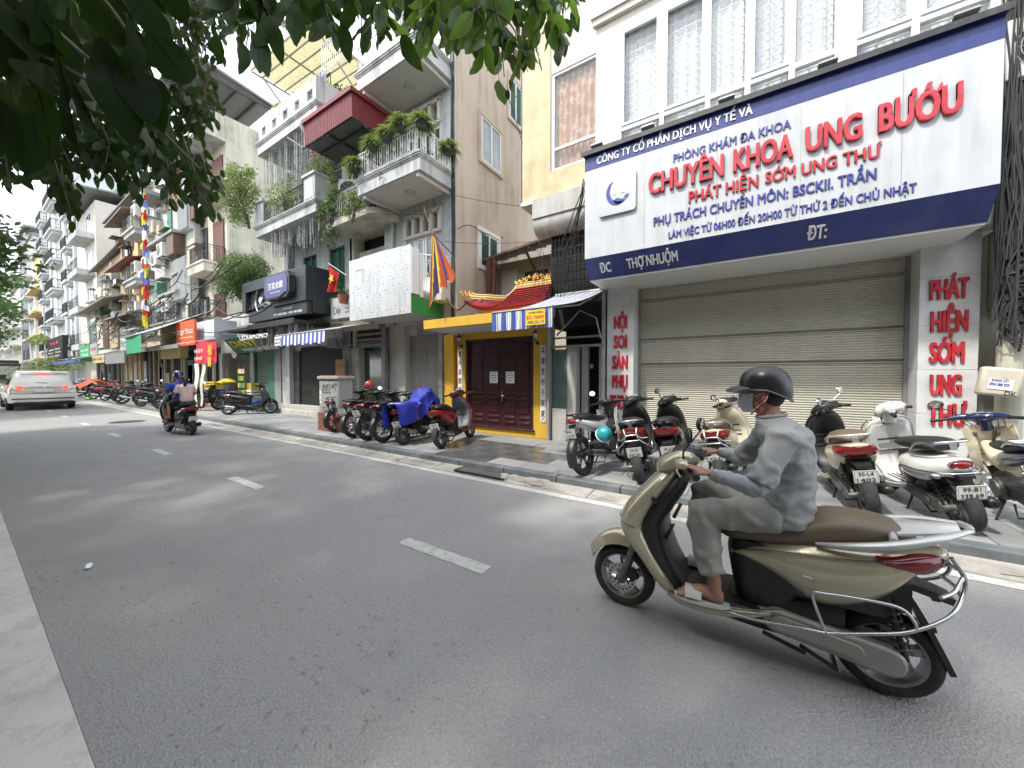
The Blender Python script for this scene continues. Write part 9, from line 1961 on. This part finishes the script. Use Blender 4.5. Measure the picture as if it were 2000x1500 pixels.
# the row of houses on the camera's side of the street
NH = Bld('near_side_houses', 'row of houses on the camera side of the street with flat roofs', 'building', -4, -4.7)
for x0, x1, h, mt_ in ((-19,-13.2,7.6,'cream_wall'),(-13.2,-7.4,8.4,'white_wall'),(-7.4,-1.6,8.0,'ochre_far'),(-1.6,4.6,8.6,'cream_light'),(4.6,12,7.8,'pale_conc'),(12,24,8.2,'cream_wall')):
 q = MB(); q.box(x0,x1-.02,-14,-4.7,.02,h); q.box(x0-.05,x1,-4.85,-4.69,h-.02,h+.25); NH.p(q, 'wall', mt_)
 for k in range(1):
  q = MB(); q.box(x0+.8,x1-.8,-4.69,-3.9,3.3+k*3.3,3.5+k*3.3); NH.p(q, 'balcony', mt_)
  q = MB(); q.box(x0+1.4,x1-1.4,-4.69,-4.66,3.6+k*3.3,5.7+k*3.3); NH.p(q, 'window', 'glass')
 q = MB(); q.box(x0+.5,x1-.5,-4.69,-4.65,.1,2.7); NH.p(q, 'shopfront', 'frame_dark')
# trees further down the near side
def street_tree(loc, h, rad, seed, lb, mt='leaf_far', ncl=110, nl=70, size=.2, cr=.22):
 t = thing('street_tree', lb, 'tree', loc, 0, 'trees lining the near side of the street'); q = random.Random(seed); m_ = MB(); c = Vector((0,0,h))
 m_.ctube([(0,0,-.1),(.1,.1,h*.35),(-.1,.1,h*.65),(0,0,h*.9)], [.26,.2,.15,.08], 10)
 for k in range(9):
  e = Vector((q.uniform(-.7,.7)*rad[0], q.uniform(-.7,.7)*rad[1], q.uniform(-.5,.7)*rad[2]))+c; m_.ctube([(0,0,h*.45), Vector((0,0,h*.6)).lerp(e,.4), e], [.11,.07,.02], 7)
 m_.build('trunk', 'bark', t, smooth=60); m_ = MB(); clumps(m_, c, rad, ncl, nl, size, q, cr=cr); m_.build('crown', mt, t, fix=False); return t
street_tree((-14.6,-2.3,0), 4.3, (3.2,3.2,1.1), 1, 'nearest street tree with dark glossy crown at the left edge of the view', 'leaf_mid', 260, 80, .19)
street_tree((-27,-2.7,0), 5.0, (4.6,4.6,2.3), 2, 'second street tree down the near side of the street', 'leaf_far', 220, 80, .24)
street_tree((-38,-2.6,0), 5.4, (5.2,5.0,2.9), 3, 'third street tree, paler green, down the near side', 'leaf_far', 220, 70, .28)
street_tree((-52,-2.7,0), 5.6, (5.5,5.6,3.2), 4, 'fourth street tree merging into the green at the left edge', 'leaf_far', 130, 60, .3)
street_tree((-72,-2.4,0), 6.2, (7,5.2,3.6), 5, 'fifth street tree far down the street above the car', 'leaf_far', 130, 60, .4)
street_tree((-98,-1.4,0), 7, (9,5.6,4.2), 6, 'sixth street tree closing the view at the far end', 'leaf_far', 130, 60, .5)

# ================================================================ UTILITY CABINET ON BRICKS
uc = thing('utility_cabinet', 'grey graffitied electrical cabinet standing on a red brick base', 'cabinet', (-8.95, 5.42, PZ), R(3))
m_ = MB(); m_.box(-.42,.42,-.22,.22,0,.50); m_.build('mortar', 'mortar', uc)
bm_ = [MB().box(-.098,.098,-.012,.012,-.028,.028).mesh('brick', 'brick'), MB().box(-.048,.048,-.012,.012,-.028,.028).mesh('brick', 'brick')]
r0 = random.Random(2)
for row in range(7):
 z_ = .036+row*.069
 x_ = -.425+(.0 if row % 2 else .0); first = .1 if row % 2 else .2
 while x_ < .42: w_ = min(first, .425-x_); first = .2; inst(bm_[0], 'brick', uc, (x_+w_/2, -.224+r0.uniform(-.004,.002), z_), (0,r0.uniform(-.02,.02),0), (w_/.2, 1, 1)); x_ += w_+.004 if w_ > .02 else .1
 for sx in (-1, 1):
  y_ = -.21; first = .2 if row % 2 else .1
  while y_ < .21: w_ = min(first, .215-y_); first = .2; inst(bm_[0], 'brick', uc, (sx*.424, y_+w_/2, z_), (0,0,R(90)), (w_/.2, 1, 1)); y_ += w_+.004 if w_ > .02 else .1
m_ = MB(); m_.box(-.40,.40,-.20,.20,.50,1.32); cbx = m_.build('casing', 'cabinet_grey', uc, bevel=.012); m_ = MB(); m_.box(-.44,.44,-.24,.24,1.325,1.40); m_.build('lid', 'cabinet_grey', uc, bevel=.015); m_ = MB(); m_.box(-.40,.42,-.20,.2,1.402,1.425); m_.build('red_top', 'red_print', uc, bevel=.01)
m_ = MB(); m_.box(-.30,.36,-.212,-.203,.60,1.27); dr_ = m_.build('door', 'cabinet_grey', uc, bevel=.006)
letters('BACK', -.22, .26, 1.10, .10, -.213, 'ink_black', dr_, .001, -.015); letters('0942.483799', -.24, .10, .96, .055, -.213, 'letter_blue', dr_, .001, .02); letters('0979367611', -.12, .28, .69, .055, -.213, 'letter_blue', dr_, .001, .02); letters('KHOAN CẮT BÊ TÔNG', -.22, .08, 1.04, .03, -.213, 'letter_blue', dr_, .001, .01); letters('THÔNG TẮC', -.10, .2, .77, .03, -.213, 'letter_blue', dr_, .001, .01)
m_ = MB(); m_.ctube([(-.26,-.214,1.0),(-.2,-.214,1.2),(-.1,-.214,1.08),(.0,-.214,1.22),(.12,-.214,1.1),(.3,-.214,1.2),(.27,-.214,1.02)], .006, 4); m_.build('graffiti', 'ink_black', dr_)
for (a, b_, c_, d) in ((-.385,-.32,.92,1.04),(-.39,-.33,.80,.90),(-.38,-.32,.70,.77),(.24,.36,1.18,1.24)): m_ = MB(); m_.box(a,b_,-.2165,-.2155 if a > 0 else -.2005,c_,d) if a > 0 else m_.box(a,b_,-.2035,-.2005,c_,d); m_.build('paper_sticker', 'paper_white' if a < 0 else 'awning_blue', uc)
m_ = MB(); m_.box(-.405,-.402,-.15,.12,.9,1.2); m_.build('paper_sticker', 'paper_white', uc)

# ================================================================ STREET CLUTTER
def bag(loc, s_, mt, lb, seed):
 t = thing('rubbish_bag', lb, 'rubbish', loc); m_ = MB()
 def f(u, v):
  a = u*2*math.pi; ph = -math.pi/2+v*math.pi; n = 1+.35*mnoise.noise(Vector((math.cos(a)*1.5+seed, math.sin(a)*1.5, v*3)))+.15*mnoise.noise(Vector((math.cos(a)*5+seed, math.sin(a)*5, v*7))); return (s_*1.3*math.cos(ph)*math.cos(a)*n, s_*math.cos(ph)*math.sin(a)*n, s_*.42+s_*.42*math.sin(ph)*n)
 m_.grid(f, 22, 12); m_.build('bag_body', mt, t, smooth=60); m_ = MB(); m_.tube([(0,0,s_*.8),(.02,.0,s_*1.0),(.06,.02,s_*1.15)], [s_*.12,s_*.05,s_*.16], 6); m_.build('knot', mt, t, smooth=60); return t
bag((*gnd(180, 782)[:2], .01), .28, 'bag_green', 'lime green plastic rubbish bag on the gutter beyond the moped', 1); bag((*gnd(199, 782)[:2], .01), .28, 'paper_white', 'white plastic rubbish bag beside the lime green one', 5); bag((*gnd(282, 799)[:2], .01), .14, 'paper_white', 'crumpled white plastic on the gutter behind the moped', 9)
pp_ = gnd(173, 1109); t = thing('paper_scrap', 'small white scrap of paper lying on the road at the left', 'litter', (pp_[0], pp_[1], .006)); MB().sheet(lambda u, v: ((u-.5)*.09, (v-.5)*.04+.01*math.sin(u*5), .006+.010*abs(math.sin(u*5+v*2))), 8, 4, .001).build('paper', 'paper_white', t)
lm = MB(); r0 = random.Random(8)
for k in range(70):
 x_, y_ = (r0.uniform(-16,3.5), r0.uniform(4.36,4.6)) if k < 66 else (r0.uniform(-12,3), r0.uniform(.5,7)); a = r0.uniform(0,3.14); s_ = r0.uniform(.012,.035); z_ = .010 if y_ < 4.62 else .128
 lm.add([(x_,y_,z_),(x_+s_*math.cos(a),y_+s_*math.sin(a),z_+.004),(x_+s_*1.6*math.cos(a+.5),y_+s_*1.6*math.sin(a+.5),z_+.002),(x_+s_*math.cos(a+1),y_+s_*math.sin(a+1),z_+.005)], [(0,1,2,3)])
tag(lm.build('fallen_leaves', 'leaf_dry', fix=False), 'scattered fallen leaves and crumbs', None, None, 'stuff')
# goods outside the shops
def crate(loc, rz, mt, lb, w=.4, d=.3, h=.25):
 t = thing('crate', lb, 'crate', loc, rz); m_ = MB(); m_.box(-w/2,w/2,-d/2,d/2,0,.02)
 for z_ in (0,.08,.16,.24): m_.box(-w/2,w/2,-d/2,-d/2+.015,z_*h/.25,(z_+.05)*h/.25); m_.box(-w/2,w/2,d/2-.015,d/2,z_*h/.25,(z_+.05)*h/.25); m_.box(-w/2,-w/2+.015,-d/2+.015,d/2-.015,z_*h/.25,(z_+.05)*h/.25); m_.box(w/2-.015,w/2,-d/2+.015,d/2-.015,z_*h/.25,(z_+.05)*h/.25)
 for sx in (-1,1):
  for sy in (-1,1): m_.box(sx*(w/2-.02)-.012,sx*(w/2-.02)+.012,sy*(d/2-.02)-.012,sy*(d/2-.02)+.012,0,h*1.15)
 m_.build('crate_body', mt, t); return t
g0 = gnd(400, 795, .12)
def stool(loc, rz, mt, lb):
 t = thing('stool', lb, 'stool', loc, rz); MB().box(-.18,.18,-.18,.18,.42,.45).box(-.19,.19,-.19,.19,.39,.419).build('seat', mt, t, bevel=.01)
 for sx in (-1,1):
  for sy in (-1,1): m_ = MB(); m_.tube([(sx*.15,sy*.15,.40),(sx*.19,sy*.19,0)], .018, 6); m_.build('leg', mt, t)
stool((-16.6,6.6,PZ), .2, 'plastic_blue', 'blue plastic stool behind the matt black scooter'); stool((-16.1,6.4,PZ), .7, 'plastic_blue', 'second blue plastic stool nearer the black scooter seat')
crate((-19.6,6.3,PZ), .2, 'carton', 'cardboard box at the foot of the striped stall', .6,.5,.45); crate((-19.6,6.3,PZ+.5), .1, 'plastic_blue', 'blue crate stacked on the cardboard box', .6,.45,.25); crate((-19.7,6.3,PZ+.8), .3, 'yellow_print', 'yellow crate on top of the blue one', .55,.45,.3)
crate((-17.6,6.9,PZ), .0, 'bag_green', 'green crate by the dark shop entrance', .5,.4,.3); crate((-17.6,6.95,PZ+.35), .1, 'paper_white', 'white carton stacked on the green crate', .5,.4,.4); crate((-17.55,6.95,PZ+.8), .05, 'yellow_print', 'small yellow carton on top of the white one', .4,.35,.25)
for (x_, y_, lb) in ((-19.2,6.6,'yellow parasol shading the fruit stall'),):
 t = thing('parasol', lb, 'parasol', (x_, y_, PZ)); m_ = MB(); m_.lathe([(.0,1.30),(.14,1.27),(.34,1.15),(.345,1.11)], (0,0,0), (0,0,1), 14); m_.build('canopy', 'yellow_print', t, fix=False, smooth=30); MB().tube([(0,0,0),(0,0,1.65)], .02, 6).build('pole', 'grey_metal', t)
t = thing('paper_lantern', 'round pink fan hanging in front of the fruit stall', 'fan', (-18.4, 6.6, 2.55)); m_ = MB(); m_.lathe([(0,-.02),(.28,-.01),(.28,.01),(0,.02)], (0,0,0), (0,-1,0), 20); m_.build('disc', 'shirt_pink', t); MB().tube([(0,0,.28),(0,0,.8)], .01, 4).build('cord', 'cable', t)
t = thing('goods_rack', 'rack of small colourful packets hanging at the shop entrance', 'rack', (-18.0, 6.7, PZ)); m_ = MB(); m_.tube([(-.3,0,0),(-.3,0,1.9),(.3,0,1.9),(.3,0,0)], .015, 5); m_.build('frame', 'grey_metal', t)
r0 = random.Random(31)
for k in range(16): m_ = MB(); x_ = -.24+(k % 4)*.16; z_ = 1.7-(k//4)*.3; m_.box(x_-.06,x_+.06,-.03,.02,z_-.2,z_); m_.build('packet', r0.choice(['yellow_print','green_print','red_print','paper_white','carton','bag_green']), t)
# figure-sized dark bundle near the cafe
t = thing('menu_stand', 'wooden menu stand beside the jewellery shop steps', 'sign', (-11.2, 6.95, PZ), R(4)); m_ = MB(); m_.box(-.24,.24,-.02,.02,.2,1.95); o = m_.build('board', 'carton', t, bevel=.008)
for i, tx in enumerate(('Festival', 'Cocktail Bar', 'Mon - Sun', 'Happy hour 8')): letters(tx, -.2+.02*i, .2-.02*i, 1.7-.2*i-(.1 if i else 0), .06, -.021, 'ink_grey', o, .001, .01)
m_ = MB(); m_.tube([(-.25,.02,1.2),(-.25,.3,0)], .015, 5); m_.tube([(.25,.02,1.2),(.25,.3,0)], .015, 5); m_.tube([(-.25,0,.2),(-.25,0,0)], .015, 5); m_.tube([(.25,0,.2),(.25,0,0)], .015, 5); m_.build('leg', 'wood_brown', t)
